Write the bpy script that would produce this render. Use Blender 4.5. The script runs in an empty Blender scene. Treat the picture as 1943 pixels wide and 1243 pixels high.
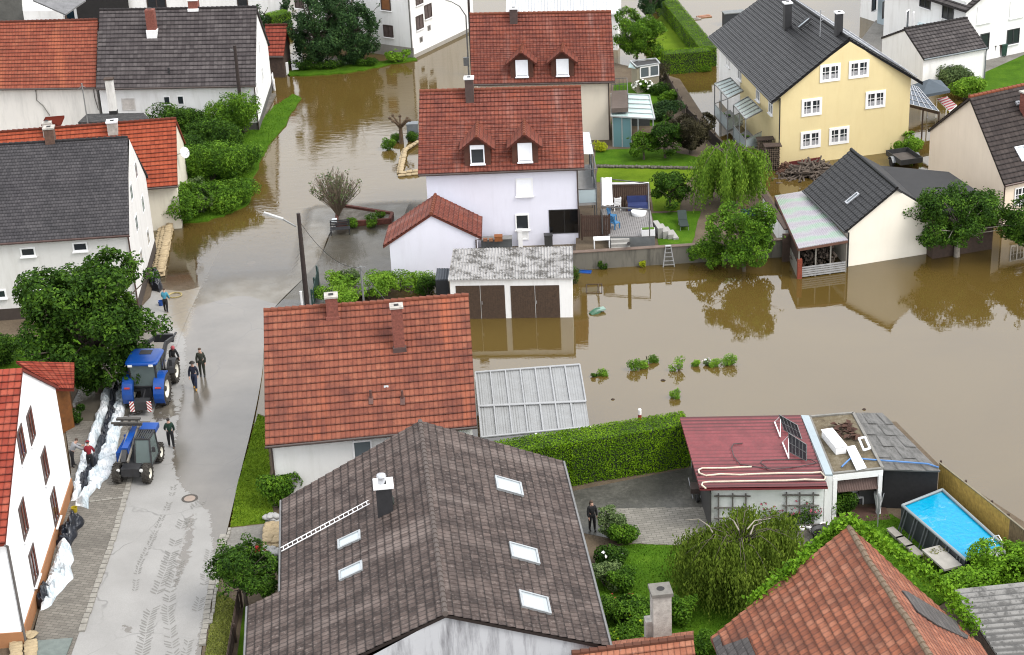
import bpy, math, random
from mathutils import Vector as V, Matrix, noise
from mathutils.geometry import tessellate_polygon
rnd = random.Random(11)
R = math.radians
scene = bpy.context.scene
col0 = scene.collection

# ------------------------------------------------------------------ camera
CAM_H, PITCH, ROLL, FPX, IW, IH = 47.0, R(25.0), R(2.8), 3400.0, 1943.0, 1243.0
fw = V((0, math.cos(PITCH), -math.sin(PITCH)))
r0 = V((1, 0, 0)); u0 = r0.cross(fw)
RT = r0*math.cos(ROLL) - u0*math.sin(ROLL)
UP = r0*math.sin(ROLL) + u0*math.cos(ROLL)
EYE = V((0, 0, CAM_H))
cam = bpy.data.cameras.new('camera'); camo = bpy.data.objects.new('camera', cam); col0.objects.link(camo)
cam.sensor_width = 36; cam.lens = FPX/IW*36; cam.clip_end = 3000; cam.clip_start = 1
m = Matrix((RT, UP, -fw)).transposed().to_4x4(); m.translation = EYE
camo.matrix_world = m
scene.camera = camo

# ------------------------------------------------------------------ overcast daylight
SUN_EL, SUN_AZ = R(52), R(118)          # azimuth clockwise from +Y
w = bpy.data.worlds.new('World'); scene.world = w; w.use_nodes = True
nt = w.node_tree; bg = nt.nodes['Background']
sky = nt.nodes.new('ShaderNodeTexSky'); sky.sky_type = 'NISHITA'; sky.sun_disc = False
sky.sun_elevation = SUN_EL; sky.sun_rotation = SUN_AZ
sky.air_density = 1.5; sky.dust_density = 4
mx = nt.nodes.new('ShaderNodeMix'); mx.data_type = 'RGBA'; mx.inputs[0].default_value = 0.86
mx.inputs[7].default_value = (9.0, 9.1, 9.35, 1)            # closed cloud cover
nt.links.new(sky.outputs[0], mx.inputs[6]); nt.links.new(mx.outputs[2], bg.inputs[0])
bg.inputs[1].default_value = 0.1
sl = bpy.data.lights.new('sun', 'SUN'); sl.energy = 1.1; sl.angle = R(24); sl.color = (1, .965, .91)
so = bpy.data.objects.new('sun', sl); col0.objects.link(so)
sd = V((math.sin(SUN_AZ)*math.cos(SUN_EL), math.cos(SUN_AZ)*math.cos(SUN_EL), math.sin(SUN_EL)))
so.rotation_euler = sd.to_track_quat('Z', 'Y').to_euler()
so.location = (0, 60, 80)
vs = scene.view_settings; vs.view_transform = 'Standard'; vs.look = 'None'; vs.exposure = 1.3; vs.gamma = 1
scene.cycles.max_bounces = 6; scene.cycles.transparent_max_bounces = 12
scene.cycles.use_adaptive_sampling = True; scene.cycles.use_denoising = True; scene.cycles.filter_width = 1.1

# ------------------------------------------------------------------ pixels to places
def ray(px, py): return fw + RT*((px-IW/2)/FPX) - UP*((py-IH/2)/FPX)
def at(px, py, z=0.0):
    d = ray(px, py); return EYE + d*((z-CAM_H)/d.z)
def hit(px, py, p0, n):
    d = ray(px, py); return EYE + d*((p0-EYE).dot(n)/d.dot(n))
def proj(p):
    d = V(p)-EYE; z = d.dot(fw)
    return IW/2+FPX*d.dot(RT)/z, IH/2-FPX*d.dot(UP)/z
def XY(p, z=0.0): return V((p[0], p[1], z))
def lerp(a, b, t): return a+(b-a)*t
def sstep(a, b, x):
    t = min(1, max(0, (x-a)/(b-a))); return t*t*(3-2*t)
def pl(x, tab):
    if x <= tab[0][0]: return tab[0][1]
    for (a, p), (b, q) in zip(tab, tab[1:]):
        if x <= b: return p+(q-p)*(x-a)/(b-a)
    return tab[-1][1]
def Z(x, y):      # height of the dry and drowned land along the street
    z = pl(y, [(60, .34), (86, .22), (97, .07), (104, .02), (110, -.03), (117, -.13), (126, -.3), (150, -.45)])
    z += .018*noise.noise(V((x*.23, y*.16, 1.7)))*sstep(93, 99, y)*(1-sstep(112, 118, y))
    if x > -14.5 and 105 < y < 124: z = max(z, -.02-.015*noise.noise(V((x*.3, y*.3, 0))))
    return z
def gz(px, py):
    p = at(px, py, 0)
    for _ in range(3): p = at(px, py, Z(p.x, p.y))
    return p

# ------------------------------------------------------------------ colours and materials
def lin(c):
    c /= 255
    return c/12.92 if c <= .04045 else ((c+.055)/1.055)**2.4
def C(r, g, b, k=.42): return (lin(r)*k, lin(g)*k, lin(b)*k, 1)
MATS = {}
class NT:
    def __init__(s, name):
        s.m = bpy.data.materials.new(name); s.m.use_nodes = True; s.t = s.m.node_tree
        s.b = s.t.nodes['Principled BSDF']; s.out = s.t.nodes['Material Output']
    def n(s, typ, **kw):
        d = s.t.nodes.new('ShaderNode'+typ)
        for k, v in kw.items():
            if k.startswith('i'): d.inputs[int(k[1:])].default_value = v
            else: setattr(d, k, v)
        return d
    def l(s, a, b): s.t.links.new(a, b)
    def math(s, op, a, b=None, c=None, clamp=False):
        d = s.n('Math', operation=op); d.use_clamp = clamp
        for i, x in enumerate((a, b, c)):
            if x is None: continue
            if isinstance(x, (int, float)): d.inputs[i].default_value = x
            else: s.l(x, d.inputs[i])
        return d.outputs[0]
    def mix(s, f, a, b, blend='MIX'):
        d = s.n('Mix', data_type='RGBA', blend_type=blend)
        for i, x in ((0, f), (6, a), (7, b)):
            if isinstance(x, (int, float)): d.inputs[i].default_value = x
            elif isinstance(x, tuple): d.inputs[i].default_value = x
            else: s.l(x, d.inputs[i])
        return d.outputs[2]
    def noise(s, vec, scale, detail=3, rough=.55, dist=0):
        d = s.n('TexNoise'); d.inputs['Scale'].default_value = scale; d.inputs['Detail'].default_value = detail
        d.inputs['Roughness'].default_value = rough; d.inputs['Distortion'].default_value = dist
        if vec is not None: s.l(vec, d.inputs['Vector'])
        return d.outputs['Fac']
    def rng(s, v, a, b, c=0., d=1.):
        k = s.n('MapRange'); k.clamp = True
        for i, x in ((1, a), (2, b), (3, c), (4, d)): k.inputs[i].default_value = x
        s.l(v, k.inputs[0]); return k.outputs[0]
    def pos(s): return s.n('NewGeometry').outputs['Position']
    def bump(s, h, dist=.02, st=1.):
        d = s.n('Bump'); d.inputs['Distance'].default_value = dist; d.inputs['Strength'].default_value = st
        s.l(h, d.inputs['Height']); s.l(d.outputs[0], s.b.inputs['Normal'])
    def base(s, c):
        if isinstance(c, tuple): s.b.inputs['Base Color'].default_value = c
        else: s.l(c, s.b.inputs['Base Color'])
    def set(s, **kw):
        for k, v in kw.items(): s.b.inputs[k.replace('_', ' ')].default_value = v

def flat(name, c, rough=.6, metal=0., var=.25, scale=3., bump=0.):
    """plain coloured surface with soft weathering"""
    if name in MATS: return MATS[name]
    t = NT(name); p = t.pos()
    n1 = t.noise(p, scale, 4); n2 = t.noise(p, scale*7, 3)
    k = t.math('ADD', t.math('MULTIPLY', n1, .7), t.math('MULTIPLY', n2, .3))
    a = tuple(x*(1-var) for x in c[:3])+(1,); b = tuple(min(.95, x*(1+var)) for x in c[:3])+(1,)
    t.base(t.mix(t.rng(k, .3, .7), a, b)); t.set(Roughness=rough, Metallic=metal)
    if bump: t.bump(n2, bump)
    MATS[name] = t.m; return t.m

def plaster(name, c, stain=None, amount=.3, scale=.5):
    """rendered wall: fine grain, faint trowel clouds, streaked stains"""
    if name in MATS: return MATS[name]
    t = NT(name); p = t.pos()
    n1 = t.noise(p, scale, 5, .6); n2 = t.noise(p, 26, 3)
    mp = t.n('Mapping'); mp.inputs['Scale'].default_value = (2.2, 2.2, .3); t.l(p, mp.inputs[0])
    n3 = t.noise(mp.outputs[0], .8, 6, .7)
    stain = stain or tuple(x*.72 for x in c[:3])+(1,)
    b = t.mix(t.rng(n1, .3, .7), tuple(x*.93 for x in c[:3])+(1,), c)
    b = t.mix(t.math('MULTIPLY', t.rng(n3, .48, .72), amount), b, stain)
    t.base(b); t.set(Roughness=.9); t.bump(n2, .01, .5)
    MATS[name] = t.m; return t.m

def tiles(name, cols, tw=.24, rh=.34, joint=.55, cjoint=.35, lichen=0., lcol=(.3, .25, .24, 1), wave=.02, patch=.5, stagger=False, rough=.75, dirt=None, dirtamt=0., pscale=.35, edge=.16, streak=None):
    """roof tiles on metre UVs: every tile its own shade, dirt and overlap shade painted into the laps, lichen and weathered patches"""
    if name in MATS: return MATS[name]
    t = NT(name)
    uv = t.n('UVMap'); sx = t.n('SeparateXYZ'); t.l(uv.outputs[0], sx.inputs[0])
    wb = t.math('MULTIPLY', t.math('SUBTRACT', t.noise(uv.outputs[0], 2.3, 2), .5), .16); v = t.math('ADD', t.math('DIVIDE', sx.outputs[1], rh), wb); vi = t.math('FLOOR', v); vf = t.math('FRACT', v)
    u = t.math('ADD', t.math('DIVIDE', sx.outputs[0], tw), t.math('MULTIPLY', wb, 1.2))
    if stagger: u = t.math('ADD', u, t.math('MULTIPLY', t.math('MODULO', vi, 2.), .5))
    ui = t.math('FLOOR', u); uf = t.math('FRACT', u)
    cb = t.n('CombineXYZ'); t.l(ui, cb.inputs[0]); t.l(vi, cb.inputs[1])
    wn = t.n('TexWhiteNoise', noise_dimensions='2D'); t.l(cb.outputs[0], wn.inputs[0])
    big = t.noise(uv.outputs[0], pscale, 4, .6); mid = t.noise(uv.outputs[0], 1.7, 4, .6); fine = t.noise(uv.outputs[0], 9., 4, .65)
    f = t.math('ADD', t.math('MULTIPLY', wn.outputs[0], 1-patch), t.math('MULTIPLY', t.rng(t.math('ADD', t.math('MULTIPLY', big, .65), t.math('MULTIPLY', mid, .35)), .34, .66), patch))
    cr = t.n('ValToRGB'); el = cr.color_ramp.elements
    while len(el) < len(cols): el.new(.5)
    for i, c in enumerate(cols): el[i].position = i/(len(cols)-1); el[i].color = c
    t.l(f, cr.inputs[0]); b = cr.outputs[0]
    b = t.mix(t.rng(fine, .4, .75, 0, .3), b, tuple(x*.55 for x in cols[0][:3])+(1,))
    rw = t.n('TexWhiteNoise', noise_dimensions='1D'); t.l(vi, rw.inputs['W']); b = t.mix(t.math('MULTIPLY', rw.outputs[0], .22), b, tuple(x*.6 for x in cols[0][:3])+(1,))
    b = t.mix(t.rng(t.noise(uv.outputs[0], .8, 6, .75), .56, .72, 0, .5), b, tuple(x*.5 for x in cols[0][:3])+(1,))
    if lichen:
        lm = t.math('MULTIPLY', t.rng(t.noise(uv.outputs[0], 5.5, 5, .7), .60-.1*lichen, .74), t.rng(mid, .35, .65, .3, 1.))
        b = t.mix(t.math('MULTIPLY', lm, min(1, .55+lichen*.4)), b, lcol)
    if dirtamt:
        b = t.mix(t.math('MULTIPLY', t.rng(t.noise(uv.outputs[0], .55, 5, .7), .48, .66), dirtamt), b, dirt)
    if streak:       # runs of clean or sooty tiles washed down the slope
        mp = t.n('Mapping'); mp.inputs['Scale'].default_value = (.55, .09, 1); t.l(uv.outputs[0], mp.inputs[0])
        for c_, a_, lo, hi in streak: b = t.mix(t.math('MULTIPLY', t.rng(t.noise(mp.outputs[0], 1., 3, .6), lo, hi), a_), b, c_)
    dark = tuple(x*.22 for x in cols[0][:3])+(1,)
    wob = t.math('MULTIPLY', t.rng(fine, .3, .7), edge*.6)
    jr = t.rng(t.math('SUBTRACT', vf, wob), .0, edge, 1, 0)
    b = t.mix(t.math('MULTIPLY', jr, joint), b, dark)  # dark row edge: grime plus the shade under the overlap, painted as colour
    jc = t.rng(t.math('ABSOLUTE', t.math('SUBTRACT', uf, .5)), .36, .5, 0, 1)
    b = t.mix(t.math('MULTIPLY', jc, cjoint), b, dark)
    t.base(b); t.set(Roughness=rough); t.b.inputs['Specular IOR Level'].default_value = .25
    h = t.math('SINE', t.math('MULTIPLY', u, 6.2832))
    h = t.math('ADD', t.math('MULTIPLY', h, .5), t.math('ADD', t.math('MULTIPLY', wn.outputs[0], .5), t.math('MULTIPLY', fine, .6)))
    t.bump(h, wave, .9)
    MATS[name] = t.m; return t.m

def leafmat(name, dark, mid, light, trans=.25, rough=.6):
    if name in MATS: return MATS[name]
    t = NT(name); g = t.n('NewGeometry'); p = g.outputs['Position']
    f = t.math('ADD', t.math('MULTIPLY', g.outputs['Random Per Island'], .55), t.math('MULTIPLY', t.rng(t.noise(p, .9, 3), .32, .68), .45))
    cr = t.n('ValToRGB'); el = cr.color_ramp.elements; el.new(.5)
    for i, (q, c) in enumerate(((.08, dark), (.5, mid), (.95, light))): el[i].position = q; el[i].color = c
    t.l(f, cr.inputs[0]); t.base(cr.outputs[0]); t.set(Roughness=rough)
    t.b.inputs['Specular IOR Level'].default_value = .12; dark, mid, light = [(c[0]*1.2, c[1]*1.35, c[2]*.8, 1) for c in (dark, mid, light)]
    for i, c in enumerate((dark, mid, light)): el[i].color = c
    tr = t.n('BsdfTranslucent'); t.l(cr.outputs[0], tr.inputs[0])
    ms = t.n('MixShader', i0=trans); t.l(t.b.outputs[0], ms.inputs[1]); t.l(tr.outputs[0], ms.inputs[2]); t.l(ms.outputs[0], t.out.inputs[0])
    MATS[name] = t.m; return t.m

def glass(name, c=(.02, .025, .03, 1), rough=.06):
    if name in MATS: return MATS[name]
    t = NT(name); t.base(c); t.set(Roughness=rough); t.b.inputs['Specular IOR Level'].default_value = .6
    MATS[name] = t.m; return t.m

def clear(name, tint=(.75, .85, .85, 1), f=.55):
    """see-through glazing"""
    if name in MATS: return MATS[name]
    t = NT(name); tr = t.n('BsdfTransparent'); tr.inputs[0].default_value = tint
    t.base(tint); t.set(Roughness=.12)
    ms = t.n('MixShader', i0=f); t.l(tr.outputs[0], ms.inputs[1]); t.l(t.b.outputs[0], ms.inputs[2]); t.l(ms.outputs[0], t.out.inputs[0])
    MATS[name] = t.m; return t.m

# ------------------------------------------------------------------ mesh builder
LOCAL = set()
class MB:
    def __init__(s): s.v = []; s.f = []; s.uv = {}
    def poly(s, pts, uv=None):
        i = len(s.v); s.v += [V(p) for p in pts]; s.f.append(tuple(range(i, i+len(pts))))
        if uv: s.uv[len(s.f)-1] = uv
        return s
    def frame(s, o, x, y, z, lo, hi):
        """box between lo and hi in the frame (o; x,y,z)"""
        c = [o+x*a+y*b+z*d for d in (lo[2], hi[2]) for b in (lo[1], hi[1]) for a in (lo[0], hi[0])]
        i = len(s.v); s.v += c
        s.f += [tuple(i+k for k in q) for q in ((0, 2, 3, 1), (4, 5, 7, 6), (0, 1, 5, 4), (2, 6, 7, 3), (0, 4, 6, 2), (1, 3, 7, 5))]
        return s
    def box(s, c, size, rz=0.):
        x = V((math.cos(rz), math.sin(rz), 0)); y = V((-x.y, x.x, 0)); h = [k/2 for k in size]
        return s.frame(V(c), x, y, V((0, 0, 1)), [-k for k in h], h)
    def beam(s, a, b, w, h=None, up=V((0, 0, 1))):
        a, b = V(a), V(b); d = (b-a); L = d.length
        if L < 1e-6: return s
        d = d/L; h = h or w
        x = d.cross(up)
        if x.length < 1e-3: x = d.cross(V((1, 0, 0)))
        x.normalize(); y = x.cross(d)
        return s.frame(a, x, d, y, (-w/2, 0, -h/2), (w/2, L, h/2))
    def tube(s, pts, r, n=8, cap=True):
        pts = [V(p) for p in pts]; rr = r if isinstance(r, (list, tuple)) else [r]*len(pts)
        i0 = len(s.v); ref = V((.31, .52, .79))
        for k, p in enumerate(pts):
            d = (pts[min(k+1, len(pts)-1)]-pts[max(k-1, 0)]).normalized()
            x = d.cross(ref); x = x.normalized() if x.length > .05 else d.cross(V((1, 0, 0))).normalized(); y = d.cross(x)
            for j in range(n):
                a = 2*math.pi*j/n; s.v.append(p+(x*math.cos(a)+y*math.sin(a))*rr[k])
        for k in range(len(pts)-1):
            for j in range(n):
                a = i0+k*n+j; b = i0+k*n+(j+1) % n; s.f.append((a, b, b+n, a+n))
        if cap: s.f.append(tuple(i0+j for j in reversed(range(n)))); s.f.append(tuple(i0+(len(pts)-1)*n+j for j in range(n)))
        return s
    def lathe(s, c, ax, prof, n=20):
        """profile of (along axis, radius) revolved about ax at c"""
        ax = V(ax).normalized(); x = ax.orthogonal().normalized(); y = ax.cross(x); i0 = len(s.v); c = V(c)
        for (h, r) in prof:
            for j in range(n):
                a = 2*math.pi*j/n; s.v.append(c+ax*h+(x*math.cos(a)+y*math.sin(a))*r)
        for k in range(len(prof)-1):
            for j in range(n):
                a = i0+k*n+j; b = i0+k*n+(j+1) % n; s.f.append((a, b, b+n, a+n))
        return s
    def prism(s, poly, z0, z1):
        poly = [V(p) for p in poly]; n = len(poly); i = len(s.v)
        area = sum(poly[k].x*poly[(k+1) % n].y-poly[(k+1) % n].x*poly[k].y for k in range(n))
        if area < 0: poly.reverse()
        s.v += [V((p.x, p.y, z1)) for p in poly]+[V((p.x, p.y, z0)) for p in poly]
        for t in tessellate_polygon([[V((p.x, p.y, 0)) for p in poly]]):
            a, b, c = [poly[k] for k in t]
            if (b-a).xy.cross((c-a).xy) < 0: t = t[::-1]
            s.f.append(tuple(i+k for k in t))
        for k in range(n):
            q = (k+1) % n; s.f.append((i+k, i+n+k, i+n+q, i+q))
        return s
    def ball(s, c, r, n=8, m=6, jit=0.):
        r = r if isinstance(r, (tuple, list, V)) else (r, r, r); i0 = len(s.v); c = V(c)
        for a in range(m+1):
            th = math.pi*a/m
            for b in range(n):
                ph = 2*math.pi*b/n; k = 1+jit*(rnd.random()-.5)
                s.v.append(c+V((math.sin(th)*math.cos(ph)*r[0]*k, math.sin(th)*math.sin(ph)*r[1]*k, math.cos(th)*r[2]*k)))
        for a in range(m):
            for b in range(n):
                p = i0+a*n+b; q = i0+a*n+(b+1) % n; s.f.append((p, p+n, q+n, q))
        return s
    def build(s, name, mat, parent=None, smooth=False):
        off = V((0, 0, 0))
        if parent is not None:
            r = parent
            while r.parent: r = r.parent
            if r.name not in LOCAL: off = r.location
        me = bpy.data.meshes.new(name); me.from_pydata([tuple(p-off) for p in s.v], [], s.f)
        me.materials.append(mat)
        if s.uv:
            ul = me.uv_layers.new(name='UVMap').data
            for fi, uv in s.uv.items():
                st = me.polygons[fi].loop_start
                for k, q in enumerate(uv): ul[st+k].uv = q
        if smooth: me.polygons.foreach_set('use_smooth', [True]*len(me.polygons))
        me.update()
        o = bpy.data.objects.new(name, me); col0.objects.link(o)
        if parent is not None: o.parent = parent
        return o

def tag(o, label=None, cat=None, group=None, kind=None):
    for k, v in (('label', label), ('category', cat), ('group', group), ('kind', kind)):
        if v: o[k] = v
    return o
def thing(name, label, cat, loc, group=None, rz=None):
    o = bpy.data.objects.new(name, None); col0.objects.link(o); o.location = loc; o.empty_display_size = .2
    if rz is not None: o.rotation_euler = (0, 0, rz); LOCAL.add(o.name)
    return tag(o, label, cat, group)
def dup(o, loc=None, rz=None, label=None, parent=None):
    c = o.copy(); col0.objects.link(c)
    if o.name in LOCAL: LOCAL.add(c.name)
    if parent is not None: c.parent = parent
    if loc is not None: c.location = loc
    if rz is not None: c.rotation_euler = (0, 0, rz)
    if label: c['label'] = label
    for ch in list(o.children): dup(ch, parent=c)
    return c

# ------------------------------------------------------------------ building kit
def slope(mb, A, B, C_, D, rh=.34, lift=.05, sag=0., ncol=10, uo=(0., 0.)):
    """lapped rows of tiles between eave A-B and ridge D-C (A below D)"""
    A, B, C_, D = map(V, (A, B, C_, D))
    sl_ = ((D-A).length+(C_-B).length)/2; ln = ((B-A).length+(C_-D).length)/2
    rows = max(2, round(sl_/rh)); nrm = (B-A).cross(D-A).normalized()
    if nrm.z < 0: nrm = -nrm
    def P(u, v):
        p = A*(1-u)*(1-v)+B*u*(1-v)+C_*u*v+D*(1-u)*v
        if sag: p = p+nrm*sag*(noise.noise(p*.35)+.5*noise.noise(p*1.3)) - V((0, 0, sag*.8*math.sin(math.pi*u)))
        return p
    for r in range(rows):
        v0, v1 = r/rows, (r+1)/rows; q0 = r*rh; q1 = q0+rh*.999
        for c in range(ncol):
            a, b = c/ncol, (c+1)/ncol; x0, x1 = a*ln+uo[0], b*ln+uo[0]
            p, q, t, s_ = P(a, v0)+nrm*lift, P(b, v0)+nrm*lift, P(b, v1)+nrm*.004, P(a, v1)+nrm*.004
            mb.poly([p, q, t, s_], [(x0, q0+uo[1]), (x1, q0+uo[1]), (x1, q1+uo[1]), (x0, q1+uo[1])])
            mb.poly([P(a, v0)-nrm*.01, P(b, v0)-nrm*.01, q, p], [(x0, q0+uo[1]), (x1, q0+uo[1]), (x1, q0+.02+uo[1]), (x0, q0+.02+uo[1])])
    return P, nrm
def slab(mb, A, B, C_, D, t=.16, nrm=None):
    A, B, C_, D = map(V, (A, B, C_, D)); dz = V((0, 0, -t)); z = V((0, 0, -.012))
    lo = [p+dz for p in (A, B, C_, D)]; up = [p+z for p in (A, B, C_, D)]
    mb.poly(lo[::-1], [(0, .2)]*4)
    for i in range(4):
        j = (i+1) % 4; mb.poly([up[i], lo[i], lo[j], up[j]], [(0, .2)]*4)

class House: pass
def house(name, label, cat, c, he, hr, wall, roof, ridge=None, heB=None, ie=.35, iv=.25, zg=-.3, rh=.34, lift=.05, sag=0., group=None,
          gutter='E', gmat=None, pipe=None, slopes='EB', roof_t=.16, capr=.13, planar=True, uoff=0., plinth=None):
    h = House(); heB = he if heB is None else heB
    g = {k: at(q[0], q[1], {'R': hr, 'E': he, 'B': heB}[k[0]]) if not isinstance(q, V) else q for k, q in c.items()}
    if 'R0' not in g: g['R0'] = g['R1']+(g['E0']-g['E1'] if 'E0' in g else g['B0']-g['B1'])
    if 'R1' not in g: g['R1'] = g['R0']+(g['E1']-g['E0'] if 'E1' in g else g['B1']-g['B0'])
    for s_, o_ in (('E', 'B'), ('B', 'E')):
        z_ = he if s_ == 'E' else heB
        for a, b in (('0', '1'), ('1', '0')):
            if s_+a not in g:
                if o_+a in g and s_+b not in g or o_+a in g and (s_+b in g and o_+b not in g and False): g[s_+a] = XY(2*g['R'+a]-g[o_+a], z_)
                elif s_+b in g: g[s_+a] = g[s_+b]+(g['R'+a]-g['R'+b]); g[s_+a].z = z_
                elif o_+a in g: g[s_+a] = XY(2*g['R'+a]-g[o_+a], z_)
    h.g = g; h.he, h.hr, h.heB = he, hr, heB
    E0, E1, B0, B1, R0, R1 = (g[k] for k in ('E0', 'E1', 'B0', 'B1', 'R0', 'R1'))
    ctr = (E0+E1+B0+B1)/4
    h.root = root = thing(name, label, cat, (ctr.x, ctr.y, max(zg, 0)), group)
    e = (E1-E0).normalized(); f = (B1-B0).normalized(); rr = (R1-R0).normalized()
    def inn(p, q, d, k, z): v = (q-p); v.z = 0; v.normalize(); return p+v*ie+d*(iv*k)
    out = {}
    for k, (p, r, d, kk, z, hh) in {'E0': (E0, B0, e, 1, he, hr), 'E1': (E1, B1, e, -1, he, hr), 'B0': (B0, E0, f, 1, heB, hr), 'B1': (B1, E1, f, -1, heB, hr)}.items():
        Rk = R0 if k[1] == '0' else R1
        run = ((Rk-p).xy).length; q = inn(p, r, d, kk, z); q.z = z+(hr-z)*ie/max(run, .5)-roof_t+.02
        out[k] = q
    W0 = R0+rr*iv-V((0, 0, roof_t)); W1 = R1-rr*iv-V((0, 0, roof_t))
    h.w = out; h.W0, h.W1 = W0, W1
    for a, b, nm in (('E0', 'B0', 0), ('E1', 'B1', 1)):      # keep each gable in one upright plane
        d_ = XY(out[b]-out[a]).normalized(); n_ = V((d_.y, -d_.x, 0)); W_ = (W0, W1)[nm]; W_ -= n_*((W_-out[a]).dot(n_))*planar
    gnd = {k: XY(p, zg) for k, p in out.items()}
    mb = MB()
    mb.poly([gnd['E0'], gnd['E1'], out['E1'], out['E0']]); mb.poly([gnd['B1'], gnd['B0'], out['B0'], out['B1']])
    mb.poly([gnd['E1'], gnd['B1'], out['B1'], W1, out['E1']]); mb.poly([gnd['B0'], gnd['E0'], out['E0'], W0, out['B0']])
    h.wall = mb.build('wall', wall, root)
    if plinth:
        pm = MB(); cc = sum(gnd.values(), V())/4
        q = [gnd[k]+(XY(gnd[k]-cc)).normalized()*.05 for k in ('E0', 'E1', 'B1', 'B0')]
        pm.prism(q, zg, plinth[0]); pm.build('plinth', plinth[1], root)
    rb = MB(); h.P = {}
    if 'E' in slopes: h.P['E'] = slope(rb, E0, E1, R1, R0, rh, lift, sag, uo=(uoff, 0)); slab(rb, E0, E1, R1, R0, roof_t)
    if 'B' in slopes: h.P['B'] = slope(rb, B1, B0, R0, R1, rh, lift, sag, uo=(uoff+40, 0)); slab(rb, B1, B0, R0, R1, roof_t)
    h.roof = rb.build('roof', roof, root)
    cm = MB(); n = max(2, round((R1-R0).length/.38))
    for k in range(n):
        a, b = R0.lerp(R1, k/n), R0.lerp(R1, (k+1.04)/n)
        if sag: a = h.P['E'][0](k/n, 1); b = h.P['E'][0]((k+1)/n, 1)
        up = V((0, 0, .0)); cm.tube([a+up+V((0, 0, .03)), b+up], [capr, capr*.86], 8)
    cp = cm.build('ridge_cap', ridge or roof, root)
    # planes for placing things
    def plane(p, q, s_=None):
        t = XY(q-p).normalized(); nn = V((t.y, -t.x, 0)); return (p, nn, t)
    h.pl = {'E': plane(out['E0'], out['E1']), 'B': plane(out['B1'], out['B0']), '1': plane(out['E1'], out['B1']), '0': plane(out['B0'], out['E0'])}
    for k, (a, b, r) in {'rE': (E0, E1, R0), 'rB': (B1, B0, R1)}.items():
        nn = (b-a).cross(r-a).normalized(); nn = nn if nn.z > 0 else -nn
        h.pl[k] = (a, nn, (b-a).normalized())
    gm = gmat or MATS.get('gutter') or flat('gutter', (.05, .035, .03, 1), .4)
    for s_ in gutter:
        a, b = (E0, E1) if s_ == 'E' else (B1, B0)
        o_ = h.pl[s_][1]*.07+V((0, 0, -.06)); MB().tube([a+o_, b+o_], .075, 8).build('gutter', gm, root)
    for pp in (pipe or ()):
        k, side = pp[:2], pp[2]
        p = out[k]; nn = h.pl[side][1]; gut = g[k]+nn*.07+V((0, 0, -.1)); q = p+nn*.09
        MB().tube([gut, XY(q, out[k].z-.25), XY(q, zg)], .05, 8).build('downpipe', gm, root)
    return h

def window(h, side, px, w_, hh, frame, pane, style='cross', sill=None, shutter=None, fw_=.09, mun=.05, at_=None, name='window', outer=.06):
    p0, n, t = h.pl[side]; c = at_ or hit(px[0], px[1], p0, n); z = V((0, 0, 1))
    f = MB(); a, b = w_/2, hh/2
    for lo, hi in (((-a, -.02, -b), (-a+fw_, outer, b)), ((a-fw_, -.02, -b), (a, outer, b)), ((-a+fw_, -.02, -b), (a-fw_, outer-.002, -b+fw_)), ((-a+fw_, -.02, b-fw_), (a-fw_, outer-.002, b))):
        f.frame(c, t, n, z, lo, hi)
    if style in ('cross', 'two', 'six'):
        f.frame(c, t, n, z, (-mun*.8, -.02, -b+fw_), (mun*.8, outer-.012, b-fw_))
    if style == 'six':
        for s_ in (-1, 1):
            f.frame(c+t*s_*a*.5, t, n, z, (-.018, -.02, -b+fw_), (.018, outer-.022, b-fw_))
        f.frame(c, t, n, z, (-a+fw_, -.02, b*.12-.02), (a-fw_, outer-.026, b*.12+.02))
    if style == 'cross': f.frame(c, t, n, z, (-a+fw_, -.02, b*.3-.02), (a-fw_, outer-.016, b*.3+.02))
    wo = f.build(name, frame, h.root)
    MB().frame(c, t, n, z, (-a+fw_*.6, -.02, -b+fw_*.6), (a-fw_*.6, .012, b-fw_*.6)).build('pane', pane, wo)
    if style == 'six': MB().frame(c, t, n, z, (-a+fw_, .013, -b+fw_), (a-fw_, .017, -b*.15)).build('curtain', flat('curtain', (.28, .28, .29, 1), .9, var=.5, scale=6), wo)
    if sill: MB().frame(c, t, n, z, (-a-.06, -.02, -b-.06), (a+.06, .16, -b-.004)).build('sill', sill, wo)
    if shutter:
        k = shutter[1]; MB().frame(c, t, n, z, (-a+fw_*.7, .0, b-fw_*.7-(hh-fw_*1.4)*k), (a-fw_*.7, outer-.02, b-fw_*.7)).build('roller_shutter', shutter[0], wo)
    return wo

def chimney(h, side, px, w_, d, ht, mat, cap=None, capw=.08, cowl=None, sink=.6, base=None):
    p0, n, t = h.pl[side]; p = hit(px[0], px[1], p0, n)
    hz = V((-n.x, -n.y, 0)).normalized() if side[0] == 'r' else -n
    c = p+hz*(d/2); o = V((0, 0, 1))
    ch = MB().frame(c, t, hz, o, (-w_/2, -d/2, -sink), (w_/2, d/2, ht)).build('chimney', mat, h.root)
    if cap:
        k = capw; m_ = MB().frame(c, t, hz, o, (-w_/2-k, -d/2-k, ht), (w_/2+k, d/2+k, ht+.1))
        m_.build('chimney_cap', cap, ch)
    tp = MB().frame(c, t, hz, o, (-w_/5, -d/5, ht+.1), (w_/5, d/5, ht+.13)); tp.build('flue', cowl or glass('soot', (.01, .01, .01, 1), .9), ch)
    if base:
        MB().frame(c, t, hz, o, (-w_/2-.06, -d/2-.12, -sink), (w_/2+.06, d/2+.05, base[1])).build('flashing', base[0], ch)
    return ch

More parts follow.
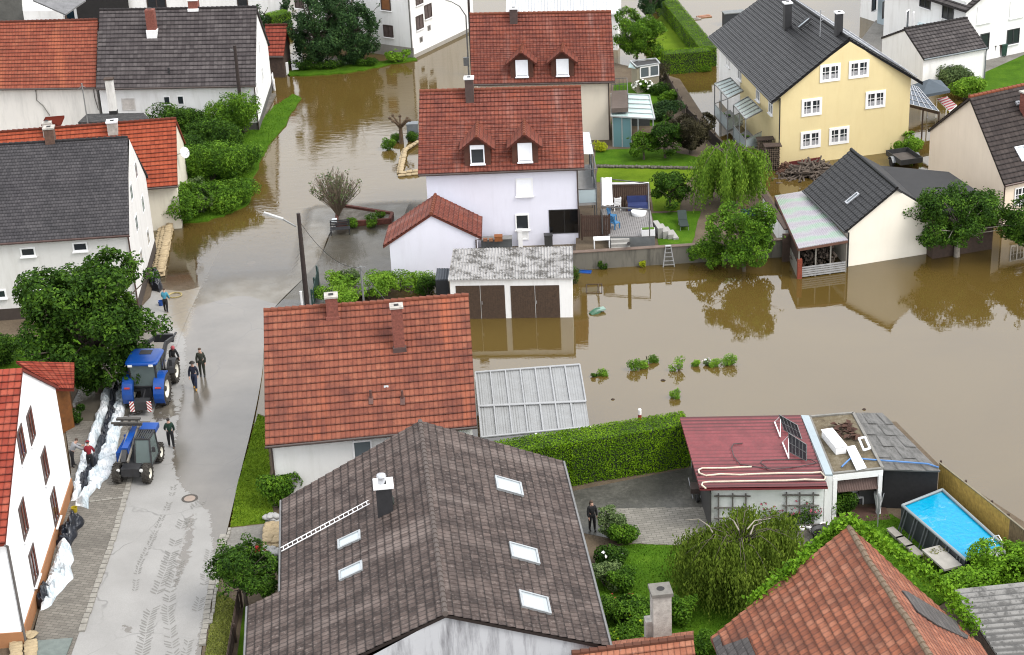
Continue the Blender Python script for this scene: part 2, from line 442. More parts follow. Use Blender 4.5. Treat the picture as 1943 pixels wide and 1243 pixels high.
def skylight(h, side, px, w_, ht, frame, pane, out_=.1, name='skylight'):
    p0, n, t = h.pl[side]; c = hit(px[0], px[1], p0, n); s_ = n.cross(t).normalized(); a, b = w_/2, ht/2; k = .09; f = MB()
    for lo, hi in (((-a, -b, -.05), (-a+k, b, out_)), ((a-k, -b, -.05), (a, b, out_)), ((-a+k, -b, -.05), (a-k, -b+k, out_-.003)), ((-a+k, b-k, -.05), (a-k, b, out_-.003))):
        f.frame(c, t, s_, n, lo, hi)
    o = f.build(name, frame, h.root)
    MB().frame(c, t, s_, n, (-a+k, -b+k, -.05), (a-k, b-k, out_-.045)).build('pane', pane, o)
    if w_ > 1.1: MB().frame(c, t, s_, n, (-a+.16, -b+.3, out_-.044), (a-.3, b-.14, out_-.04)).build('blind', flat('blind_pale', (.42, .43, .44, 1), .6, var=.1), o)
    return o

def dormer(h, side, px, w_, hw, hg, roofm, wood, winmat, pane, shut, ow=.32, of=.35, rh=.34):
    p0, n, t = h.pl['r'+side]; p = hit(px[0], px[1], p0, n)
    o = V((n.x, n.y, 0)).normalized(); sl_ = -(math.hypot(n.x, n.y)/n.z)   # dz per metre outwards
    k = -sl_; z = V((0, 0, 1))
    a = w_/2; L = p-t*a; Rr = p+t*a; T = p+z*(hw+hg)
    fm = MB()
    fm.poly([L-z*.1, Rr-z*.1, Rr+z*hw, T, L+z*hw])
    for q in (L, Rr): fm.poly([q-z*.1, q+z*hw, q-o*(hw/k)+z*hw])
    d = fm.build('dormer', wood, h.root)
    gsl = hg/a; ed = ow*gsl; rm = MB(); zz = z*.05
    bk = (hw+hg)/k+.1; bke = (hw-ed)/k+.1
    for s_ in (-1, 1):
        e = p+t*s_*(a+ow)+z*(hw-ed)+zz; r = T+zz
        A, B = e+o*of, e-o*bke; D, C_ = r+o*of, r-o*bk
        slope(rm, A, B, C_, D, rh, .04, ncol=4, uo=(s_*7, 0)); slab(rm, A, B, C_, D, .12)
    rm.build('dormer_roof', roofm, d)
    n_ = 7; cm = MB()
    for i in range(n_):
        cm.tube([(T+zz+o*of).lerp(T+zz-o*bk, i/n_)+V((0, 0, .03)), (T+zz+o*of).lerp(T+zz-o*bk, (i+1)/n_)], [.1, .085], 8)
    cm.build('ridge_cap', MATS.get('ridge_red', roofm), d)
    ww, wh = w_*.55, hw*.92; c = p+z*(hw*.5+.1); f = MB(); b_ = wh/2; a_ = ww/2
    for lo, hi in (((-a_, -.02, -b_), (-a_+.08, .08, b_)), ((a_-.08, -.02, -b_), (a_, .08, b_)), ((-a_+.08, -.02, -b_), (a_-.08, .078, -b_+.08)), ((-a_+.08, -.02, b_-.08), (a_-.08, .078, b_))):
        f.frame(c, t, o, z, lo, hi)
    f.frame(c, t, o, z, (-a_-.05, -.02, -b_-.07), (a_+.05, .16, -b_-.003))
    wo = f.build('dormer_window', winmat, d)
    MB().frame(c, t, o, z, (-a_+.06, -.02, -b_+.06), (a_-.06, .02, b_-.06)).build('dormer_pane', pane, d)
    MB().frame(c, t, o, z, (-a_+.07, .021, b_-.08-(wh-.16)*shut), (a_-.07, .06, b_-.08)).build('roller_shutter', winmat, d)
    return d

def blockhouse(name, label, cat, poly, z0, z1, wall, group=None):
    """flat-topped walls on a ground polygon; planes named by edge number"""
    h = House(); poly = [V(p) for p in poly]; n = len(poly)
    ar = sum(poly[k].x*poly[(k+1) % n].y-poly[(k+1) % n].x*poly[k].y for k in range(n))
    if ar < 0: poly.reverse()
    c = sum(poly, V())/n; h.root = thing(name, label, cat, (c.x, c.y, max(0, z0)), group)
    h.wall = MB().prism(poly, z0, z1).build('wall', wall, h.root)
    h.pl = {}
    for k in range(n):
        p, q = XY(poly[k]), XY(poly[(k+1) % n]); t = (q-p).normalized(); h.pl[str(k)] = (p, V((t.y, -t.x, 0)), t)
    h.poly = poly
    return h

# ------------------------------------------------------------------ plants
def rdir():
    while True:
        d = V((rnd.uniform(-1, 1), rnd.uniform(-1, 1), rnd.uniform(-1, 1)))
        if .05 < d.length < 1: return d.normalized()
def leaf(mb, p, s, nrm, asp=1.4):
    x = nrm.orthogonal().normalized(); x = Matrix.Rotation(rnd.random()*6.283, 3, nrm) @ x; y = nrm.cross(x)
    a = s*asp; i = len(mb.v); k = nrm*s*.25
    mb.v += [p-x*a*.5, p+y*s*.42-x*a*.08+k, p+x*a*.5, p-y*s*.42-x*a*.05+k]; mb.f.append((i, i+1, i+2, i+3))
def leaves(mb, blobs, n, s, gap=-.12, gf=.75, inner=.5, upb=.5, droop=0.):
    n = int(n*4.); s *= .47
    vol = [b[1][0]*b[1][1]*b[1][2] for b in blobs]; tot = sum(vol)
    for (c, r), v in zip(blobs, vol):
        c = V(c); k = int(n*v/tot); made = 0; tries = 0
        while made < k and tries < k*4:
            tries += 1; d = rdir(); q = inner+(1-inner)*math.sqrt(rnd.random())
            q *= 1+.16*noise.noise(V((d.x*2.3, d.y*2.3, d.z*2.3))+c)
            p = c+V((d.x*r[0], d.y*r[1], d.z*r[2]))*q
            if noise.noise(p*gf) < gap and q > .6: continue
            nn = (d*.7+V((0, 0, upb))+rdir()*.7)
            leaf(mb, p, s*rnd.uniform(.65, 1.35), nn.normalized()); made += 1
    return mb
GREEN = leafmat('leaf_green', (.007, .018, .004, 1), (.025, .056, .009, 1), (.08, .14, .02, 1))
MIDG = leafmat('leaf_mid', (.016, .04, .006, 1), (.052, .105, .012, 1), (.14, .225, .03, 1))
LIGHT = leafmat('leaf_light', (.045, .09, .012, 1), (.11, .19, .025, 1), (.2, .29, .05, 1))
CONIF = leafmat('leaf_conifer', (.008, .018, .010, 1), (.02, .043, .022, 1), (.05, .085, .04, 1), .1)
WILLOW = leafmat('leaf_willow', (.04, .075, .014, 1), (.105, .17, .03, 1), (.19, .26, .05, 1))
BIRCH = leafmat('leaf_birch', (.03, .045, .009, 1), (.085, .115, .022, 1), (.18, .215, .05, 1))
PLUM = leafmat('leaf_plum', (.015, .012, .012, 1), (.035, .028, .025, 1), (.07, .055, .045, 1))
YELG = leafmat('leaf_gold', (.12, .13, .01, 1), (.30, .30, .02, 1), (.42, .40, .04, 1))
GREYG = leafmat('leaf_grey', (.03, .05, .03, 1), (.075, .10, .06, 1), (.15, .18, .11, 1))
HEDGE = leafmat('leaf_hedge', (.038, .07, .003, 1), (.08, .145, .006, 1), (.16, .24, .012, 1))
IVY = leafmat('leaf_ivy', (.04, .085, .008, 1), (.09, .17, .014, 1), (.17, .27, .03, 1))
BARK = flat('bark', (.075, .06, .045, 1), .9, var=.4, scale=6, bump=.03)
BARKG = flat('bark_pale', (.20, .18, .15, 1), .9, var=.35, scale=6, bump=.03)
CORE = flat('thicket_core', (.012, .024, .006, 1), .9)
def limb(a, b, r0_, r1_, mb, sag=.2):
    a, b = V(a), V(b); m_ = a.lerp(b, .5)+V((rnd.uniform(-.1, .1), rnd.uniform(-.1, .1), sag))*(b-a).length*.4
    mb.tube([a, a.lerp(m_, .6)*.5+a.lerp(b, .3)*.5, m_*.5+a.lerp(b, .55)*.5, b], [r0_, lerp(r0_, r1_, .4), lerp(r0_, r1_, .7), r1_], 6)
def tree(name, label, base, H, cr, n, s, mat, cat='tree', group=None, clear=.25, lumps=11, trunk=.22, bark=None, gap=-.04, squash=1., lean=(0, 0), seed=None, inner=.45, top=1.):
    if seed is not None: rnd.seed(seed)
    base = V(base); o = thing(name, label, cat, base, group)
    cb = H*clear; cz = base.z+(cb+H)/2; rz = (H-cb)/2; cr *= .9; blobs = [((base.x+lean[0], base.y+lean[1], cz), (cr*.72, cr*.72*squash, rz*.8))]
    for k in range(lumps):
        a = k*2.4+rnd.uniform(-.4, .4); el = rnd.uniform(-.75, .95); q = math.sqrt(max(.1, 1-el*el*.8))
        r = rnd.uniform(.2, .46)*cr
        blobs.append(((base.x+lean[0]+math.cos(a)*cr*q*.72*(top if el > .3 else 1), base.y+lean[1]+math.sin(a)*cr*q*.72*squash*(top if el > .3 else 1), cz+el*rz*.78), (r, r, r*.85)))
    for k in range(lumps):       # sprigs that break the outline
        d = rdir(); d.z = d.z*.9+.15; r = rnd.uniform(.09, .17)*cr; blobs.append(((base.x+lean[0]+d.x*cr*1.08, base.y+lean[1]+d.y*cr*1.08*squash, cz+d.z*rz*1.02), (r, r, r)))
    t = MB(); tp = V((base.x+lean[0]*.6, base.y+lean[1]*.6, cz))
    t.tube([base-V((0, 0, .5)), base+V((0, 0, .05)), base.lerp(tp, .5)+V((rnd.uniform(-.1, .1), rnd.uniform(-.1, .1), 0)), tp], [trunk*1.4, trunk*1.1, trunk*.8, trunk*.45], 9)
    for b in blobs[1:]: limb(base.lerp(tp, rnd.uniform(.45, .9)), b[0], trunk*.4, trunk*.1, t)
    t.build('trunk', bark or BARK, o, True)
    m_ = MB(); leaves(m_, blobs, n, s, gap, inner=inner); m_.build('crown', mat, o)
    return o
def bush(name, label, base, w_, d, h_, n, s, mat, cat='bush', group=None, gap=-.2, flower=None, seed=None, lumps=5):
    if seed is not None: rnd.seed(seed)
    base = V(base); blobs = [((base.x, base.y, base.z+h_*.42), (w_*.36, d*.36, h_*.46))]
    for k in range(lumps):
        a = k*2.4+rnd.random(); blobs.append(((base.x+math.cos(a)*w_*.3, base.y+math.sin(a)*d*.3, base.z+h_*rnd.uniform(.3, .68)), (w_*.24, d*.24, h_*.3)))
    o = thing(name, label, cat, base, group)
    m_ = MB(); leaves(m_, blobs, n, s, gap, inner=.4); m_.build('foliage', mat, o)
    st = MB()
    for b in blobs: limb(base-V((0, 0, .2)), b[0], .04, .012, st)
    st.build('stem', BARK, o)
    if flower:
        fm = MB()
        for k in range(flower[1]):
            b = rnd.choice(blobs); d_ = rdir(); d_.z = abs(d_.z)*.7+.2
            if flower[1] < 16: fm = MB()
            leaf(fm, V(b[0])+V((d_.x*b[1][0], d_.y*b[1][1], d_.z*b[1][2]))*1.03, flower[2], (d_+rdir()*.3).normalized(), 1.)
            if flower[1] < 16: fm.build('flower', flower[0], o)
        if flower[1] >= 16: fm.build('flowers', flower[0], o)
    return o
def hedge(name, label, line, w_, h_, z, mat, dens=90, s=.14, group=None):
    """clipped hedge along a polyline of ground points"""
    line = [V(p) for p in line]; o = thing(name, label, 'hedge', XY(sum(line, V())/len(line), z), group)
    core = MB(); lm = MB()
    for a, b in zip(line, line[1:]):
        a, b = XY(a, z), XY(b, z); d = (b-a).normalized(); L = (b-a).length; x = V((d.y, -d.x, 0)); zz = V((0, 0, 1))
        core.frame(a, x, d, zz, (-w_/2+.08, .05, -.4), (w_/2-.08, L-.05, h_-.1))
        for nn, A, ex, ey, lo, wx, wy in ((x, a+x*w_/2, d, zz, 0, L, h_), (-x, a-x*w_/2, d, zz, 0, L, h_), (zz, a-x*w_/2+zz*h_, d, x, 0, L, w_), (-d, a-x*w_/2, x, zz, 0, w_, h_), (d, b-x*w_/2, x, zz, 0, w_, h_)):
            for _ in range(int(wx*wy*dens*4.2)):
                p = A+ex*rnd.random()*wx+ey*rnd.random()*wy; p += nn*(.05*noise.noise(p*1.1)+rnd.uniform(-.09, .03))
                leaf(lm, p, s*.43*rnd.uniform(.6, 1.3), (nn*1.0+rdir()*.6+zz*.2).normalized(), 1.2)
    core.build('thicket', CORE, o); lm.build('foliage', mat, o)
    return o
def weeper(name, label, base, H, cr, nst, ls, mat, bark, group=None, seed=5, droop=.8, lw=.1, spread=1., limbs=8, lr=.1, clump=.22):
    """weeping tree: arching limbs with hanging strands of narrow leaves"""
    rnd.seed(seed); base = V(base); o = thing(name, label, 'tree', base, group); t = MB(); m_ = MB()
    t.tube([base-V((0, 0, .4)), base+V((.05, 0, H*.4)), base+V((.1, .05, H*.8))], [.2, .16, .1], 8)
    tips = []
    for k in range(limbs):
        a = k*2*math.pi/limbs+rnd.uniform(-.3, .3); q = rnd.uniform(.35, 1.)
        p0 = base+V((.1, 0, H*rnd.uniform(.6, .8))); p1 = base+V((math.cos(a)*cr*.45*q, math.sin(a)*cr*.45*q, H*rnd.uniform(.88, 1.))); p2 = base+V((math.cos(a)*cr*.9*q, math.sin(a)*cr*.9*q, H*rnd.uniform(.66, .82)))
        t.tube([p0, p0.lerp(p1, .6)+V((0, 0, .15)), p1, p1.lerp(p2, .55)+V((0, 0, .12)), p2], [lr, lr*.8, lr*.6, lr*.4, lr*.15], 6); tips.append((p0, p1, p2, a)); p1.z += .0
    for k in range(nst):
        p0, p1, p2, a = rnd.choice(tips); u = rnd.random()**.7
        c = (p1.lerp(p2, (u-.4)/.6) if u > .4 else p0.lerp(p1, u/.4)); c = V(c)
        c += V((rnd.gauss(0, clump), rnd.gauss(0, clump), rnd.uniform(-.1, .14)))*cr*.4
        if (c-base).xy.length > cr: continue
        L = H*droop*rnd.uniform(.35, 1.); L = min(L, c.z-base.z-.25)
        if L < .3: continue
        out_ = V((c.x-base.x, c.y-base.y, 0))*.14; nst_ = max(3, int(L/(ls*.7)))
        for j in range(nst_):
            v = j/nst_; p = c+out_*v*1.2+V((rnd.gauss(0, .06), rnd.gauss(0, .06), -L*v))
            x = V((math.cos(j*2.1+k), math.sin(j*2.1+k), rnd.uniform(-.3, .3))).normalized(); dn = V((rnd.uniform(-.3, .3), rnd.uniform(-.3, .3), -1)).normalized()
            i = len(m_.v); m_.v += [p-x*lw*.5, p+dn*ls*.5+x*lw*.15-x*lw*.5, p+dn*ls, p+x*lw*.5+dn*ls*.45]; m_.f.append((i, i+1, i+2, i+3))
    t.build('trunk', bark, o, True); m_.build('crown', mat, o)
    return o

# ------------------------------------------------------------------ people
def skinmesh(pts, edges, name):
    me = bpy.data.meshes.new(name); me.from_pydata([p[:3] for p in pts], edges, []); ob = bpy.data.objects.new(name, me); col0.objects.link(ob)
    md = ob.modifiers.new('s', 'SKIN'); md.use_smooth_shade = True
    sk = me.skin_vertices[0].data
    for k, p in enumerate(pts):
        r = p[3]; sk[k].radius = (r, r) if not isinstance(r, tuple) else r
    sk[0].use_root = True
    ob.modifiers.new('u', 'SUBSURF').levels = 1
    dg = bpy.context.evaluated_depsgraph_get(); out = bpy.data.meshes.new_from_object(ob.evaluated_get(dg))
    bpy.data.objects.remove(ob)
    return [v.co.copy() for v in out.vertices], [tuple(p.vertices) for p in out.polygons]
SKIN = flat('skin', (.45, .27, .2, 1), .6, var=.08)
def person(name, label, loc, face, top, legs, boots, hair, h=1.76, stride=.0, arms=(.1, .1), bend=0., elbow=(.22, .22), hat=None, shorts=None, longhair=False, knee=0., vest=None):
    """facing -Y at rz 0; arms = forward swing of left/right upper arm (rad), elbow = extra forward bend, bend = stoop at the hips"""
    k = h/1.76; o = thing(name, label, 'person', loc, None, face)
    sb, cb = math.sin(bend), math.cos(bend)
    def tp(x, y, z):      # torso point, stooped about the hips
        dz = z-.95; return (x*k, (-dz*sb+y*cb)*k, (.95+dz*cb+y*sb)*k)
    pts = [(0, 0, .95*k, .125*k)]; ed = []
    def add(p, r, par): pts.append((*p, r*k)); ed.append((par, len(pts)-1)); return len(pts)-1
    w1 = add(tp(0, -.01, 1.12), .118, 0); ch = add(tp(0, -.005, 1.34), .138, w1); nk = add(tp(0, 0, 1.49), .058, ch)
    hd0 = add(tp(0, -.015, 1.575), .075, nk); hd1 = add(tp(0, -.015, 1.67), .088, hd0); add(tp(0, -.01, 1.735), .055, hd1); add(tp(0, -.115, 1.625), .016, hd0)
    J = {}
    for s_, nm in ((-1, 'l'), (1, 'r')):
        i = 0 if s_ < 0 else 1
        sh = add(tp(s_*.165, 0, 1.42), .066, ch); a = arms[i]; e = a+elbow[i]
        S = V(tp(s_*.18, 0, 1.4)); E_ = S+V((s_*.06, -math.sin(a)*.29, -math.cos(a)*.29))*k; W = E_+V((-s_*.015, -math.sin(e)*.25, -math.cos(e)*.25))*k; dr = (W-E_).normalized(); Hn = W+dr*.09*k
        el = add(E_/k if False else tuple(E_), .044, sh); wr = add(tuple(W), .031, el); hn = add(tuple(Hn), (.04), wr); J[nm] = (W, dr, s_, sh, el, wr)
        hp = add((s_*.095*k, 0, .9*k), .098, 0); st = stride*s_; kn = knee
        K = V((s_*.11, -math.sin(st+kn)*.44, .9-math.cos(st+kn)*.44))*k; A = K+V((0, math.sin(kn*1.2-st*.6+max(0, -st)*.9)*.42, -math.cos(kn*1.2-st)*.41))*k
        kk = add(tuple(K), .064, hp); an = add(tuple(A), .04, kk); toe = add((A.x, A.y-.15*k, max(.03*k, A.z-.055*k)), .038, an); J['leg'+nm] = (hp, kk, an, toe)
    zmin = min(pts[J['leg'+q][3]][2] for q in 'lr')-.035*k
    pts = [(p[0], p[1], p[2]-zmin, p[3]) for p in pts]
    vv, ff = skinmesh(pts, ed, 'body'); b = MB(); b.v = [V(p) for p in vv]; b.f = list(ff)
    for q in 'lr':
        W, dr, s_, *_ = J[q]; W = W-V((0, 0, zmin)); x = V((0, 1, 0)); x = (x-dr*x.dot(dr)).normalized(); pm = dr.cross(x)
        for f in range(4):
            L = (.075, .085, .08, .062)[f]*k; p0 = W+dr*.11*k+x*(f-1.5)*.019*k; p1 = p0+dr*L*.5; p2 = p1+(dr*.8-pm*s_*.5).normalized()*L*.5
            b.tube([p0-dr*.03*k, p1, p2], [.0095*k, .009*k, .006*k], 5)
        p0 = W+dr*.05*k-x*.035*k; b.tube([p0, p0-x*.035*k+dr*.03*k, p0-x*.04*k+dr*.07*k], [.012*k, .011*k, .007*k], 5)
    b.build('body', SKIN, o, True)
    def garment(nm, ids, eds, grow, mat):
        mp = {i: j for j, i in enumerate(ids)}; q = [(*pts[i][:3], pts[i][3]+grow*k) for i in ids]
        v_, f_ = skinmesh(q, [(mp[a_], mp[b_]) for a_, b_ in eds], nm); g = MB(); g.v = [V(p) for p in v_]; g.f = list(f_); g.build(nm, mat, o, True)
    L, Rr = J['l'], J['r']; ll, lr = J['legl'], J['legr']
    garment('top', [ch, w1, 0, nk, L[3], L[4], L[5], Rr[3], Rr[4], Rr[5]], [(ch, w1), (w1, 0), (ch, nk), (ch, L[3]), (L[3], L[4]), (L[4], L[5]), (ch, Rr[3]), (Rr[3], Rr[4]), (Rr[4], Rr[5])], .028, top)
    if shorts: garment('shorts', [0, w1, ll[0], ll[1], lr[0], lr[1]], [(0, w1), (0, ll[0]), (ll[0], ll[1]), (0, lr[0]), (lr[0], lr[1])], .022, legs)
    else: garment('trousers', [0, w1, ll[0], ll[1], ll[2], lr[0], lr[1], lr[2]], [(0, w1), (0, ll[0]), (ll[0], ll[1]), (ll[1], ll[2]), (0, lr[0]), (lr[0], lr[1]), (lr[1], lr[2])], .02, legs)
    for q in (ll, lr):
        a, c, d = V(pts[q[1]][:3]), V(pts[q[2]][:3]), V(pts[q[3]][:3]); g = MB(); mid = a.lerp(c, .35 if shorts else .7)
        v_, f_ = skinmesh([(*c, .06*k), (*d, .05*k), (*mid, .066*k)], [(0, 1), (0, 2)], 'boot'); g.v = [V(p) for p in v_]; g.f = list(f_); g.build('boot', boots, o, True)
    hc = V(pts[hd1][:3]); up = (hc-V(pts[nk][:3])).normalized(); bk = V((0, 1, 0)); bk = (bk-up*bk.dot(up)).normalized(); xx = bk.cross(up)
    hm = MB()
    hm.ball((0, 0, 0), 1, 12, 8)
    hm.v = [hc+bk*.022*k+up*.03*k+xx*p.x*.096*k+bk*p.y*.1*k+up*max(p.z, -.75 if p.y > .1 else -.1)*.088*k for p in hm.v]
    hm.build('hair', hair, o, True)
    if longhair:
        q = MB(); q.tube([hc+bk*.05*k+up*.06*k, hc+bk*.1*k-up*.1*k, hc+bk*.11*k-up*.32*k], [.09*k, .1*k, .05*k], 9); q.build('long_hair', hair, o, True)
    if hat:
        q = MB(); kind, hmat = hat
        if kind == 'brim': q.lathe(hc+up*.05*k, up, [(0, .001), (0, .17*k), (.012*k, .175*k), (.02*k, .105*k), (.1*k, .092*k), (.125*k, .05*k), (.127*k, .001)], 16)
        elif kind == 'cap': q.lathe(hc+up*.02*k, up, [(0, .115*k), (.06*k, .108*k), (.11*k, .06*k), (.12*k, .001)], 14); q.frame(hc+up*.03*k, xx, -bk, up, (-.08*k, .06*k, 0), (.08*k, .2*k, .015*k))
        else: q.lathe(hc-up*.04*k, up, [(-.02*k, .12*k), (.06*k, .128*k), (.13*k, .1*k), (.17*k, .03*k), (.175*k, .001)], 14)
        q.build('hat', hmat, o, True)
    return o

# ------------------------------------------------------------------ ground sheets
def jag(px, amp=2.5, step=9):
    """walk a photograph outline in short uneven steps"""
    out = []
    for (a, b) in zip(px, px[1:]+px[:1]):
        n = max(1, int(math.hypot(b[0]-a[0], b[1]-a[1])/step))
        for k in range(n):
            t = k/n; j = amp if 0 < k else 0
            out.append((lerp(a[0], b[0], t)+rnd.uniform(-j, j), lerp(a[1], b[1], t)+rnd.uniform(-j, j)*.5))
    return out
def land(name, px, z, mat, depth=.7, amp=0, kind='structure', zf=None):
    pts = [at(x, y, z) for x, y in (jag(px, amp) if amp else px)]
    o = MB().prism(pts, z-depth, z).build(name, mat); tag(o, kind=kind); return o
def strip(name, rows, off, mat, nx=40, ny=200, masks=None, skirt=0.):
    """ribbon following the street surface between matching left and right picture rows"""
    me_v = []; att = []
    W_ = [(gz(*a), gz(*b)) for a, b in rows]
    for j in range(ny+1):
        q = j/ny*(len(W_)-1); k = min(int(q), len(W_)-2); t = q-k
        def cr(i):
            P = [W_[max(0, min(len(W_)-1, k+d))][i] for d in (-1, 0, 1, 2)]
            return .5*((2*P[1])+(P[2]-P[0])*t+(2*P[0]-5*P[1]+4*P[2]-P[3])*t*t+(3*P[1]-P[0]-3*P[2]+P[3])*t**3)
        a, b = cr(0), cr(1)
        for i in range(nx+1):
            p = a.lerp(b, i/nx); p.z = Z(p.x, p.y)+off; me_v.append(p)
            if masks: att.append(masks(p))
    f = [(j*(nx+1)+i, j*(nx+1)+i+1, (j+1)*(nx+1)+i+1, (j+1)*(nx+1)+i) for j in range(ny) for i in range(nx)]
    if skirt:
        n0 = len(me_v); edge = [j*(nx+1) for j in range(ny+1)], [j*(nx+1)+nx for j in range(ny+1)]
        for e in edge:
            s0 = len(me_v); me_v += [me_v[i]-V((0, 0, skirt)) for i in e]; att += [att[i] for i in e] if masks else []
            for q in range(ny): f.append((e[q], e[q+1], s0+q+1, s0+q))
    me = bpy.data.meshes.new(name); me.from_pydata([tuple(p) for p in me_v], [], f); me.materials.append(mat)
    if masks:
        ca = me.color_attributes.new('mask', 'FLOAT_COLOR', 'POINT')
        for i, c in enumerate(att): ca.data[i].color = (*c, 1)
    o = bpy.data.objects.new(name, me); col0.objects.link(o); tag(o, kind='structure'); return o
def inpoly(x, y, P):
    c = False; n = len(P)
    for i in range(n):
        (x0, y0), (x1, y1) = P[i], P[(i+1) % n]
        if (y0 > y) != (y1 > y) and x < (x1-x0)*(y-y0)/(y1-y0)+x0: c = not c
    return c
def pdist(x, y, P):
    d = 1e9
    for i in range(len(P)):
        (x0, y0), (x1, y1) = P[i], P[(i+1) % len(P)]; dx, dy = x1-x0, y1-y0
        t = max(0, min(1, ((x-x0)*dx+(y-y0)*dy)/(dx*dx+dy*dy+1e-9))); d = min(d, math.hypot(x-x0-dx*t, y-y0-dy*t))
    return d
def world_poly(px, z=0.): return [(at(a, b, z).x, at(a, b, z).y) for a, b in px]
def soft(x, y, P, w_):
    """1 inside a ground polygon, 0 outside, w metres of blend"""
    d = pdist(x, y, P); return sstep(-w_, w_, d if inpoly(x, y, P) else -d)

# ------------------------------------------------------------------ ground, street and floodwater
def groundmat(name, cols, s1=.6, s2=9., bump=.03, rough=.95, mid=None):
    if name in MATS: return MATS[name]
    t = NT(name); p = t.pos()
    f = t.math('ADD', t.math('MULTIPLY', t.noise(p, s1, 5, .65), .6), t.math('MULTIPLY', t.noise(p, s2, 4, .7), .4))
    cr = t.n('ValToRGB'); el = cr.color_ramp.elements
    while len(el) < len(cols): el.new(.5)
    for i, c in enumerate(cols): el[i].position = .3+.4*i/(len(cols)-1); el[i].color = c
    t.l(f, cr.inputs[0]); t.base(cr.outputs[0]); t.set(Roughness=rough); t.bump(t.noise(p, s2*3, 4), bump)
    if 'grass' in name: t.b.inputs['Specular IOR Level'].default_value = .08
    MATS[name] = t.m; return t.m
EARTH = groundmat('earth', [(.05, .035, .02, 1), (.09, .065, .04, 1), (.13, .10, .065, 1)])
GRASS = groundmat('grass', [(.026, .065, .004, 1), (.05, .115, .006, 1), (.09, .165, .012, 1)], .8, 11, .05)
GRASSL = groundmat('grass_light', [(.055, .10, .005, 1), (.095, .155, .008, 1), (.14, .20, .014, 1)], .5, 12, .05)
GRASSY = groundmat('grass_dry', [(.06, .075, .02, 1), (.11, .12, .035, 1), (.17, .17, .06, 1)], .7, 11, .05)
CONC = groundmat('concrete_ground', [C(120, 116, 108), C(160, 156, 148), C(190, 186, 178)], .5, 8, .01, .8)
GRAVEL = groundmat('gravel', [C(95, 90, 80), C(150, 142, 130), C(200, 195, 185)], 2., 24, .04)
WETASPH = groundmat('wet_asphalt', [C(75, 74, 70), C(105, 103, 97), C(150, 147, 138)], .35, 6, .008, .35)

def roadmat():
    t = NT('road'); p = t.pos(); at_ = t.n('Attribute', attribute_name='mask'); sp = t.n('SeparateColor'); t.l(at_.outputs[0], sp.inputs[0])
    n1 = t.noise(p, .35, 5, .6); n2 = t.noise(p, 3.2, 5, .65, .6); n3 = t.noise(p, 22, 3)
    dry = t.mix(t.rng(n1, .3, .7), C(188, 186, 182), C(212, 210, 206))
    dry = t.mix(t.rng(n3, .3, .8, 0, .5), dry, C(166, 164, 160))
    wet = t.mix(t.rng(n1, .3, .7), C(124, 117, 106), C(148, 140, 128))
    mud = t.mix(t.rng(n2, .3, .7), C(142, 126, 98), C(178, 162, 134))
    wm = t.rng(t.math('ADD', sp.outputs[0], t.math('MULTIPLY', t.math('SUBTRACT', n2, .5), .95)), .46, .54)
    mm = t.rng(t.math('ADD', sp.outputs[1], t.math('MULTIPLY', t.math('SUBTRACT', n2, .5), .8)), .3, .75)
    b = t.mix(wm, dry, wet); b = t.mix(t.math('MULTIPLY', mm, .8), b, mud)
    # hairline cracks
    vo = t.n('TexVoronoi', feature='DISTANCE_TO_EDGE'); vo.inputs['Scale'].default_value = .16
    ad = t.n('VectorMath', operation='ADD'); nz = t.n('TexNoise'); nz.inputs['Scale'].default_value = .8; t.l(p, nz.inputs[0]); t.l(p, ad.inputs[0]); t.l(nz.outputs[1], ad.inputs[1]); t.l(ad.outputs[0], vo.inputs[0])
    b = t.mix(t.math('MULTIPLY', t.rng(vo.outputs[0], .0, .008, .55, 0), t.rng(n1, .4, .6)), b, (.06, .058, .055, 1))
    t.base(b); r = t.mix(wm, (.85, .85, .85, 1), (.1, .1, .1, 1)); t.b.inputs['Specular IOR Level'].default_value = .8; rr = t.n('SeparateColor'); t.l(r, rr.inputs[0]); t.l(rr.outputs[0], t.b.inputs['Roughness'])
    t.bump(t.math('ADD', n3, t.math('MULTIPLY', n2, .5)), .006, .6); return t.m
def pavermat(name, c1, c2, sx=.22, sy=.11, wet=.0, ang=0.):
    t = NT(name); p = t.pos(); mp = t.n('Mapping'); mp.inputs['Rotation'].default_value = (0, 0, ang); t.l(p, mp.inputs[0])
    br = t.n('TexBrick'); t.l(mp.outputs[0], br.inputs[0]); br.inputs['Scale'].default_value = 1; br.inputs['Brick Width'].default_value = sx; br.inputs['Row Height'].default_value = sy
    br.inputs['Mortar Size'].default_value = .012; br.inputs['Color1'].default_value = c1; br.inputs['Color2'].default_value = c2; br.inputs['Mortar'].default_value = tuple(x*.4 for x in c1[:3])+(1,)
    n1 = t.noise(p, .5, 5, .65); n2 = t.noise(p, 7, 4)
    b = t.mix(t.rng(n1, .42, .68, 0, .55), br.outputs[0], tuple(x*.5 for x in c1[:3])+(1,)); b = t.mix(t.rng(n2, .4, .75, 0, .4), b, tuple(x*.6 for x in c2[:3])+(1,))
    t.base(b); t.set(Roughness=.8-.5*wet); t.bump(br.outputs[1], -.008, .7); return t.m
ROAD = roadmat()
PAVE = pavermat('pavers', C(150, 143, 132), C(175, 168, 156), .4, .2, 0, .28)
PAVEW = pavermat('pavers_wet', C(112, 110, 104), C(132, 129, 122), .3, .15, .9, .05)
PAVEG = pavermat('pavers_pale', C(165, 160, 148), C(190, 184, 172), .42, .2, 0, -.12)

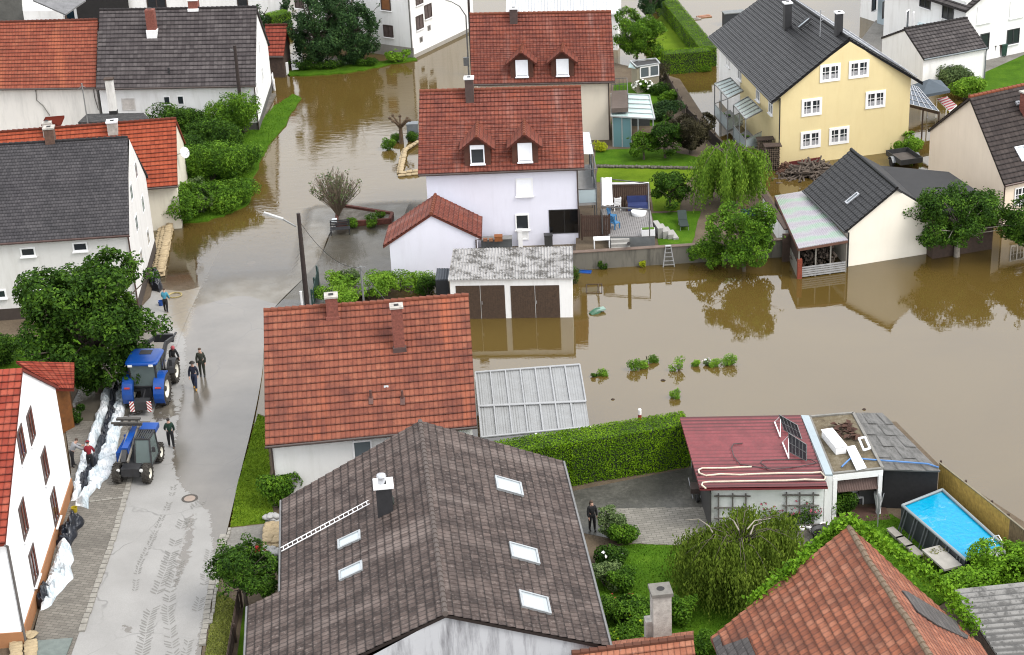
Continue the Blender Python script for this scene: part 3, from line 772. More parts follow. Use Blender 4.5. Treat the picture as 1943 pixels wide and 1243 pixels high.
def watermat():
    t = NT('floodwater'); p = t.pos(); at_ = t.n('Attribute', attribute_name='mask'); sp = t.n('SeparateColor'); t.l(at_.outputs[0], sp.inputs[0])
    n1 = t.noise(p, .07, 4, .6, 1.5); n0 = t.noise(p, .9, 4)
    dirt = t.mix(t.rng(n1, .3, .7), (.076, .049, .012, 1), (.090, .060, .016, 1))
    df = t.n('BsdfDiffuse'); t.l(dirt, df.inputs[0]); tr = t.n('BsdfTransparent'); tr.inputs[0].default_value = (.98, .97, .94, 1)
    a = t.math('ADD', sp.outputs[0], t.math('MULTIPLY', t.math('SUBTRACT', n0, .5), t.math('MULTIPLY', t.math('SUBTRACT', 1., sp.outputs[0]), .5)), clamp=True)
    ms = t.n('MixShader'); t.l(a, ms.inputs[0]); t.l(tr.outputs[0], ms.inputs[1]); t.l(df.outputs[0], ms.inputs[2])
    gl = t.n('BsdfGlossy'); gl.inputs['Roughness'].default_value = .015
    mp = t.n('Mapping'); mp.inputs['Rotation'].default_value = (0, 0, .5); mp.inputs['Scale'].default_value = (.7, 1.7, 1); t.l(p, mp.inputs[0])
    rip = t.math('MULTIPLY', t.noise(mp.outputs[0], 1.1, 4, .55, .8), sp.outputs[1]); fine = t.math('MULTIPLY', t.noise(p, 5., 2), .04)
    bp = t.n('Bump'); bp.inputs['Distance'].default_value = .2; bp.inputs['Strength'].default_value = .5; t.l(t.math('ADD', rip, t.math('MULTIPLY', fine, t.math('ADD', sp.outputs[1], .05))), bp.inputs['Height'])
    t.l(bp.outputs[0], gl.inputs['Normal'])
    fr = t.n('Fresnel'); fr.inputs['IOR'].default_value = 2.0; t.l(bp.outputs[0], fr.inputs['Normal'])
    m2 = t.n('MixShader'); t.l(t.math('MULTIPLY', fr.outputs[0], sp.outputs[2]), m2.inputs[0]); t.l(ms.outputs[0], m2.inputs[1]); t.l(gl.outputs[0], m2.inputs[2]); t.l(m2.outputs[0], t.out.inputs[0]); return t.m
def build_water():
    xs = [-1500, -400, -150]+list(range(-60, 71, 1))+[150, 400, 1500]; ys = [-300, -50, 40]+list(range(60, 205, 1))+[300, 600, 1800]
    vv = [(x, y, 0) for y in ys for x in xs]; nx = len(xs); f = [(j*nx+i, j*nx+i+1, (j+1)*nx+i+1, (j+1)*nx+i) for j in range(len(ys)-1) for i in range(nx-1)]
    me = bpy.data.meshes.new('floodwater'); me.from_pydata(vv, [], f); me.materials.append(watermat()); ca = me.color_attributes.new('mask', 'FLOAT_COLOR', 'POINT')
    for i, (x, y, _) in enumerate(vv):
        street = sstep(-4, -8, x)*sstep(99, 104, y)*sstep(-34, -26, x)
        a = 1-street+street*min(1, max(.0, -Z(x, y))/.2)
        rp = .03+.13*sstep(-4, -9, x)*sstep(110, 118, y)*(.45+.9*max(0, noise.noise(V((x*.12, y*.12, 3)))+.35))
        ca.data[i].color = (a, rp, 1-street*(1-sstep(0, .06, -Z(x, y))), 1)
    o = bpy.data.objects.new('floodwater', me); col0.objects.link(o); tag(o, kind='structure')
build_water()
g = MB().poly([(-2000, -400, -.75), (2000, -400, -.75), (2000, 2600, -.75), (-2000, 2600, -.75)]).build('ground', EARTH); tag(g, kind='structure')

ROWS = [((105, 1330), (372, 1330)), ((135, 1243), (382, 1235)), ((175, 1130), (395, 1140)), ((216, 1012), (425, 1030)), ((247, 911), (452, 915)), ((285, 800), (480, 800)),
        ((320, 700), (497, 710)), ((345, 630), (503, 640)), ((368, 575), (520, 585)), ((412, 484), (600, 500)), ((456, 407), (640, 420)), ((490, 340), (740, 340)), ((520, 270), (790, 270)), ((545, 190), (800, 190)), ((600, 130), (880, 130))]
WET = world_poly([(352, 700), (335, 815), (328, 880), (340, 925), (372, 955), (400, 985), (408, 1080), (390, 1160), (374, 1243), (365, 1300), (395, 1320), (500, 850), (520, 600), (680, 420), (456, 407), (412, 484), (368, 575), (350, 640)])
PUD = [world_poly(q) for q in ([(250, 770), (330, 740), (345, 790), (300, 812)], [(230, 1190), (262, 1195), (255, 1215), (225, 1210)], [(352, 985), (378, 978), (372, 1060), (345, 1120), (322, 1150), (330, 1080)])]
MUD = world_poly([(300, 520), (330, 420), (455, 405), (410, 484), (372, 560), (355, 640), (330, 620)])
def rmask(p):
    if p.y > 112: return (1, .3, 0)
    w_ = soft(p.x, p.y, WET, .7)
    for q in PUD: w_ = max(w_, soft(p.x, p.y, q, .5)*.62)
    return (w_, soft(p.x, p.y, MUD, 1.), 0)
strip('road', ROWS, 0, ROAD, 48, 240, rmask)
LROWS = [((-60, 1345), (105, 1330)), ((45, 1240), (135, 1243)), ((75, 1160), (175, 1130)), ((112, 1010), (216, 1012)), ((135, 915), (247, 911)), ((122, 800), (285, 800)), ((165, 700), (320, 700)), ((240, 610), (345, 630)), ((285, 560), (368, 575)), ((300, 485), (412, 484)), ((318, 410), (456, 407)), ((380, 380), (490, 340))]
PW = world_poly([(120, 830), (285, 790), (345, 640), (300, 600), (150, 690)])
strip('paved_path', LROWS[:6], .03, PAVE, 12, 90, None, .3)
strip('forecourt', LROWS[5:], .03, ROAD, 24, 120, lambda p: (soft(p.x, p.y, PW, 1.5)*.75, soft(p.x, p.y, MUD, 1.5)*.9+.1, 0), .3)
RROWS = [((520, 585), (590, 600)), ((600, 500), (745, 523)), ((640, 420), (745, 470)), ((690, 375), (770, 400)), ((740, 340), (800, 340)), ((790, 270), (815, 270))]
strip('yard', RROWS, .005, PAVEW, 10, 60, None, .2)
land('yard_left', [(-500, 1420), (-60, 1345), (45, 1240), (75, 1160), (112, 1010), (135, 915), (122, 800), (165, 700), (240, 610), (285, 560), (300, 485), (-400, 540)], .16, EARTH)
land('front_lawn', [(-200, 640), (60, 640), (230, 610), (170, 690), (120, 700), (-200, 720)], .2, GRASS)
land('verge', [(555, 178), (572, 186), (560, 205), (530, 250), (500, 290), (480, 335), (472, 385), (440, 402), (395, 418), (330, 424), (285, 418), (282, 340), (360, 245), (470, 250), (520, 200)], .1, GRASS, amp=3)
land('far_verge', [(540, 136), (600, 125), (705, 118), (785, 107), (792, 113), (735, 122), (690, 133), (620, 141), (550, 143)], .1, GRASS, amp=2)
LZ = .26
land('plot', [(440, 1000), (437, 995), (470, 860), (490, 785), (505, 790), (905, 835), (1000, 850), (1310, 800), (1540, 800), (1700, 800), (1790, 890), (1943, 990), (2300, 1150), (2300, 1600), (350, 1600), (382, 1243), (409, 1066)], LZ-.004, EARTH, amp=0)
land('lawn_strip', [(489, 786), (506, 792), (510, 860), (519, 990), (437, 999), (449, 925), (470, 855)], LZ+.03, GRASSL, .3, 1.5)
land('entrance_path', [(436, 1002), (520, 992), (550, 1000), (540, 1085), (410, 1085), (420, 1040)], LZ+.008, CONC, .3)
land('lawn_strip', [(411, 1120), (444, 1140), (452, 1145), (437, 1243), (425, 1320), (375, 1320), (388, 1243)], LZ+.03, GRASSY, .3, 1.5)
land('garden_strip', [(464, 1140), (474, 1150), (470, 1320), (440, 1320)], LZ+.03, GRASS, .3)
land('driveway', [(1070, 935), (1310, 887), (1335, 930), (1350, 1000), (1290, 1033), (1200, 1030), (1100, 1010)], LZ+.006, WETASPH, .3)
land('paved_path', [(1140, 965), (1345, 962), (1352, 1000), (1290, 1034), (1200, 1031), (1150, 1010)], LZ+.012, PAVEG, .3, 2)
land('lawn', [(1140, 1040), (1205, 1032), (1290, 1035), (1420, 1040), (1560, 1035), (1600, 985), (1690, 975), (1760, 1020), (1860, 1100), (1600, 1260), (1150, 1260), (1120, 1100)], LZ+.02, GRASS, .3, 1.5)
land('gravel_bed', [(1400, 1008), (1560, 1000), (1562, 1012), (1540, 1030), (1500, 1036), (1460, 1030)], LZ+.035, GRAVEL, .3, 1)
land('patio', [(1580, 960), (1680, 962), (1690, 985), (1600, 992)], LZ+.028, flat('red_paving', C(105, 75, 62), .8), .3)
GZ = .45
land('garden', [(1092, 478), (1310, 468), (1500, 462), (1467, 378), (1440, 335), (1398, 300), (1345, 235), (1290, 150), (1258, 140), (1160, 118), (1100, 270)], GZ, EARTH, 1.1)
land('lawn', [(1130, 345), (1135, 318), (1330, 322), (1300, 350), (1290, 400), (1240, 400), (1232, 345)], GZ+.02, GRASSL, .3, 1.5)
land('lawn', [(1130, 312), (1130, 285), (1240, 280), (1330, 300), (1330, 316)], GZ+.02, GRASS, .3, 1.5)
land('lawn', [(1252, 470), (1236, 405), (1330, 400), (1312, 468)], GZ+.02, GRASS, .3, 1.5)
land('lawn', [(1160, 235), (1165, 160), (1250, 150), (1290, 200), (1262, 240)], GZ+.02, GRASS, .3, 1.5)
land('lawn', [(1225, 60), (1262, 20), (1352, 108), (1250, 116)], .2, GRASSL, .6, 1.)
land('lawn', [(1850, 165), (1862, 140), (1943, 104), (2150, 50), (2150, 160), (1943, 165), (1880, 205)], .25, GRASS, 1.)
land('plot', [(1600, 120), (1660, 40), (1800, -60), (2400, -200), (2400, 60), (1943, 103), (1860, 145), (1860, 160), (1750, 150)], .2, CONC, 1.)
land('gravel_strip', [(485, 246), (492, 240), (524, 178), (514, 176), (503, 200)], .14, GRAVEL, .5)

# prints of the tractor tyres
TM = flat('track_wet', C(152, 149, 142), .4, var=.22, scale=1.5)
def track(px, wd, step, seed):
    rnd.seed(seed); P = [gz(*q) for q in px]; mb = MB(); pts = []
    for a, b in zip(P, P[1:]):
        n = max(1, int((b-a).length/step))
        pts += [(a.lerp(b, k/n), (b-a).normalized()) for k in range(n)]
    for p, d in pts:
        if rnd.random() < .1 or noise.noise(p*.7) < -.18: continue
        x = V((d.y, -d.x, 0))
        for s_ in (-1, 1):
            if rnd.random() < .1: continue
            a = p+x*s_*.03; b = p+x*s_*wd*rnd.uniform(.45, .58)-d*wd*.42; hw = step*rnd.uniform(.16, .27)
            a = a+rdir()*.02; b = b+rdir()*.035; q = [a-d*hw, a+d*hw, a.lerp(b, .5)+d*(hw*1.2), b+d*hw, b-d*hw, a.lerp(b, .5)-d*hw*1.15]
            q = [V((c.x, c.y, Z(c.x, c.y)+.008)) for c in q]; mb.poly(q)
    tag(mb.build('tyre_track', TM), kind='structure')
track([(330, 922), (324, 948), (297, 1005), (263, 1076), (255, 1125)], .3, .2, 1)
track([(378, 955), (351, 982), (331, 1032), (314, 1083), (297, 1127), (280, 1181), (268, 1250)], .62, .21, 2)
track([(362, 985), (340, 1068), (325, 1110), (318, 1161), (330, 1250)], .6, .21, 3)
track([(399, 1046), (387, 1110), (368, 1178), (350, 1250)], .45, .2, 4)
def stonerow(px, n, wd, name, c):
    P = [gz(*q) for q in px]; mb = MB(); rnd.seed(8); tot = sum((b-a).length for a, b in zip(P, P[1:]))
    for a, b in zip(P, P[1:]):
        L = (b-a).length; k = max(1, int(n*L/tot)); d = (b-a)/L
        for i in range(k):
            p = a.lerp(b, (i+.5)/k); mb.box((p.x+rnd.uniform(-.02, .02), p.y, Z(p.x, p.y)+.02), (wd*rnd.uniform(.8, 1.), L/k*.86, .12), math.atan2(d.y, d.x)-math.pi/2)
    tag(mb.build(name, flat('kerb_stone', c, .8, var=.3)), kind='structure')
stonerow([(384, 1225), (397, 1140), (411, 1066), (424, 1015)], 24, .32, 'gutter_stones', C(190, 185, 174))
stonerow([(400, 1185), (413, 1105), (428, 1030), (437, 1003)], 30, .16, 'kerb', C(178, 174, 166))
stonerow([(155, 1200), (160, 1185), (216, 1020), (247, 912), (275, 830)], 46, .3, 'kerb', C(150, 144, 134))
stonerow([(160, 955), (235, 946)], 7, .12, 'kerb', C(190, 186, 178))

# ------------------------------------------------------------------ houses
WHITE = flat('white_paint', (.72, .72, .72, 1), .5, var=.06); DARKG = glass('dark_glass'); GREYG_ = glass('grey_glass', (.10, .12, .13, 1), .08)
BRICK = flat('brick_red', (.16, .05, .035, 1), .9, var=.45, scale=9)
BROWNB = flat('brown_sheet', (.055, .035, .03, 1), .7, var=.3); SOOT = flat('black_slate', (.018, .018, .02, 1), .6, var=.3)
LEADW = flat('white_metal', (.62, .63, .65, 1), .4, var=.08); ALU = flat('aluminium', (.42, .43, .45, 1), .35, .6, var=.1)
SHUT = flat('shutter_white', (.78, .80, .84, 1), .5, var=.05)
STONEC = flat('chimney_render', (.34, .32, .29, 1), .9, var=.35, scale=4, bump=.02)
OLDB = flat('old_timber', (.045, .028, .02, 1), .85, var=.4, scale=5)
RR = tiles('ridge_red', [(.13, .038, .022, 1), (.24, .075, .04, 1)], .4, .2, .2, .1)
# dark grey roofed white house, left
W1 = plaster('wall_offwhite', (.60, .59, .57, 1), (.38, .36, .33, 1), .35)
WB = plaster('wall_white', (.74, .74, .73, 1), (.46, .45, .42, 1), .45)
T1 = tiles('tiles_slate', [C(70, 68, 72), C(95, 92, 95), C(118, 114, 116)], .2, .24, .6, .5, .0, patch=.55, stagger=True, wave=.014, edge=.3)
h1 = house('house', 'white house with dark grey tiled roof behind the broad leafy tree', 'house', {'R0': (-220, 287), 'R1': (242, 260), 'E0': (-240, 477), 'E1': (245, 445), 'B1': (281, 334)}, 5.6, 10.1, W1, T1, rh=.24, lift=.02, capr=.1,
           gmat=flat('gutter_brown', (.05, .025, .02, 1), .4), pipe=['E1E'], plinth=(.95, flat('plinth_brown', C(88, 76, 68), .9, var=.2)), ie=.3, iv=.12, sag=.02)
FR = flat('frame_white', (.75, .75, .75, 1), .45, var=.04)
for q in ((53, 478), (152, 468), (65, 541), (-2, 558)): window(h1, 'E', q, .95, .62, FR, DARKG, 'plain', FR, fw_=.1, outer=.05)
for q in ((258, 323), (249, 365), (271, 387), (259, 424), (281, 450), (268, 489)): window(h1, '1', q, 1.0, 1.15, FR, GREYG_, 'cross', outer=.025)
chimney(h1, 'rE', (96, 278), .62, .62, 1.15, flat('chimney_brown', C(125, 95, 80), .9, var=.4, scale=6), STONEC, .05)
# orange roofed house behind it
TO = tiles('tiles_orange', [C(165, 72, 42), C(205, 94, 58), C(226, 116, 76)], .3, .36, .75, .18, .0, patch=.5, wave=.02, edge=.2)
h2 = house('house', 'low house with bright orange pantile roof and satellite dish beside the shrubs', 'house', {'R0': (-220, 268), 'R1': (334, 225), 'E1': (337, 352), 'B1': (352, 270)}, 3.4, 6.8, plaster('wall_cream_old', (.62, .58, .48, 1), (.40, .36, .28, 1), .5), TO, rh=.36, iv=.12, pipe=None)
chimney(h2, 'rE', (215, 258), .72, .7, .95, STONEC, LEADW, .06)
chimney(h2, 'rE', (92, 262), .65, .6, 1.1, STONEC, None)
# dark roofed house at the street bend and the barn joined to it
TD = tiles('tiles_brown', [C(82, 74, 75), C(108, 100, 100), C(134, 126, 125)], .34, .40, .8, .25, .1, C(165, 158, 155), patch=.35, wave=.02, edge=.24)
h4 = house('house', 'long white house with grey brown tiled roof beside the dark pole', 'house', {'R0': (189, 19), 'R1': (487, 13), 'E0': (182.5, 168), 'E1': (485, 162), 'B1': (512, 84)}, 4.0, 9.0, WB, TD, rh=.40, iv=.15, sag=.03, pipe=['E1E'], plinth=(.7, flat('plinth_grey', C(120, 118, 114), .9)))
chimney(h4, 'rE', (289, 71), .75, .6, 2.3, BRICK, None, base=(WHITE, .62))
chimney(h4, 'rE', (367, 22), .8, .7, .9, BRICK, WHITE, .04, base=(WHITE, .25))
window(h4, 'E', (244, 198), 1.15, 1.05, flat('surround_grey', (.5, .48, .46, 1), .8), WHITE, 'plain', None, (flat('shutter_beige', (.45, .42, .39, 1), .7), .98), outer=.04)
for q in ((317, 191), (343, 190)): window(h4, 'E', q, .55, .75, FR, DARKG, 'plain', fw_=.06)
for q in ((491, 90), (497, 141), (486, 170)): window(h4, '1', q, .9, 1.2, FR, GREYG_, 'cross')
vp = MB(); p = hit(321, 139, h4.pl['rE'][0], h4.pl['rE'][1]); vp.tube([p, p+V((0, 0, .45))], .09, 8); vp.build('vent_pipe', SOOT, h4.root)
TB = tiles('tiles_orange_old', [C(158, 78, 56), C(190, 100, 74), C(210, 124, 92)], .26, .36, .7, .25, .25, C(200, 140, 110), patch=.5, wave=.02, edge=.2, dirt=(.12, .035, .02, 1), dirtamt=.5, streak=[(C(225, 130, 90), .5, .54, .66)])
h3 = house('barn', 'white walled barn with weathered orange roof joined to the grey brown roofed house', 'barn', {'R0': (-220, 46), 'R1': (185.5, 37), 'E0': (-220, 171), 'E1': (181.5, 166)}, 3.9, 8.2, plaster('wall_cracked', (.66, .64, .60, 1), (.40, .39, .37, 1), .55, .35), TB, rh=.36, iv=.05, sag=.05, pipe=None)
cm_ = MB()
for pth in ([(68, 170), (70, 190), (82, 200), (95, 219)], [(177, 166), (180, 185), (187, 208)]):
    for a, b in zip(pth, pth[1:]):
        A, B = hit(*a, *h3.pl['E'][:2]), hit(*b, *h3.pl['E'][:2]); cm_.beam(A+V((0, -.004, 0)), B+V((0, -.004, 0)), .22, .02)
cm_.build('patched_crack', flat('crack_mortar', C(165, 162, 156), .95, var=.2), h3.root)
# small red roofed shed and white house far behind
TS = tiles('tiles_red', [C(150, 62, 45), C(185, 84, 62), C(205, 105, 80)], .3, .40, .8, .2, .0, patch=.3, edge=.22)
h5 = house('shed', 'small dark shed with red tiled roof beside the conifer', 'shed', {'R0': (503, 48), 'R1': (545, 47), 'E0': (507, 107), 'E1': (538, 107)}, 2.0, 4.3, OLDB, TS, rh=.4, iv=.05, ie=.1, pipe=None)
# two dormer houses
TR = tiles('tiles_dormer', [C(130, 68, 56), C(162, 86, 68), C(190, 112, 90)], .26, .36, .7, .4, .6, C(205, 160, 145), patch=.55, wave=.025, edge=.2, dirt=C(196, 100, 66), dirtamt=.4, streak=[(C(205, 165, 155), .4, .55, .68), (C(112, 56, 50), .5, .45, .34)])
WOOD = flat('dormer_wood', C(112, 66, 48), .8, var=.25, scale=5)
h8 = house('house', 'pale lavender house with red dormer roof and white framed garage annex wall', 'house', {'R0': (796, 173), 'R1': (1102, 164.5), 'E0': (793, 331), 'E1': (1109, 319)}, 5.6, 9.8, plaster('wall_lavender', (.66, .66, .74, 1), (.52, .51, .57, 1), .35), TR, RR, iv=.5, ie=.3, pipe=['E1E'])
dormer(h8, 'E', (907, 315), 1.75, 1.45, .72, TR, WOOD, SHUT, DARKG, .18)
dormer(h8, 'E', (997, 311), 1.75, 1.45, .72, TR, WOOD, SHUT, DARKG, .97)
chimney(h8, 'rE', (892, 198), .58, .58, 1.75, BROWNB, LEADW, .06)
window(h8, 'E', (995, 355), 1.15, 1.3, FR, DARKG, 'plain', FR, (SHUT, .97))
window(h8, 'E', (991, 421), .95, 1.15, FR, DARKG, 'plain', FR)
window(h8, 'E', (1071, 420), 2.1, 1.75, flat('frame_black', (.02, .02, .02, 1), .4), glass('black_pane', (.006, .006, .007, 1), .1), 'two', None, fw_=.06, mun=.025, outer=.03)
window(h8, 'E', (992, 445), .8, .75, FR, WHITE, 'plain')
h7 = house('house', 'beige house with red dormer roof standing behind the lavender one', 'house', {'R0': (891, 27), 'R1': (1159.5, 22), 'E0': (894, 160), 'E1': (1167, 154.5)}, 5.3, 9.9, plaster('wall_beige', (.62, .56, .46, 1), None, .3), TR, RR, iv=.5, ie=.3, pipe=['E1E'])
for q in ((991, 149), (1068, 147)): dormer(h7, 'E', q, 1.75, 1.45, .72, TR, WOOD, SHUT, DARKG, .97)
chimney(h7, 'rE', (975, 49), .6, .6, 1.3, BROWNB, LEADW, .06)
# annex with gable to the viewer
h9 = house('annex', 'small gabled lavender annex with red tiled roof in front of the dormer house', 'annex', {'R0': (818, 406), 'R1': (826, 369), 'E0': (914, 451), 'E1': (915, 412), 'B0': (727, 467)}, 2.5, 4.45, MATS['wall_lavender'], TR, RR, ie=.4, iv=.15, pipe=['E00'], gutter='')
# red brown roofed house in the middle
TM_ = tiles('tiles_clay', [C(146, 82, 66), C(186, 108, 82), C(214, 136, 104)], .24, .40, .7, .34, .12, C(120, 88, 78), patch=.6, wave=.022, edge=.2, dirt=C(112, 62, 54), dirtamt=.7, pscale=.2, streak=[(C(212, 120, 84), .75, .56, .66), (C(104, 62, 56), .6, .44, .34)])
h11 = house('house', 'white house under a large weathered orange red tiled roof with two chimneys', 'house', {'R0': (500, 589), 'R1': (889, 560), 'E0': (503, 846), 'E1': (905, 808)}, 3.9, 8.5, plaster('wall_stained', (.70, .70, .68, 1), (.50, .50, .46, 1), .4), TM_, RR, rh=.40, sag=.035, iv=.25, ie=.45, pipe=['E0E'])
chimney(h11, 'rE', (632, 606), .62, .6, 1.2, BRICK, STONEC, .05, base=(BRICK, .15))
chimney(h11, 'rE', (759, 669), .58, .55, 2.5, BRICK, STONEC, .06, base=(flat('flashing_lead', C(110, 85, 80), .6), .3))
for q in ((667, 642), (815, 629), (733, 737)): skylight(h11, 'rE', q, .24, .3, flat('zinc', (.28, .29, .29, 1), .4, .5), GREYG_, .05, 'roof_hatch')
for q in ((704, 757), (764, 758)):
    p, n_ = hit(*q, *h11.pl['rE'][:2]), h11.pl['rE'][1]; v_ = MB(); v_.tube([p, p+V((0, 0, .5))], .07, 8); v_.frame(p, V((1, 0, 0)), n_.cross(V((1, 0, 0))), n_, (-.12, -.35, .05), (.12, .1, .09)); v_.build('vent_pipe', flat('vent_clay', C(120, 80, 70), .7), h11.root)
window(h11, 'E', (688, 853), 1.0, 1.1, FR, GREYG_, 'plain', FR)
# big brown roof in the foreground
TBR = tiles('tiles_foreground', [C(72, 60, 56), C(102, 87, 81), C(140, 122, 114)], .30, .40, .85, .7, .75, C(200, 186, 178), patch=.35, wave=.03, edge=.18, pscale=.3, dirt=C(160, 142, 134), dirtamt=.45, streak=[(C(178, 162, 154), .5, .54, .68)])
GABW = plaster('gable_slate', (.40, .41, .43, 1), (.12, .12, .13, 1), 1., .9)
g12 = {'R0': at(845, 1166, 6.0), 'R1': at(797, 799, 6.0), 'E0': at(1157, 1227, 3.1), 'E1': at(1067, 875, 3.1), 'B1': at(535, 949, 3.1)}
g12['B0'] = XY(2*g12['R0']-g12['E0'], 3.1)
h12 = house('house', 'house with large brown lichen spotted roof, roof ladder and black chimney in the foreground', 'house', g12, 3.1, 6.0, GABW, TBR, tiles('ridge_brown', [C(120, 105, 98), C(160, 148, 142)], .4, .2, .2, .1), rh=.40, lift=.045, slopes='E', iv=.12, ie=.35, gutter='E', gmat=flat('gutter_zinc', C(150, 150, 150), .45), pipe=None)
rb = MB(); A_ = at(535, 949, 3.1); R0_, R1_ = g12['R0'], g12['R1']; Nn = at(532.5, 1122, 3.1)
# the left slope: upper field to the notch, lower field running further down
rd_ = (R0_-R1_).normalized(); Rn = R1_+rd_*(Nn-R1_).dot(rd_)
P1, n12 = slope(rb, A_, Nn, Rn, R1_, .40, .045, ncol=8, uo=(40, 0)); slab(rb, A_, Nn, Rn, R1_)
d12 = (Nn-Rn).normalized(); kx = (at(471, 1157, 2.55)-Nn).length; Ln = Nn+d12*kx; Lb = Ln+(R0_-Rn)*1.02
nrows = round(kx/.40)
slope(rb, Ln, Lb, R0_, Rn, .40, .045, ncol=8, uo=(40+(Nn-A_).length, -nrows*.40)); slab(rb, Ln, Lb, R0_, Rn)
o_ = rb.build('roof', TBR, h12.root)
h12.pl['rB'] = (A_, n12, (Nn-A_).normalized())
gm_ = MB(); gm_.tube([A_+V((-.06, 0, -.05)), Nn+V((-.06, 0, -.05))], .07, 8); gm_.tube([Ln+V((-.06, 0, -.05)), Lb+V((-.06, 0, -.05))], .07, 8); gm_.build('gutter', MATS['gutter_zinc'], h12.root)
for q in ((965, 924), (994, 1052), (1014, 1145)): skylight(h12, 'rE', q, 1.25, 1.35, flat('skylight_grey', (.33, .35, .36, 1), .35, .4), glass('sky_pane', (.30, .335, .355, 1), .1), .12)
for q in ((664, 1026), (667, 1085)): skylight(h12, 'rB', q, .78, 1.15, MATS['skylight_grey'], glass('sky_pane2', (.35, .4, .42, 1), .08), .12)
cb = chimney(h12, 'rB', (717, 977), .72, .72, 1.55, SOOT, WHITE, .1)
cp_, cn_, ct_ = h12.pl['rB']; cc = hit(717, 977, cp_, cn_); fl = MB(); fl.tube([V((cc.x+.3, cc.y, cc.z+1.6)), V((cc.x+.3, cc.y, cc.z+2.)), V((cc.x+.3, cc.y, cc.z+2.0))], .16, 10); fl.lathe(V((cc.x+.3, cc.y, cc.z+2.02)), (0, 0, 1), [(0, .24), (.08, .2), (.16, .001)], 12); fl.build('cowl', ALU, cb)
ld = MB(); a_, b_ = hit(536, 1047, cp_, cn_)+cn_*.14, hit(703, 957, cp_, cn_)+cn_*.14; u_ = (b_-a_).normalized(); w_ = u_.cross(cn_).normalized()*.17
ld.tube([a_-w_, b_-w_], .025, 6); ld.tube([a_+w_, b_+w_], .025, 6)
for k in range(19): p = a_.lerp(b_, (k+.5)/19); ld.tube([p-w_, p+w_], .02, 6)
ld.build('roof_ladder', WHITE, h12.root)
hp_ = hit(741, 955, cp_, cn_); MB().frame(hp_, ct_, cn_.cross(ct_), cn_, (-.3, -.2, .0), (.3, .2, .22)).build('roof_step', flat('step_green', (.03, .035, .03, 1), .6), h12.root)
# orange roof bottom right
TOR = tiles('tiles_orange_mossy', [C(160, 98, 76), C(214, 132, 98), C(236, 166, 134)], .30, .40, .75, .5, .15, C(104, 92, 52), patch=.35, wave=.035, edge=.2, dirt=C(134, 90, 74), dirtamt=.6, streak=[(C(120, 84, 72), .5, .54, .66)])
g13 = {'R1': at(1610, 1001, 8.0), 'R0': at(1762, 1241, 8.0)}
g13['R0'] = g13['R1']+(g13['R0']-g13['R1'])*1.35
g13['B1'] = at(1348, 1209, 3.0); g13['E1'] = at(1858, 1222, 3.0)
g13['B0'] = g13['B1']+(g13['R0']-g13['R1']); g13['E0'] = g13['E1']+(g13['R0']-g13['R1'])
h13 = house('house', 'house with mossy orange tiled roof and leafy creeper along its verge', 'house', g13, 3., 8., WB, TOR, tiles('ridge_mossy', [C(160, 130, 105), C(196, 176, 150)], .4, .2, .2, .1), rh=.40, lift=.06, sag=.07, iv=.1, ie=.3, gutter='', pipe=None)
TGP = tiles('tiles_grey_patch', [C(92, 88, 88), C(120, 115, 113), C(140, 134, 130)], .30, .40, .7, .5, .3)
def roofpatch(h, side, px, mat, name):
    p0, n, t = h.pl['r'+side]; s_ = n.cross(t); mb = MB(); Q = [hit(*q, p0+n*.085, n) for q in px]
    mb.poly(Q, [((q-p0).dot(t), (q-p0).dot(s_)) for q in Q]); mb.poly([q-n*.05 for q in Q]); 
    for a, b in zip(Q, Q[1:]+Q[:1]): mb.poly([a, b, b-n*.05, a-n*.05])
    return mb.build(name, mat, h.root)
roofpatch(h13, 'B', [(1352, 1212), (1364, 1204), (1370, 1226), (1418, 1209), (1436, 1250), (1362, 1250)], TGP, 'grey_patch')
roofpatch(h13, 'E', [(1712, 1120), (1722, 1122), (1815, 1178), (1822, 1196), (1838, 1206), (1836, 1212), (1780, 1186), (1742, 1160)], TGP, 'grey_patch')
# small orange roof, bottom centre
g14 = {'R0': at(1085, 1240, 3.4), 'R1': at(1315, 1210, 3.4), 'E0': at(1080, 1330, 2.4), 'E1': at(1326, 1292, 2.4)}
h14 = house('outbuilding', 'low outbuilding with orange tiled roof at the bottom edge beside the stone chimney', 'outbuilding', g14, 2.4, 3.4, WB, tiles('tiles_pale_orange', [C(185, 110, 82), C(214, 140, 108), C(226, 160, 130)], .26, .4, .6, .6, .2), rh=.4, iv=.1, ie=.2, gutter='', pipe=None)
cz_ = at(1256, 1212, 2.6); ch_ = thing('chimney_stack', 'grey concrete chimney stack rising behind the low orange roof', 'chimney', (cz_.x, cz_.y, 0))
MB().box((cz_.x, cz_.y+.4, 2.3), (.78, .78, 4.8), .1).build('stack', STONEC, ch_); c_ = MB(); c_.box((cz_.x, cz_.y+.4, 4.78), (.92, .92, .16), .1); c_.build('cap', flat('cap_concrete', C(150, 146, 138), .9, var=.3), ch_)
MB().lathe((cz_.x, cz_.y+.4, 4.862), (0, 0, 1), [(0, .001), (.01, .17)], 14).build('flue', MATS['soot'], ch_)
MB().box((cz_.x-.5, cz_.y+.5, 1.7), (.35, .5, 3.2), .1).build('shoulder', STONEC, ch_)
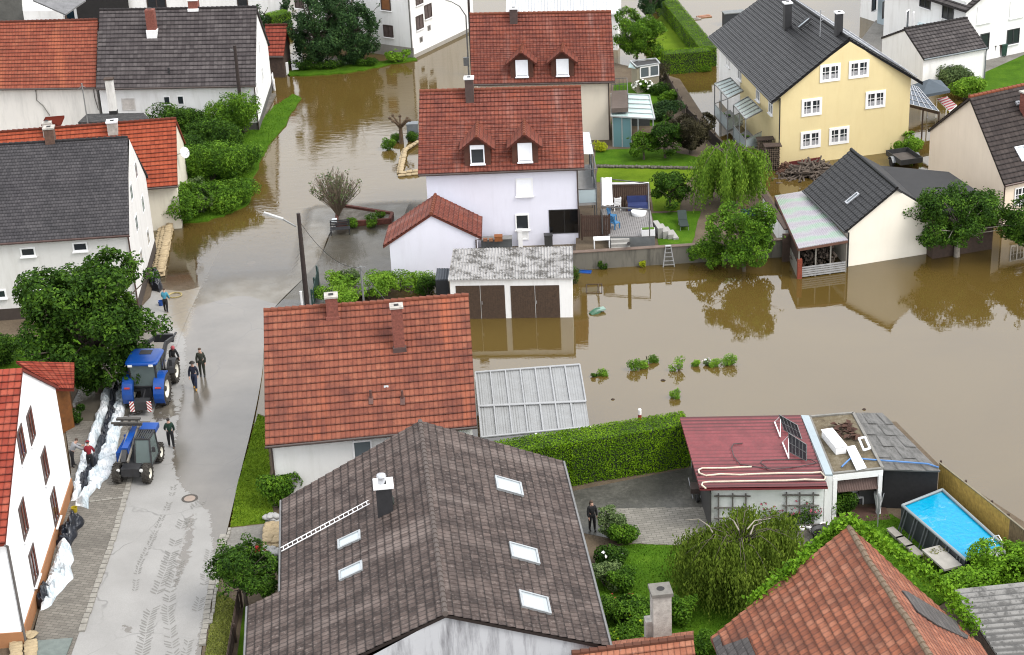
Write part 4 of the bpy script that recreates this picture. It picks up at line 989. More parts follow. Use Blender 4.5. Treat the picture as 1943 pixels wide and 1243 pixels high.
# yellow house
WY = plaster('wall_yellow', (.66, .55, .30, 1), (.56, .44, .22, 1), .35)
TA = tiles('tiles_anthracite', [C(42, 42, 45), C(54, 54, 57), C(68, 68, 70)], .30, .38, .75, .55, .0, patch=.25, wave=.03, edge=.18, rough=.45)
h18 = house('house', 'yellow house with anthracite roof and white framed windows', 'house', {'R1': (1611, 73), 'R0': (1470, -23), 'E0': (1345, 69), 'E1': (1465, 192.6), 'B1': (1751, 157)}, 5.4, 9.3, WY, TA, rh=.38, ie=.75, iv=.5, roof_t=.2, gmat=flat('gutter_black', (.02, .02, .022, 1), .4), pipe=['E11'], lift=.05)
p0, n_, t_ = h18.pl['E']; MB().poly([p0-t_*0+n_*.012+V((0, 0, -6)), p0+t_*6.4+n_*.012+V((0, 0, -6)), p0+t_*6.4+n_*.012, p0+n_*.012]).build('white_wall', WB, h18.root)
for q in ((1575, 138), (1629.5, 131), (1540, 203), (1661, 188.5), (1538, 264.5), (1592, 257)): window(h18, '1', q, 1.62, 1.35, FR, DARKG, 'six', None, fw_=.2, mun=.1)
for q in ((1439, 177), (1463, 202), (1382, 113), (1404, 138)): window(h18, 'E', q, 1.0, 1.2, FR, GREYG_, 'cross', FR)
chimney(h18, 'rE', (1487, 52), .55, .55, 1.9, SOOT, LEADW, .07); chimney(h18, 'rE', (1585, 55), .5, .5, 1.2, SOOT, LEADW, .07)
skylight(h18, 'rE', (1526, 44), .5, 1.2, SOOT, glass('sky_pane', (.5, .5, .5, 1)), .1)
for k, (a, b) in enumerate(((.02, .47), (.52, .97))):
    A, B, Cc, D = h18.g['B1'], h18.g['B0'], h18.g['R0'], h18.g['R1']; nB = h18.pl['rB'][1]*.12
    f_ = lambda u, v: A*(1-u)*(1-v)+B*u*(1-v)+Cc*u*v+D*(1-u)*v+nB
    sm = MB().poly([f_(.06, a), f_(.9, a), f_(.9, b), f_(.06, b)]).build('solar_panel', glass('solar', (.05, .07, .10, 1), .03), h18.root); fr_ = MB()
    for i in range(13): fr_.beam(f_(.06+.84*i/12, a)+nB*.1, f_(.06+.84*i/12, b)+nB*.1, .05, .04)
    for v in (a, b): fr_.beam(f_(.06, v)+nB*.1, f_(.9, v)+nB*.1, .05, .04)
    fr_.build('panel_frame', ALU, sm)
an = MB(); q = hit(1556, 70, *h18.pl['rE'][:2]); an.tube([q, q+V((0, 0, 2.1))], .035, 6); an.tube([q+V((0, 0, 1.2)), q+V((.5, -.2, 1.6))], .02, 5); an.tube([q+V((-.3, 0, 1.9)), q+V((.3, 0, 1.9))], .015, 5); an.build('antenna', ALU, h18.root)
# black roofed shed by the water
h19 = house('shed', 'cream walled shed with black tiled roof standing at the flood edge', 'shed', {'R0': (1615, 284), 'R1': (1702, 357), 'E0': (1525.5, 361), 'E1': (1605, 438)}, 2.65, 5.1, plaster('wall_cream', (.70, .66, .57, 1), (.55, .52, .44, 1), .2), TA, rh=.38, ie=.25, iv=.2, gmat=MATS['gutter_black'], pipe=['E11'], slopes='E')
B0_, B1_ = h19.g['B0'], h19.g['B1']; r2 = MB(); q1 = at(1742, 381, 3.55); q0 = at(1668, 313, 3.55)
slope(r2, q1, q0, h19.g['R0'], h19.g['R1'], .38, .02); slab(r2, q1, q0, h19.g['R0'], h19.g['R1']); r2.build('roof', flat('felt_black', C(58, 58, 60), .8, var=.2, scale=2), h19.root)
skylight(h19, 'rE', (1618, 377), .42, 1.05, ALU, GREYG_, .1)
fe = MB(); F0 = [at(*q, 3.2) for q in ((1668, 314), (1742, 382), (1774, 407), (1893, 388), (1800, 326))]; fe.prism(F0, 3.0, 3.2)
fr_ = thing('shed', 'flat felt roofed shed between the black roofed shed and the beige house', 'shed', XY(F0[1]))
fe.build('roof', MATS['felt_black'], fr_); MB().prism([XY(q)+(XY(at(1780, 370, 3.2))-XY(q))*.04 for q in F0], -.3, 3.0).build('wall', OLDB, fr_)
fa, fb_ = h19.w['E1'], XY(F0[2]); h19p = h19.pl['1']; q0 = h19p[0]; qw = [q0+h19p[2]*u for u in ((XY(h19.w['B1'])-XY(q0)).length-.3, (XY(F0[2])-XY(q0)).dot(h19p[2])-.05)]
MB().frame(XY(qw[0]), h19p[2], h19p[1], V((0, 0, 1)), (0, -.25, -.3), ((qw[1]-qw[0]).length, .02, 3.0)).build('wall', MATS['wall_cream'], h19.root)
# beige house right
h20 = house('house', 'beige gabled house with dark brown roof at the right edge', 'house', {'R0': (1839, 184), 'R1': (2100, 126), 'E0': (1906, 351), 'E1': (2190, 290), 'B0': (1761, 247)}, 3.2, 7.7, plaster('wall_peach', (.70, .60, .48, 1), (.56, .47, .36, 1), .35), tiles('tiles_darkbrown', [C(62, 52, 50), C(82, 71, 67), C(104, 92, 87)], .34, .40, .8, .25, .05, C(130, 120, 115), patch=.3, edge=.22), tiles('ridge_orange', [C(170, 90, 62), C(205, 120, 84)], .4, .2, .2, .1), rh=.40, ie=.2, iv=.1, pipe=['E0E'], gmat=MATS['gutter_brown'])
window(h20, 'E', (1938, 370), 1.2, 1.2, FR, DARKG, 'six', FR)
skylight(h20, 'rE', (1940, 292), .8, 1.2, ALU, glass('sky_pane2', (.35, .4, .42, 1), .08), .1)
for q in ((1931, 196),): skylight(h20, 'rE', q, .3, .3, ALU, GREYG_, .1, 'roof_hatch')
chimney(h20, 'rE', (1950, 220), .6, .6, 1.6, BRICK, STONEC)
# white garage top right
h21 = house('garage', 'white gabled garage with grey tiled roof behind the shrubs', 'garage', {'R0': (1716, 55), 'R1': (1835, 34), 'E0': (1753, 112), 'E1': (1873, 90), 'B0': (1672, 71)}, 2.95, 4.65, WB, tiles('tiles_midgrey', [C(82, 76, 76), C(106, 99, 98), C(126, 119, 117)], .34, .40, .75, .5, 0, patch=.2, wave=.04, edge=.2), rh=.40, ie=.12, iv=.05, gmat=flat('gutter_grey', C(140, 150, 155), .5), pipe=['E1E'])
# white houses top right
def quadhouse(name, label, px, z1, wall, cat='house', z0=-.3):
    P = [XY(at(*q, 0)) for q in px]; return blockhouse(name, label, cat, P, z0, z1, wall)
c0 = at(1826, 128, 0); c1 = at(2010, 88, 0); e_ = (c1-c0).normalized(); nrm_ = V((-e_.y, e_.x, 0))
h22 = blockhouse('house', 'large white house with grey roof tip behind the white garage', 'house', [c0, c0+e_*14, c0+e_*14+nrm_*11, c0+nrm_*11], -.3, 5.8, WB)
k22 = [k for k in h22.pl if h22.pl[k][1].dot(-nrm_) > .9][0]; s22 = [k for k in h22.pl if h22.pl[k][1].dot(-e_) > .9][0]
for q in ((1867, 27), (1929, 17)): window(h22, k22, q, 1.55, 1.5, FR, DARKG, 'plain', FR, (SHUT, .97), fw_=.06)
window(h22, k22, (1922, 69), 1.4, 1.35, flat('frame_dark', (.03, .03, .035, 1), .4), DARKG, 'two', FR, fw_=.07); window(h22, k22, (1868, 79), 1.0, 1.5, MATS['frame_dark'], DARKG, 'plain')
for q in ((1799, 22), (1756, 0)): window(h22, s22, q, 1.5, 1.4, MATS['frame_dark'], DARKG, 'two', FR)
rf = MB(); T = V((0, 0, 1)); ev = c0-e_*.5-nrm_*.6+T*5.2; ev2 = c0-e_*.5+nrm_*11.5+T*5.2; rd0 = c0+e_*7-nrm_*.6+T*9.4; rd1 = c0+e_*7+nrm_*11.5+T*9.4; ew = c0+e_*14.5-nrm_*.6+T*5.2; ew2 = c0+e_*14.5+nrm_*11.5+T*5.2
slope(rf, ev2, ev, rd0, rd1, .4); slab(rf, ev2, ev, rd0, rd1); slope(rf, ew, ew2, rd1, rd0, .4); slab(rf, ew, ew2, rd1, rd0); rf.build('roof', MATS['tiles_midgrey'], h22.root)
gw = MB(); a, b, c_ = c0+T*5.8, c0+e_*14+T*5.8, c0+e_*7+T*9.2; gw.poly([a, b, c_]); gw.build('gable', WB, h22.root)
bay = at(1670, 62, 0)
P4 = [XY(at(*q, 0)) for q in ((1664, 48), (1694, 57), (1712, 45), (1684, 36))]
hb = blockhouse('annex', 'blue grey flat roofed annex with narrow dark window among the white houses', 'annex', P4, -.3, 3.4, plaster('wall_bluegrey', (.33, .40, .44, 1)))
window(hb, max(hb.pl, key=lambda k: -hb.pl[k][1].y), (1677, 18), .7, 1.6, MATS['frame_dark'], DARKG, 'plain'); 
MB().frame(hit(1684, 44, *hb.pl[max(hb.pl, key=lambda k: -hb.pl[k][1].y)][:2]), V((1, 0, 0)), V((0, -1, 0)), T, (-.3, -.05, -.35), (.3, .15, .35)).build('meter_box', MATS['frame_dark'], hb.root)
P5 = [XY(at(*q, 0)) for q in ((1632, 32), (1668, 44), (1760, -10), (1720, -30))]
hw_ = blockhouse('house', 'white house partly hidden behind the blue grey annex', 'house', P5, -.3, 7, WB)
kf = max(hw_.pl, key=lambda k: -hw_.pl[k][1].y); window(hw_, kf, (1658, 6), .9, 1.4, MATS['frame_dark'], DARKG, 'plain', FR)
P6 = [XY(at(*q, 0)) for q in ((1706, 56), (1770, 85), (1826, 40), (1760, 10))]
hm_ = blockhouse('house', 'white house wing with glass porch behind the white garage', 'house', P6, -.3, 4.6, WB)
kf = max(hm_.pl, key=lambda k: -hm_.pl[k][1].y); window(hm_, kf, (1721, 40), .8, 1.9, FR, DARKG, 'plain'); window(hm_, kf, (1732, 44), .35, 2., FR, flat('door_white', (.7, .7, .7, 1), .5), 'plain')
po = MB(); q = [at(1738, 44, 3.0), at(1775, 58, 2.5), at(1784, 45, 2.7), at(1748, 24, 3.2)]; po.prism(q, 2.6, 2.7); po.build('porch_roof', clear('porch_glass', (.6, .72, .75, 1), .75), hm_.root)
# white house top centre
k0 = XY(at(785, 111)); kl = XY(at(703, 100)); kr = XY(at(824, 57)); ul = (kl-k0).normalized(); ur = (kr-k0); ur = (ur-ul*ur.dot(ul)).normalized()
h6 = blockhouse('house', 'white house with plank shuttered windows beside the flooded bend', 'house', [k0, k0+ul*13, k0+ul*13+ur*10.5, k0+ur*10.5], -.3, 7.2, WB)
kl_ = max(h6.pl, key=lambda k: -h6.pl[k][1].y); kr_ = max(h6.pl, key=lambda k: h6.pl[k][1].x)
PLK = flat('shutter_plank', (.07, .05, .045, 1), .8, var=.4); FRB = flat('frame_brown', (.045, .03, .025, 1), .6)
window(h6, kl_, (737, 59), 1.1, 1.15, FRB, PLK, 'two', FR); window(h6, kl_, (732, 6), 1.1, 1.35, FRB, flat('shutter_orange', C(170, 110, 60), .7, var=.2), 'plain', FR); window(h6, kl_, (568, 4), 1.1, 1.2, FRB, PLK, 'two', FR)
for q in ((796, 42), (812, 21), (795, -5)): window(h6, kr_, q, 1.2, 1.3, FRB, PLK, 'two', FR)
for q in ((799, 75), (814, 53)): window(h6, kr_, q, .5, .5, flat('vent_grey', C(170, 165, 160), .8), flat('vent_dark', C(120, 116, 112), .8), 'plain', outer=.03)
MB().tube([k0+V((-.1, -.12, 7)), k0+V((-.1, -.12, .8))], .06, 8).build('downpipe', flat('pipe_grey', C(130, 125, 122), .5), h6.root)
MB().frame(k0, ul, -ur, T, (-.06, -.05, -.3), (13, .05, 1.0)).frame(k0, ur, -ul, T, (-.06, -.05, -.3), (10.5, .05, .35)).build('plinth', flat('plinth_pale', C(205, 200, 190), .9, var=.12), h6.root)
# white corrugated roof beyond the beige house
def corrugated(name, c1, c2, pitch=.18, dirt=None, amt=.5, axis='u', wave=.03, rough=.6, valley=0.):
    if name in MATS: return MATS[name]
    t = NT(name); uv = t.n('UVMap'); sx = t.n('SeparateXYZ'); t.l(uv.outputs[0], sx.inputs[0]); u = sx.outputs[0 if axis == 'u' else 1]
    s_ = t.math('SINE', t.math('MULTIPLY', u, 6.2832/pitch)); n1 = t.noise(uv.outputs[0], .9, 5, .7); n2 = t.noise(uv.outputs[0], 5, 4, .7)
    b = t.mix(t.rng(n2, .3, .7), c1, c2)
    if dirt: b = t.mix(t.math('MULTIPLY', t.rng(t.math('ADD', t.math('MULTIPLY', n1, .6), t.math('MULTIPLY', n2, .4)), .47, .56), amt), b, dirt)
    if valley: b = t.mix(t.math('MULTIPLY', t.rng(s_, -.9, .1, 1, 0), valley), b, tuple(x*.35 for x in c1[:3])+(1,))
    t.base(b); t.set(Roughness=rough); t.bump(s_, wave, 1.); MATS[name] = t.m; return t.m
def corr(mb, A, B, C_, D, pitch, amp, off=0., nv=1):
    """real corrugations running from A-B up to D-C"""
    A, B, C_, D = map(V, (A, B, C_, D)); L = (B-A).length; S = (D-A).length; n = int(L/pitch)*4; nn = (B-A).cross(D-A).normalized(); nn = nn if nn.z > 0 else -nn
    pv = None
    for k in range(n+1):
        u = k/n; h_ = nn*(amp*math.cos(k*math.pi/2)+off); cur = (A.lerp(B, u)+h_, D.lerp(C_, u)+h_, u*L)
        if pv: mb.poly([pv[0], cur[0], cur[1], pv[1]], [(pv[2], 0), (cur[2], 0), (cur[2], S), (pv[2], S)])
        pv = cur
    return mb
A, B, Cc, D = at(960, 24, 3.5), at(1178, 26, 3.5), at(1180, -40, 6.), at(962, -45, 6.)
h23 = thing('house', 'white house with pale corrugated roof beyond the farther dormer house', 'house', XY(A.lerp(B, .5))); rf = MB(); corr(rf, A, B, Cc, D, .3, .035); slab(rf, A, B, Cc, D); rf.build('roof', corrugated('sheet_white', (.50, .51, .52, 1), (.6, .61, .62, 1), .3, None), h23)
wl = MB(); wl.prism([XY(A)+V((.3, .3, 0)), XY(B)+V((-.3, .3, 0)), XY(Cc)+V((-.3, 0, 0)), XY(D)+V((.3, 0, 0))], -.3, 3.4); wl.build('wall', WB, h23)
# top left farm buildings
P = [XY(at(*q)) for q in ((-60, 60), (49, 56), (48, 10), (-60, 10))]
hs = blockhouse('silo', 'grey concrete farm building at the top left corner', 'farm building', P, -.3, 7.5, flat('concrete_wall', C(120, 120, 115), .9, var=.3, scale=.6, bump=.02))
A, B, Cc, D = at(62, 0, 5.), at(124, 27, 4.), at(163, 0, 4.), at(120, -30, 5.)
hl = thing('lean_to', 'open lean-to with grey weathered sheet roof and blue post', 'lean-to', XY(B)); rf = MB(); rf.poly([A, B, Cc, D]); rf.poly([q-V((0, 0, .12)) for q in (A, B, Cc, D)]); slab(rf, A, B, Cc, D, .14); rf.build('roof', flat('sheet_grey', C(150, 150, 152), .8, var=.35, scale=1.2, bump=.03), hl)
q = at(134, 40, 0); MB().box((q.x, q.y, 1.9), (.9, .2, 4.4)).build('door', flat('blue_door', C(30, 85, 110), .6), hl); MB().tube([XY(B, -.3), B-V((0, 0, .15))], .1, 8).build('post', OLDB, hl)
MB().prism([XY(at(*q)) for q in ((50, 62), (124, 60), (122, 42), (48, 40))], -.3, 2.2).build('wall', WB, hl)
P = [XY(at(*q)) for q in ((249, 45), (540, 40), (540, -20), (249, -15))]
hb2 = blockhouse('house', 'white building with wide dark windows beyond the grey brown ridge', 'house', P, -.3, 6., WB); kf = max(hb2.pl, key=lambda k: -hb2.pl[k][1].y)
window(hb2, kf, (297, 5), 2., 1.3, FRB, DARKG, 'two', FR); window(hb2, kf, (460, 3), 1.1, 1., FRB, DARKG, 'plain', FR)
P = [XY(at(*q)) for q in ((150, 52), (248, 47), (247, -10), (150, -10))]
hb3 = blockhouse('barn', 'black timber barn between the lean-to and the white building', 'barn', P, -.3, 5.4, flat('black_timber', (.012, .011, .011, 1), .9))
# white house bottom left: gable wall to the street
G0, G1 = XY(at(52, 1205, .2), 0), XY(at(140, 925, .2), 0); t25 = (G1-G0).normalized(); n25 = V((t25.y, -t25.x, 0))
if n25.x < 0: n25 = -n25
h25 = House(); h25.root = thing('house', 'white gabled house with orange plinth and tall brown windows at the bottom left', 'house', (G0.x, G0.y, .2)); h25.pl = {'1': (G0, n25, t25)}
wa = [hit(*q, G0, n25) for q in ((7, 1022), (39, 704), (105, 737))]; bk = -n25*9
WS = plaster('wall_bright', (.80, .81, .82, 1), None, .1)
wm = MB(); f_ = [XY(G0, -.2), XY(wa[2], -.2), wa[2], wa[1], wa[0]]; wa0 = XY(wa[0], wa[0].z); f_[0] = XY(wa[0], -.2)
wm.poly(f_); wm.poly([q+bk for q in f_]); wm.poly([f_[0], f_[0]+bk, f_[4]+bk, f_[4]]); wm.poly([f_[1], f_[1]+bk, f_[2]+bk, f_[2]]); wm.build('wall', WS, h25.root)
pm = MB(); pm.frame(XY(wa[0], 0), t25, n25, T, (-.03, -.03, -.2), ((XY(wa[2])-XY(wa[0])).length, .06, .95)); pm.frame(XY(wa[0], 0), -n25, -t25, T, (-.06, -.03, -.2), (9, .06, .95)); pm.build('plinth', flat('plinth_orange', C(214, 150, 100), .85, var=.1), h25.root)
T25 = tiles('tiles_bright_red', [C(168, 66, 48), C(200, 88, 64), C(222, 118, 92)], .3, .4, .75, .45, 0, patch=.3, wave=.03, edge=.18)
rf = MB(); ov = n25*.12+V((0, 0, .16)); e0 = wa[0]+(wa[0]-wa[1]).normalized()*.4+ov; slope(rf, e0+bk, e0, wa[1]+ov, wa[1]+bk+ov, .4, uo=(0, 0)); slab(rf, e0+bk, e0, wa[1]+ov, wa[1]+bk+ov); e2 = wa[2]+(wa[2]-wa[1]).normalized()*.3+ov; slope(rf, e2, e2+bk, wa[1]+bk+ov, wa[1]+ov, .4); slab(rf, e2, e2+bk, wa[1]+bk+ov, wa[1]+ov); rf.build('roof', T25, h25.root)
MB().tube([e0+V((0, -.05, -.1)), XY(wa[0], wa[0].z-.4)+n25*.1, XY(wa[0], 0)+n25*.1], .06, 8).build('downpipe', flat('pipe_grey', C(130, 125, 122), .5), h25.root)
REDF = flat('frame_red', (.16, .04, .025, 1), .5); TG = glass('brown_pane', (.035, .025, .022, 1), .08)
for q in ((58, 808), (40, 842), (85, 883), (44, 985), (103, 962), (63, 1072)):
    h_ = 1.75; wn = window(h25, '1', q, 1.2, 1.6 if q[1] < 900 else 1.75, flat('surround_brown', (.07, .05, .045, 1), .7), TG, 'plain', FR, fw_=.1, outer=.05); c = hit(*q, G0, n25)
    MB().frame(c, t25, n25, T, (-.5, .02, -.75), (-.42, .04, .75)).frame(c, t25, n25, T, (-.04, .02, -.75), (.04, .04, .75)).frame(c, t25, n25, T, (.42, .02, -.75), (.5, .04, .75)).build('casement', REDF, wn)
# wooden shed with red roof behind it
A, B, Cc, D = at(66, 712, 3.2), at(140, 738, 3.0), at(141, 688, 4.1), at(30, 684, 4.3)
h26 = thing('shed', 'orange timber shed with red tiled roof behind the white gabled house', 'shed', XY(B)); rf = MB(); slope(rf, at(105, 737, 3.0), B, Cc, at(30, 685, 4.1), .36); slab(rf, at(105, 737, 3.0), B, Cc, at(30, 685, 4.1)); rf.build('roof', T25, h26)
q = [XY(at(*k, .2)) for k in ((119, 822), (142, 810), (138, 770), (100, 775))]; MB().prism(q, 0, 3.0).build('wall', flat('orange_timber', C(150, 92, 35), .8, var=.3, scale=4), h26)

# ------------------------------------------------------------------ outbuildings, canopies, walls, fences
def ring(P): return list(zip(P, P[1:]+P[:1]))
def side_of(h, d): return max(h.pl, key=lambda k: h.pl[k][1].dot(V(d)))
def pxbox(h, side, x0, y0, x1, y1, lo, hi, name, mat, mb=None):
    """box on a wall between two picture corners"""
    p0, n, t = h.pl[side]; a, b = hit(x0, y1, p0, n), hit(x1, y0, p0, n); m_ = mb or MB()
    m_.frame(p0, t, n, T, ((a-p0).dot(t), lo, a.z), ((b-p0).dot(t), hi, b.z))
    return None if mb else m_.build(name, mat, h.root)
# double garage standing in the water
zr = 2.75; A, B, Cc, D = at(850, 531, zr), at(1088, 527, zr), at(1087, 467, zr+.15), at(860, 472, zr+.15)
gar = blockhouse('garage', 'white double garage with brown doors and mossy corrugated roof standing in floodwater', 'garage', [XY(A)+V((.1, .12, 0)), XY(B)+V((-.1, .12, 0)), XY(Cc)+V((-.1, -.1, 0)), XY(D)+V((.1, -.1, 0))], -.5, 2.6, WB)
rf = MB(); corr(rf, A, B, Cc, D, .2, .03); slab(rf, A, B, Cc, D, .1); rf.build('roof', corrugated('sheet_mossy', (.27, .265, .26, 1), (.36, .35, .34, 1), .2, (.035, .03, .022, 1), .9), gar.root)
ks = side_of(gar, (0, -1, 0))
PLANK = tiles('door_plank', [(.022, .015, .011, 1), (.036, .026, .02, 1)], .14, 3., .0, .6, 0, wave=.01, patch=.3)
for x0, x1 in ((868, 957), (971, 1061)):
    p0, n, t = gar.pl[ks]; a, b = hit(x0, 603, p0, n), hit(x1, 541, p0, n); u0_, u1_ = (a-p0).dot(t), (b-p0).dot(t); m_ = MB(); mid_ = (u0_+u1_)/2
    for q0, q1 in ((u0_, mid_-.015), (mid_+.015, u1_)):
        k = int((q1-q0)/.14)
        for i in range(k): m_.frame(p0, t, n, T, (q0+(q1-q0)*i/k+.006, -.02, -.5), (q0+(q1-q0)*(i+1)/k-.006, .025, b.z))
        m_.frame(p0, t, n, T, (q0, -.02, .0), (q1, .012, b.z))
    dd = m_.build('garage_door', flat('door_brown', (.05, .029, .017, 1), .7, var=.4, scale=8), gar.root)
    MB().frame(p0, t, n, T, (mid_+.06, .025, 1.0), (mid_+.1, .07, 1.2)).build('handle', ALU, dd)
# dark tool shed beside it
A, B, Cc, D = at(826, 531, 1.9), at(851, 530, 1.9), at(853, 509, 2.1), at(829, 509, 2.1)
ts = thing('shed', 'little black tool shed with grey ribbed roof beside the double garage', 'shed', XY((A+B)/2)); rf = MB(); corr(rf, A, B, Cc, D, .16, .02); slab(rf, A, B, Cc, D, .08); rf.build('roof', flat('sheet_bluegrey', C(70, 78, 88), .5), ts)
MB().prism([XY(q) for q in (A, B-V((.08, 0, 0)), Cc-V((.08, 0, 0)), D)], -.4, 1.8).build('wall', flat('black_timber2', (.012, .013, .015, 1), .8), ts)
# white roofed canopy behind the red brown roof
A, B, Cc, D = at(914, 831, 2.35), at(1119, 811, 2.35), at(1100, 693, 2.6), at(902, 708, 2.6); M0, M1 = A.lerp(D, .43)+V((0, 0, .12)), B.lerp(Cc, .36)+V((0, 0, .12))
cn = thing('canopy', 'large pale translucent sheet canopy behind the orange red roofed house', 'canopy', XY((A+B)/2))
PS = corrugated('sheet_translucent', (.18, .185, .185, 1), (.235, .24, .24, 1), .12, (.15, .15, .145, 1), .45, wave=.006, rough=.45)
rf = MB(); corr(rf, A, B, M1, M0, .15, .008); corr(rf, M0, M1, Cc, D, .15, .008); slab(rf, A, B, M1, M0, .05); slab(rf, M0, M1, Cc, D, .05); rf.build('roof', PS, cn)
bt = MB()
for k in range(8):
    u = k/7
    if k != 7: bt.beam(A.lerp(B, u)+T*.05, M0.lerp(M1, u)+T*.05, .075, .06)
    bt.beam(M0.lerp(M1, u)+T*.05, D.lerp(Cc, u)+T*.05, .075, .06)
bt.beam(M0+T*.06, M1+T*.06, .2, .05); bt.beam(A+T*.05, B+T*.05, .14, .06); bt.beam(D+T*.05, Cc+T*.05, .16, .06); bt.build('batten', flat('batten_pale', (.25, .255, .26, 1), .5, var=.15), cn)
for q in (A, B, Cc, D, A.lerp(B, .5), D.lerp(Cc, .5)): MB().box((q.x, q.y+(.1 if q in (A, B) else -.1), 1.05), (.12, .12, 2.6)).build('post', WHITE, cn)
# burgundy roofed garage
A, B, Cc, D = at(1328, 927, 2.85), at(1571, 924, 2.85), at(1519, 789, 3.1), at(1290, 793, 3.1)
bg_ = blockhouse('garage', 'white garage with burgundy ribbed roof, trellises and roses', 'garage', [XY(A)+V((.55, .45, 0)), XY(B)+V((-.1, .45, 0)), XY(Cc)+V((-.1, -.2, 0)), XY(D)+V((.55, -.2, 0))], -.3, 2.72, plaster('wall_mint', (.70, .72, .70, 1), (.48, .5, .47, 1), .3))
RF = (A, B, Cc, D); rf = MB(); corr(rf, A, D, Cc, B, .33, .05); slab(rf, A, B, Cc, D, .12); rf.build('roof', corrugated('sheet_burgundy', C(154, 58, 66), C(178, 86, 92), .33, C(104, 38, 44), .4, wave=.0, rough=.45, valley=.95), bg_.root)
n16 = (B-A).cross(D-A).normalized(); pl16 = (A+n16*.05, n16)
ks = side_of(bg_, (0, -1, 0)); p0, n, t = bg_.pl[ks]
for xs, ys, x0, x1, y0, y1 in (((1363, 1390, 1415), (939, 961, 981), 1355, 1424, 935, 993), ((1492, 1517, 1543), (937, 957, 972, 993), 1484, 1554, 933, 997)):
    tr = MB()
    for x in xs: tr.beam(hit(x, y0, p0, n)+n*.08, hit(x, y1, p0, n)+n*.08, .07)
    for y in ys: tr.beam(hit(x0, y, p0, n)+n*.13, hit(x1, y, p0, n)+n*.13, .06)
    tr.build('trellis', flat('trellis_grey', (.12, .11, .10, 1), .7), bg_.root)
kw = side_of(bg_, (-1, 0, 0)); q0, qn, qt = bg_.pl[kw]; wl_ = 5.
MB().frame(q0, qt, qn, T, (.35, -.02, -.2), (6.5, .03, 2.5)).build('side_door', flat('door_darkgrey', C(92, 90, 90), .6), bg_.root)
def onroof(px, pl_, off=.05): return [hit(*q, pl_[0]+pl_[1]*off, pl_[1]) for q in px]
c6 = lambda L: [(1250+x/4.1425, 760+y/4.1425) for x, y in L]
hose = MB(); hose.tube(onroof(c6([(730, 520), (520, 530), (340, 532), (312, 545), (318, 570), (370, 590), (480, 578), (640, 583), (800, 575), (1000, 570), (1200, 568), (1275, 563), (1312, 600), (1300, 625), (1150, 620), (1000, 628), (820, 630), (600, 635), (400, 638), (345, 645), (338, 665), (370, 690)]), pl16), .045, 6)
tag(hose.build('hose', flat('hose_cream', (.52, .46, .36, 1), .6)), 'long cream hose looped over the burgundy garage roof', 'hose')
hose = MB(); hose.tube(onroof(c6([(660, 335), (590, 340), (572, 370), (590, 440), (640, 500), (760, 520), (900, 540), (1100, 520), (1240, 490), (1190, 462), (950, 465), (815, 468), (800, 490), (860, 535)]), pl16), .025, 6)
tag(hose.build('cable', flat('cable_black', (.04, .03, .03, 1), .6)), 'thin dark cable lying in loops on the burgundy garage roof', 'cable')
for k, (quad, leg) in enumerate(((c6([(985, 232), (1125, 305), (1088, 192), (945, 110)]), c6([(955, 285), (910, 168)])), (c6([(1020, 400), (1160, 475), (1160, 345), (1020, 255)]), c6([(1022, 455), (972, 328)])))):
    # tilted panel: lower edge near the roof, upper edge lifted
    b0, b1 = hit(*quad[0], pl16[0]+n16*.12, n16), hit(*quad[1], pl16[0]+n16*.12, n16); e = (b1-b0)
    rd = V((-e.y, e.x, 0)).normalized(); pn = (rd*.62-V((0, 0, .78))); pn = e.cross(rd*.25+T*.97).normalized()
    u1_, u0_ = hit(*quad[2], b0, pn), hit(*quad[3], b0, pn)
    sp = thing('solar_panel', ('upper dark solar panel tilted on its stand on the burgundy roof', 'lower greyer solar panel tilted on its stand on the burgundy roof')[k], 'solar panel', b0, 'solar panels on the burgundy garage roof')
    pn2 = (b1-b0).cross(u0_-b0).normalized(); pn2 = pn2 if pn2.dot(EYE-b0) > 0 else -pn2
    m_ = MB(); m_.poly([b0, b1, u1_, u0_]); 
    for a, b in ring([b0, b1, u1_, u0_]): m_.poly([a, b, b-pn2*.04, a-pn2*.04])
    m_.poly([q-pn2*.04 for q in (b0, u0_, u1_, b1)]); m_.build('panel', glass('solar_dark', (.025, .025, .03, 1) if k == 0 else (.05, .05, .055, 1), .12), sp)
    fr_ = MB()
    for i in range(6): fr_.beam(b0.lerp(b1, i/5)+pn2*.004, u0_.lerp(u1_, i/5)+pn2*.004, .03, .02)
    for v in (0, .5, 1): fr_.beam(b0.lerp(u0_, v)+pn2*.007, b1.lerp(u1_, v)+pn2*.007, .035, .02)
    fr_.build('grid', flat('panel_grey', (.12, .12, .12, 1), .5), sp)
    l0, l1 = onroof(leg, pl16, .04); st = MB(); st.beam(l0, l1, .06, .05); st.tube([l0, u0_.lerp(b0, .3)], .02, 5); st.tube([l1, u0_.lerp(u1_, .1)], .02, 5); st.build('stand', WHITE, sp)
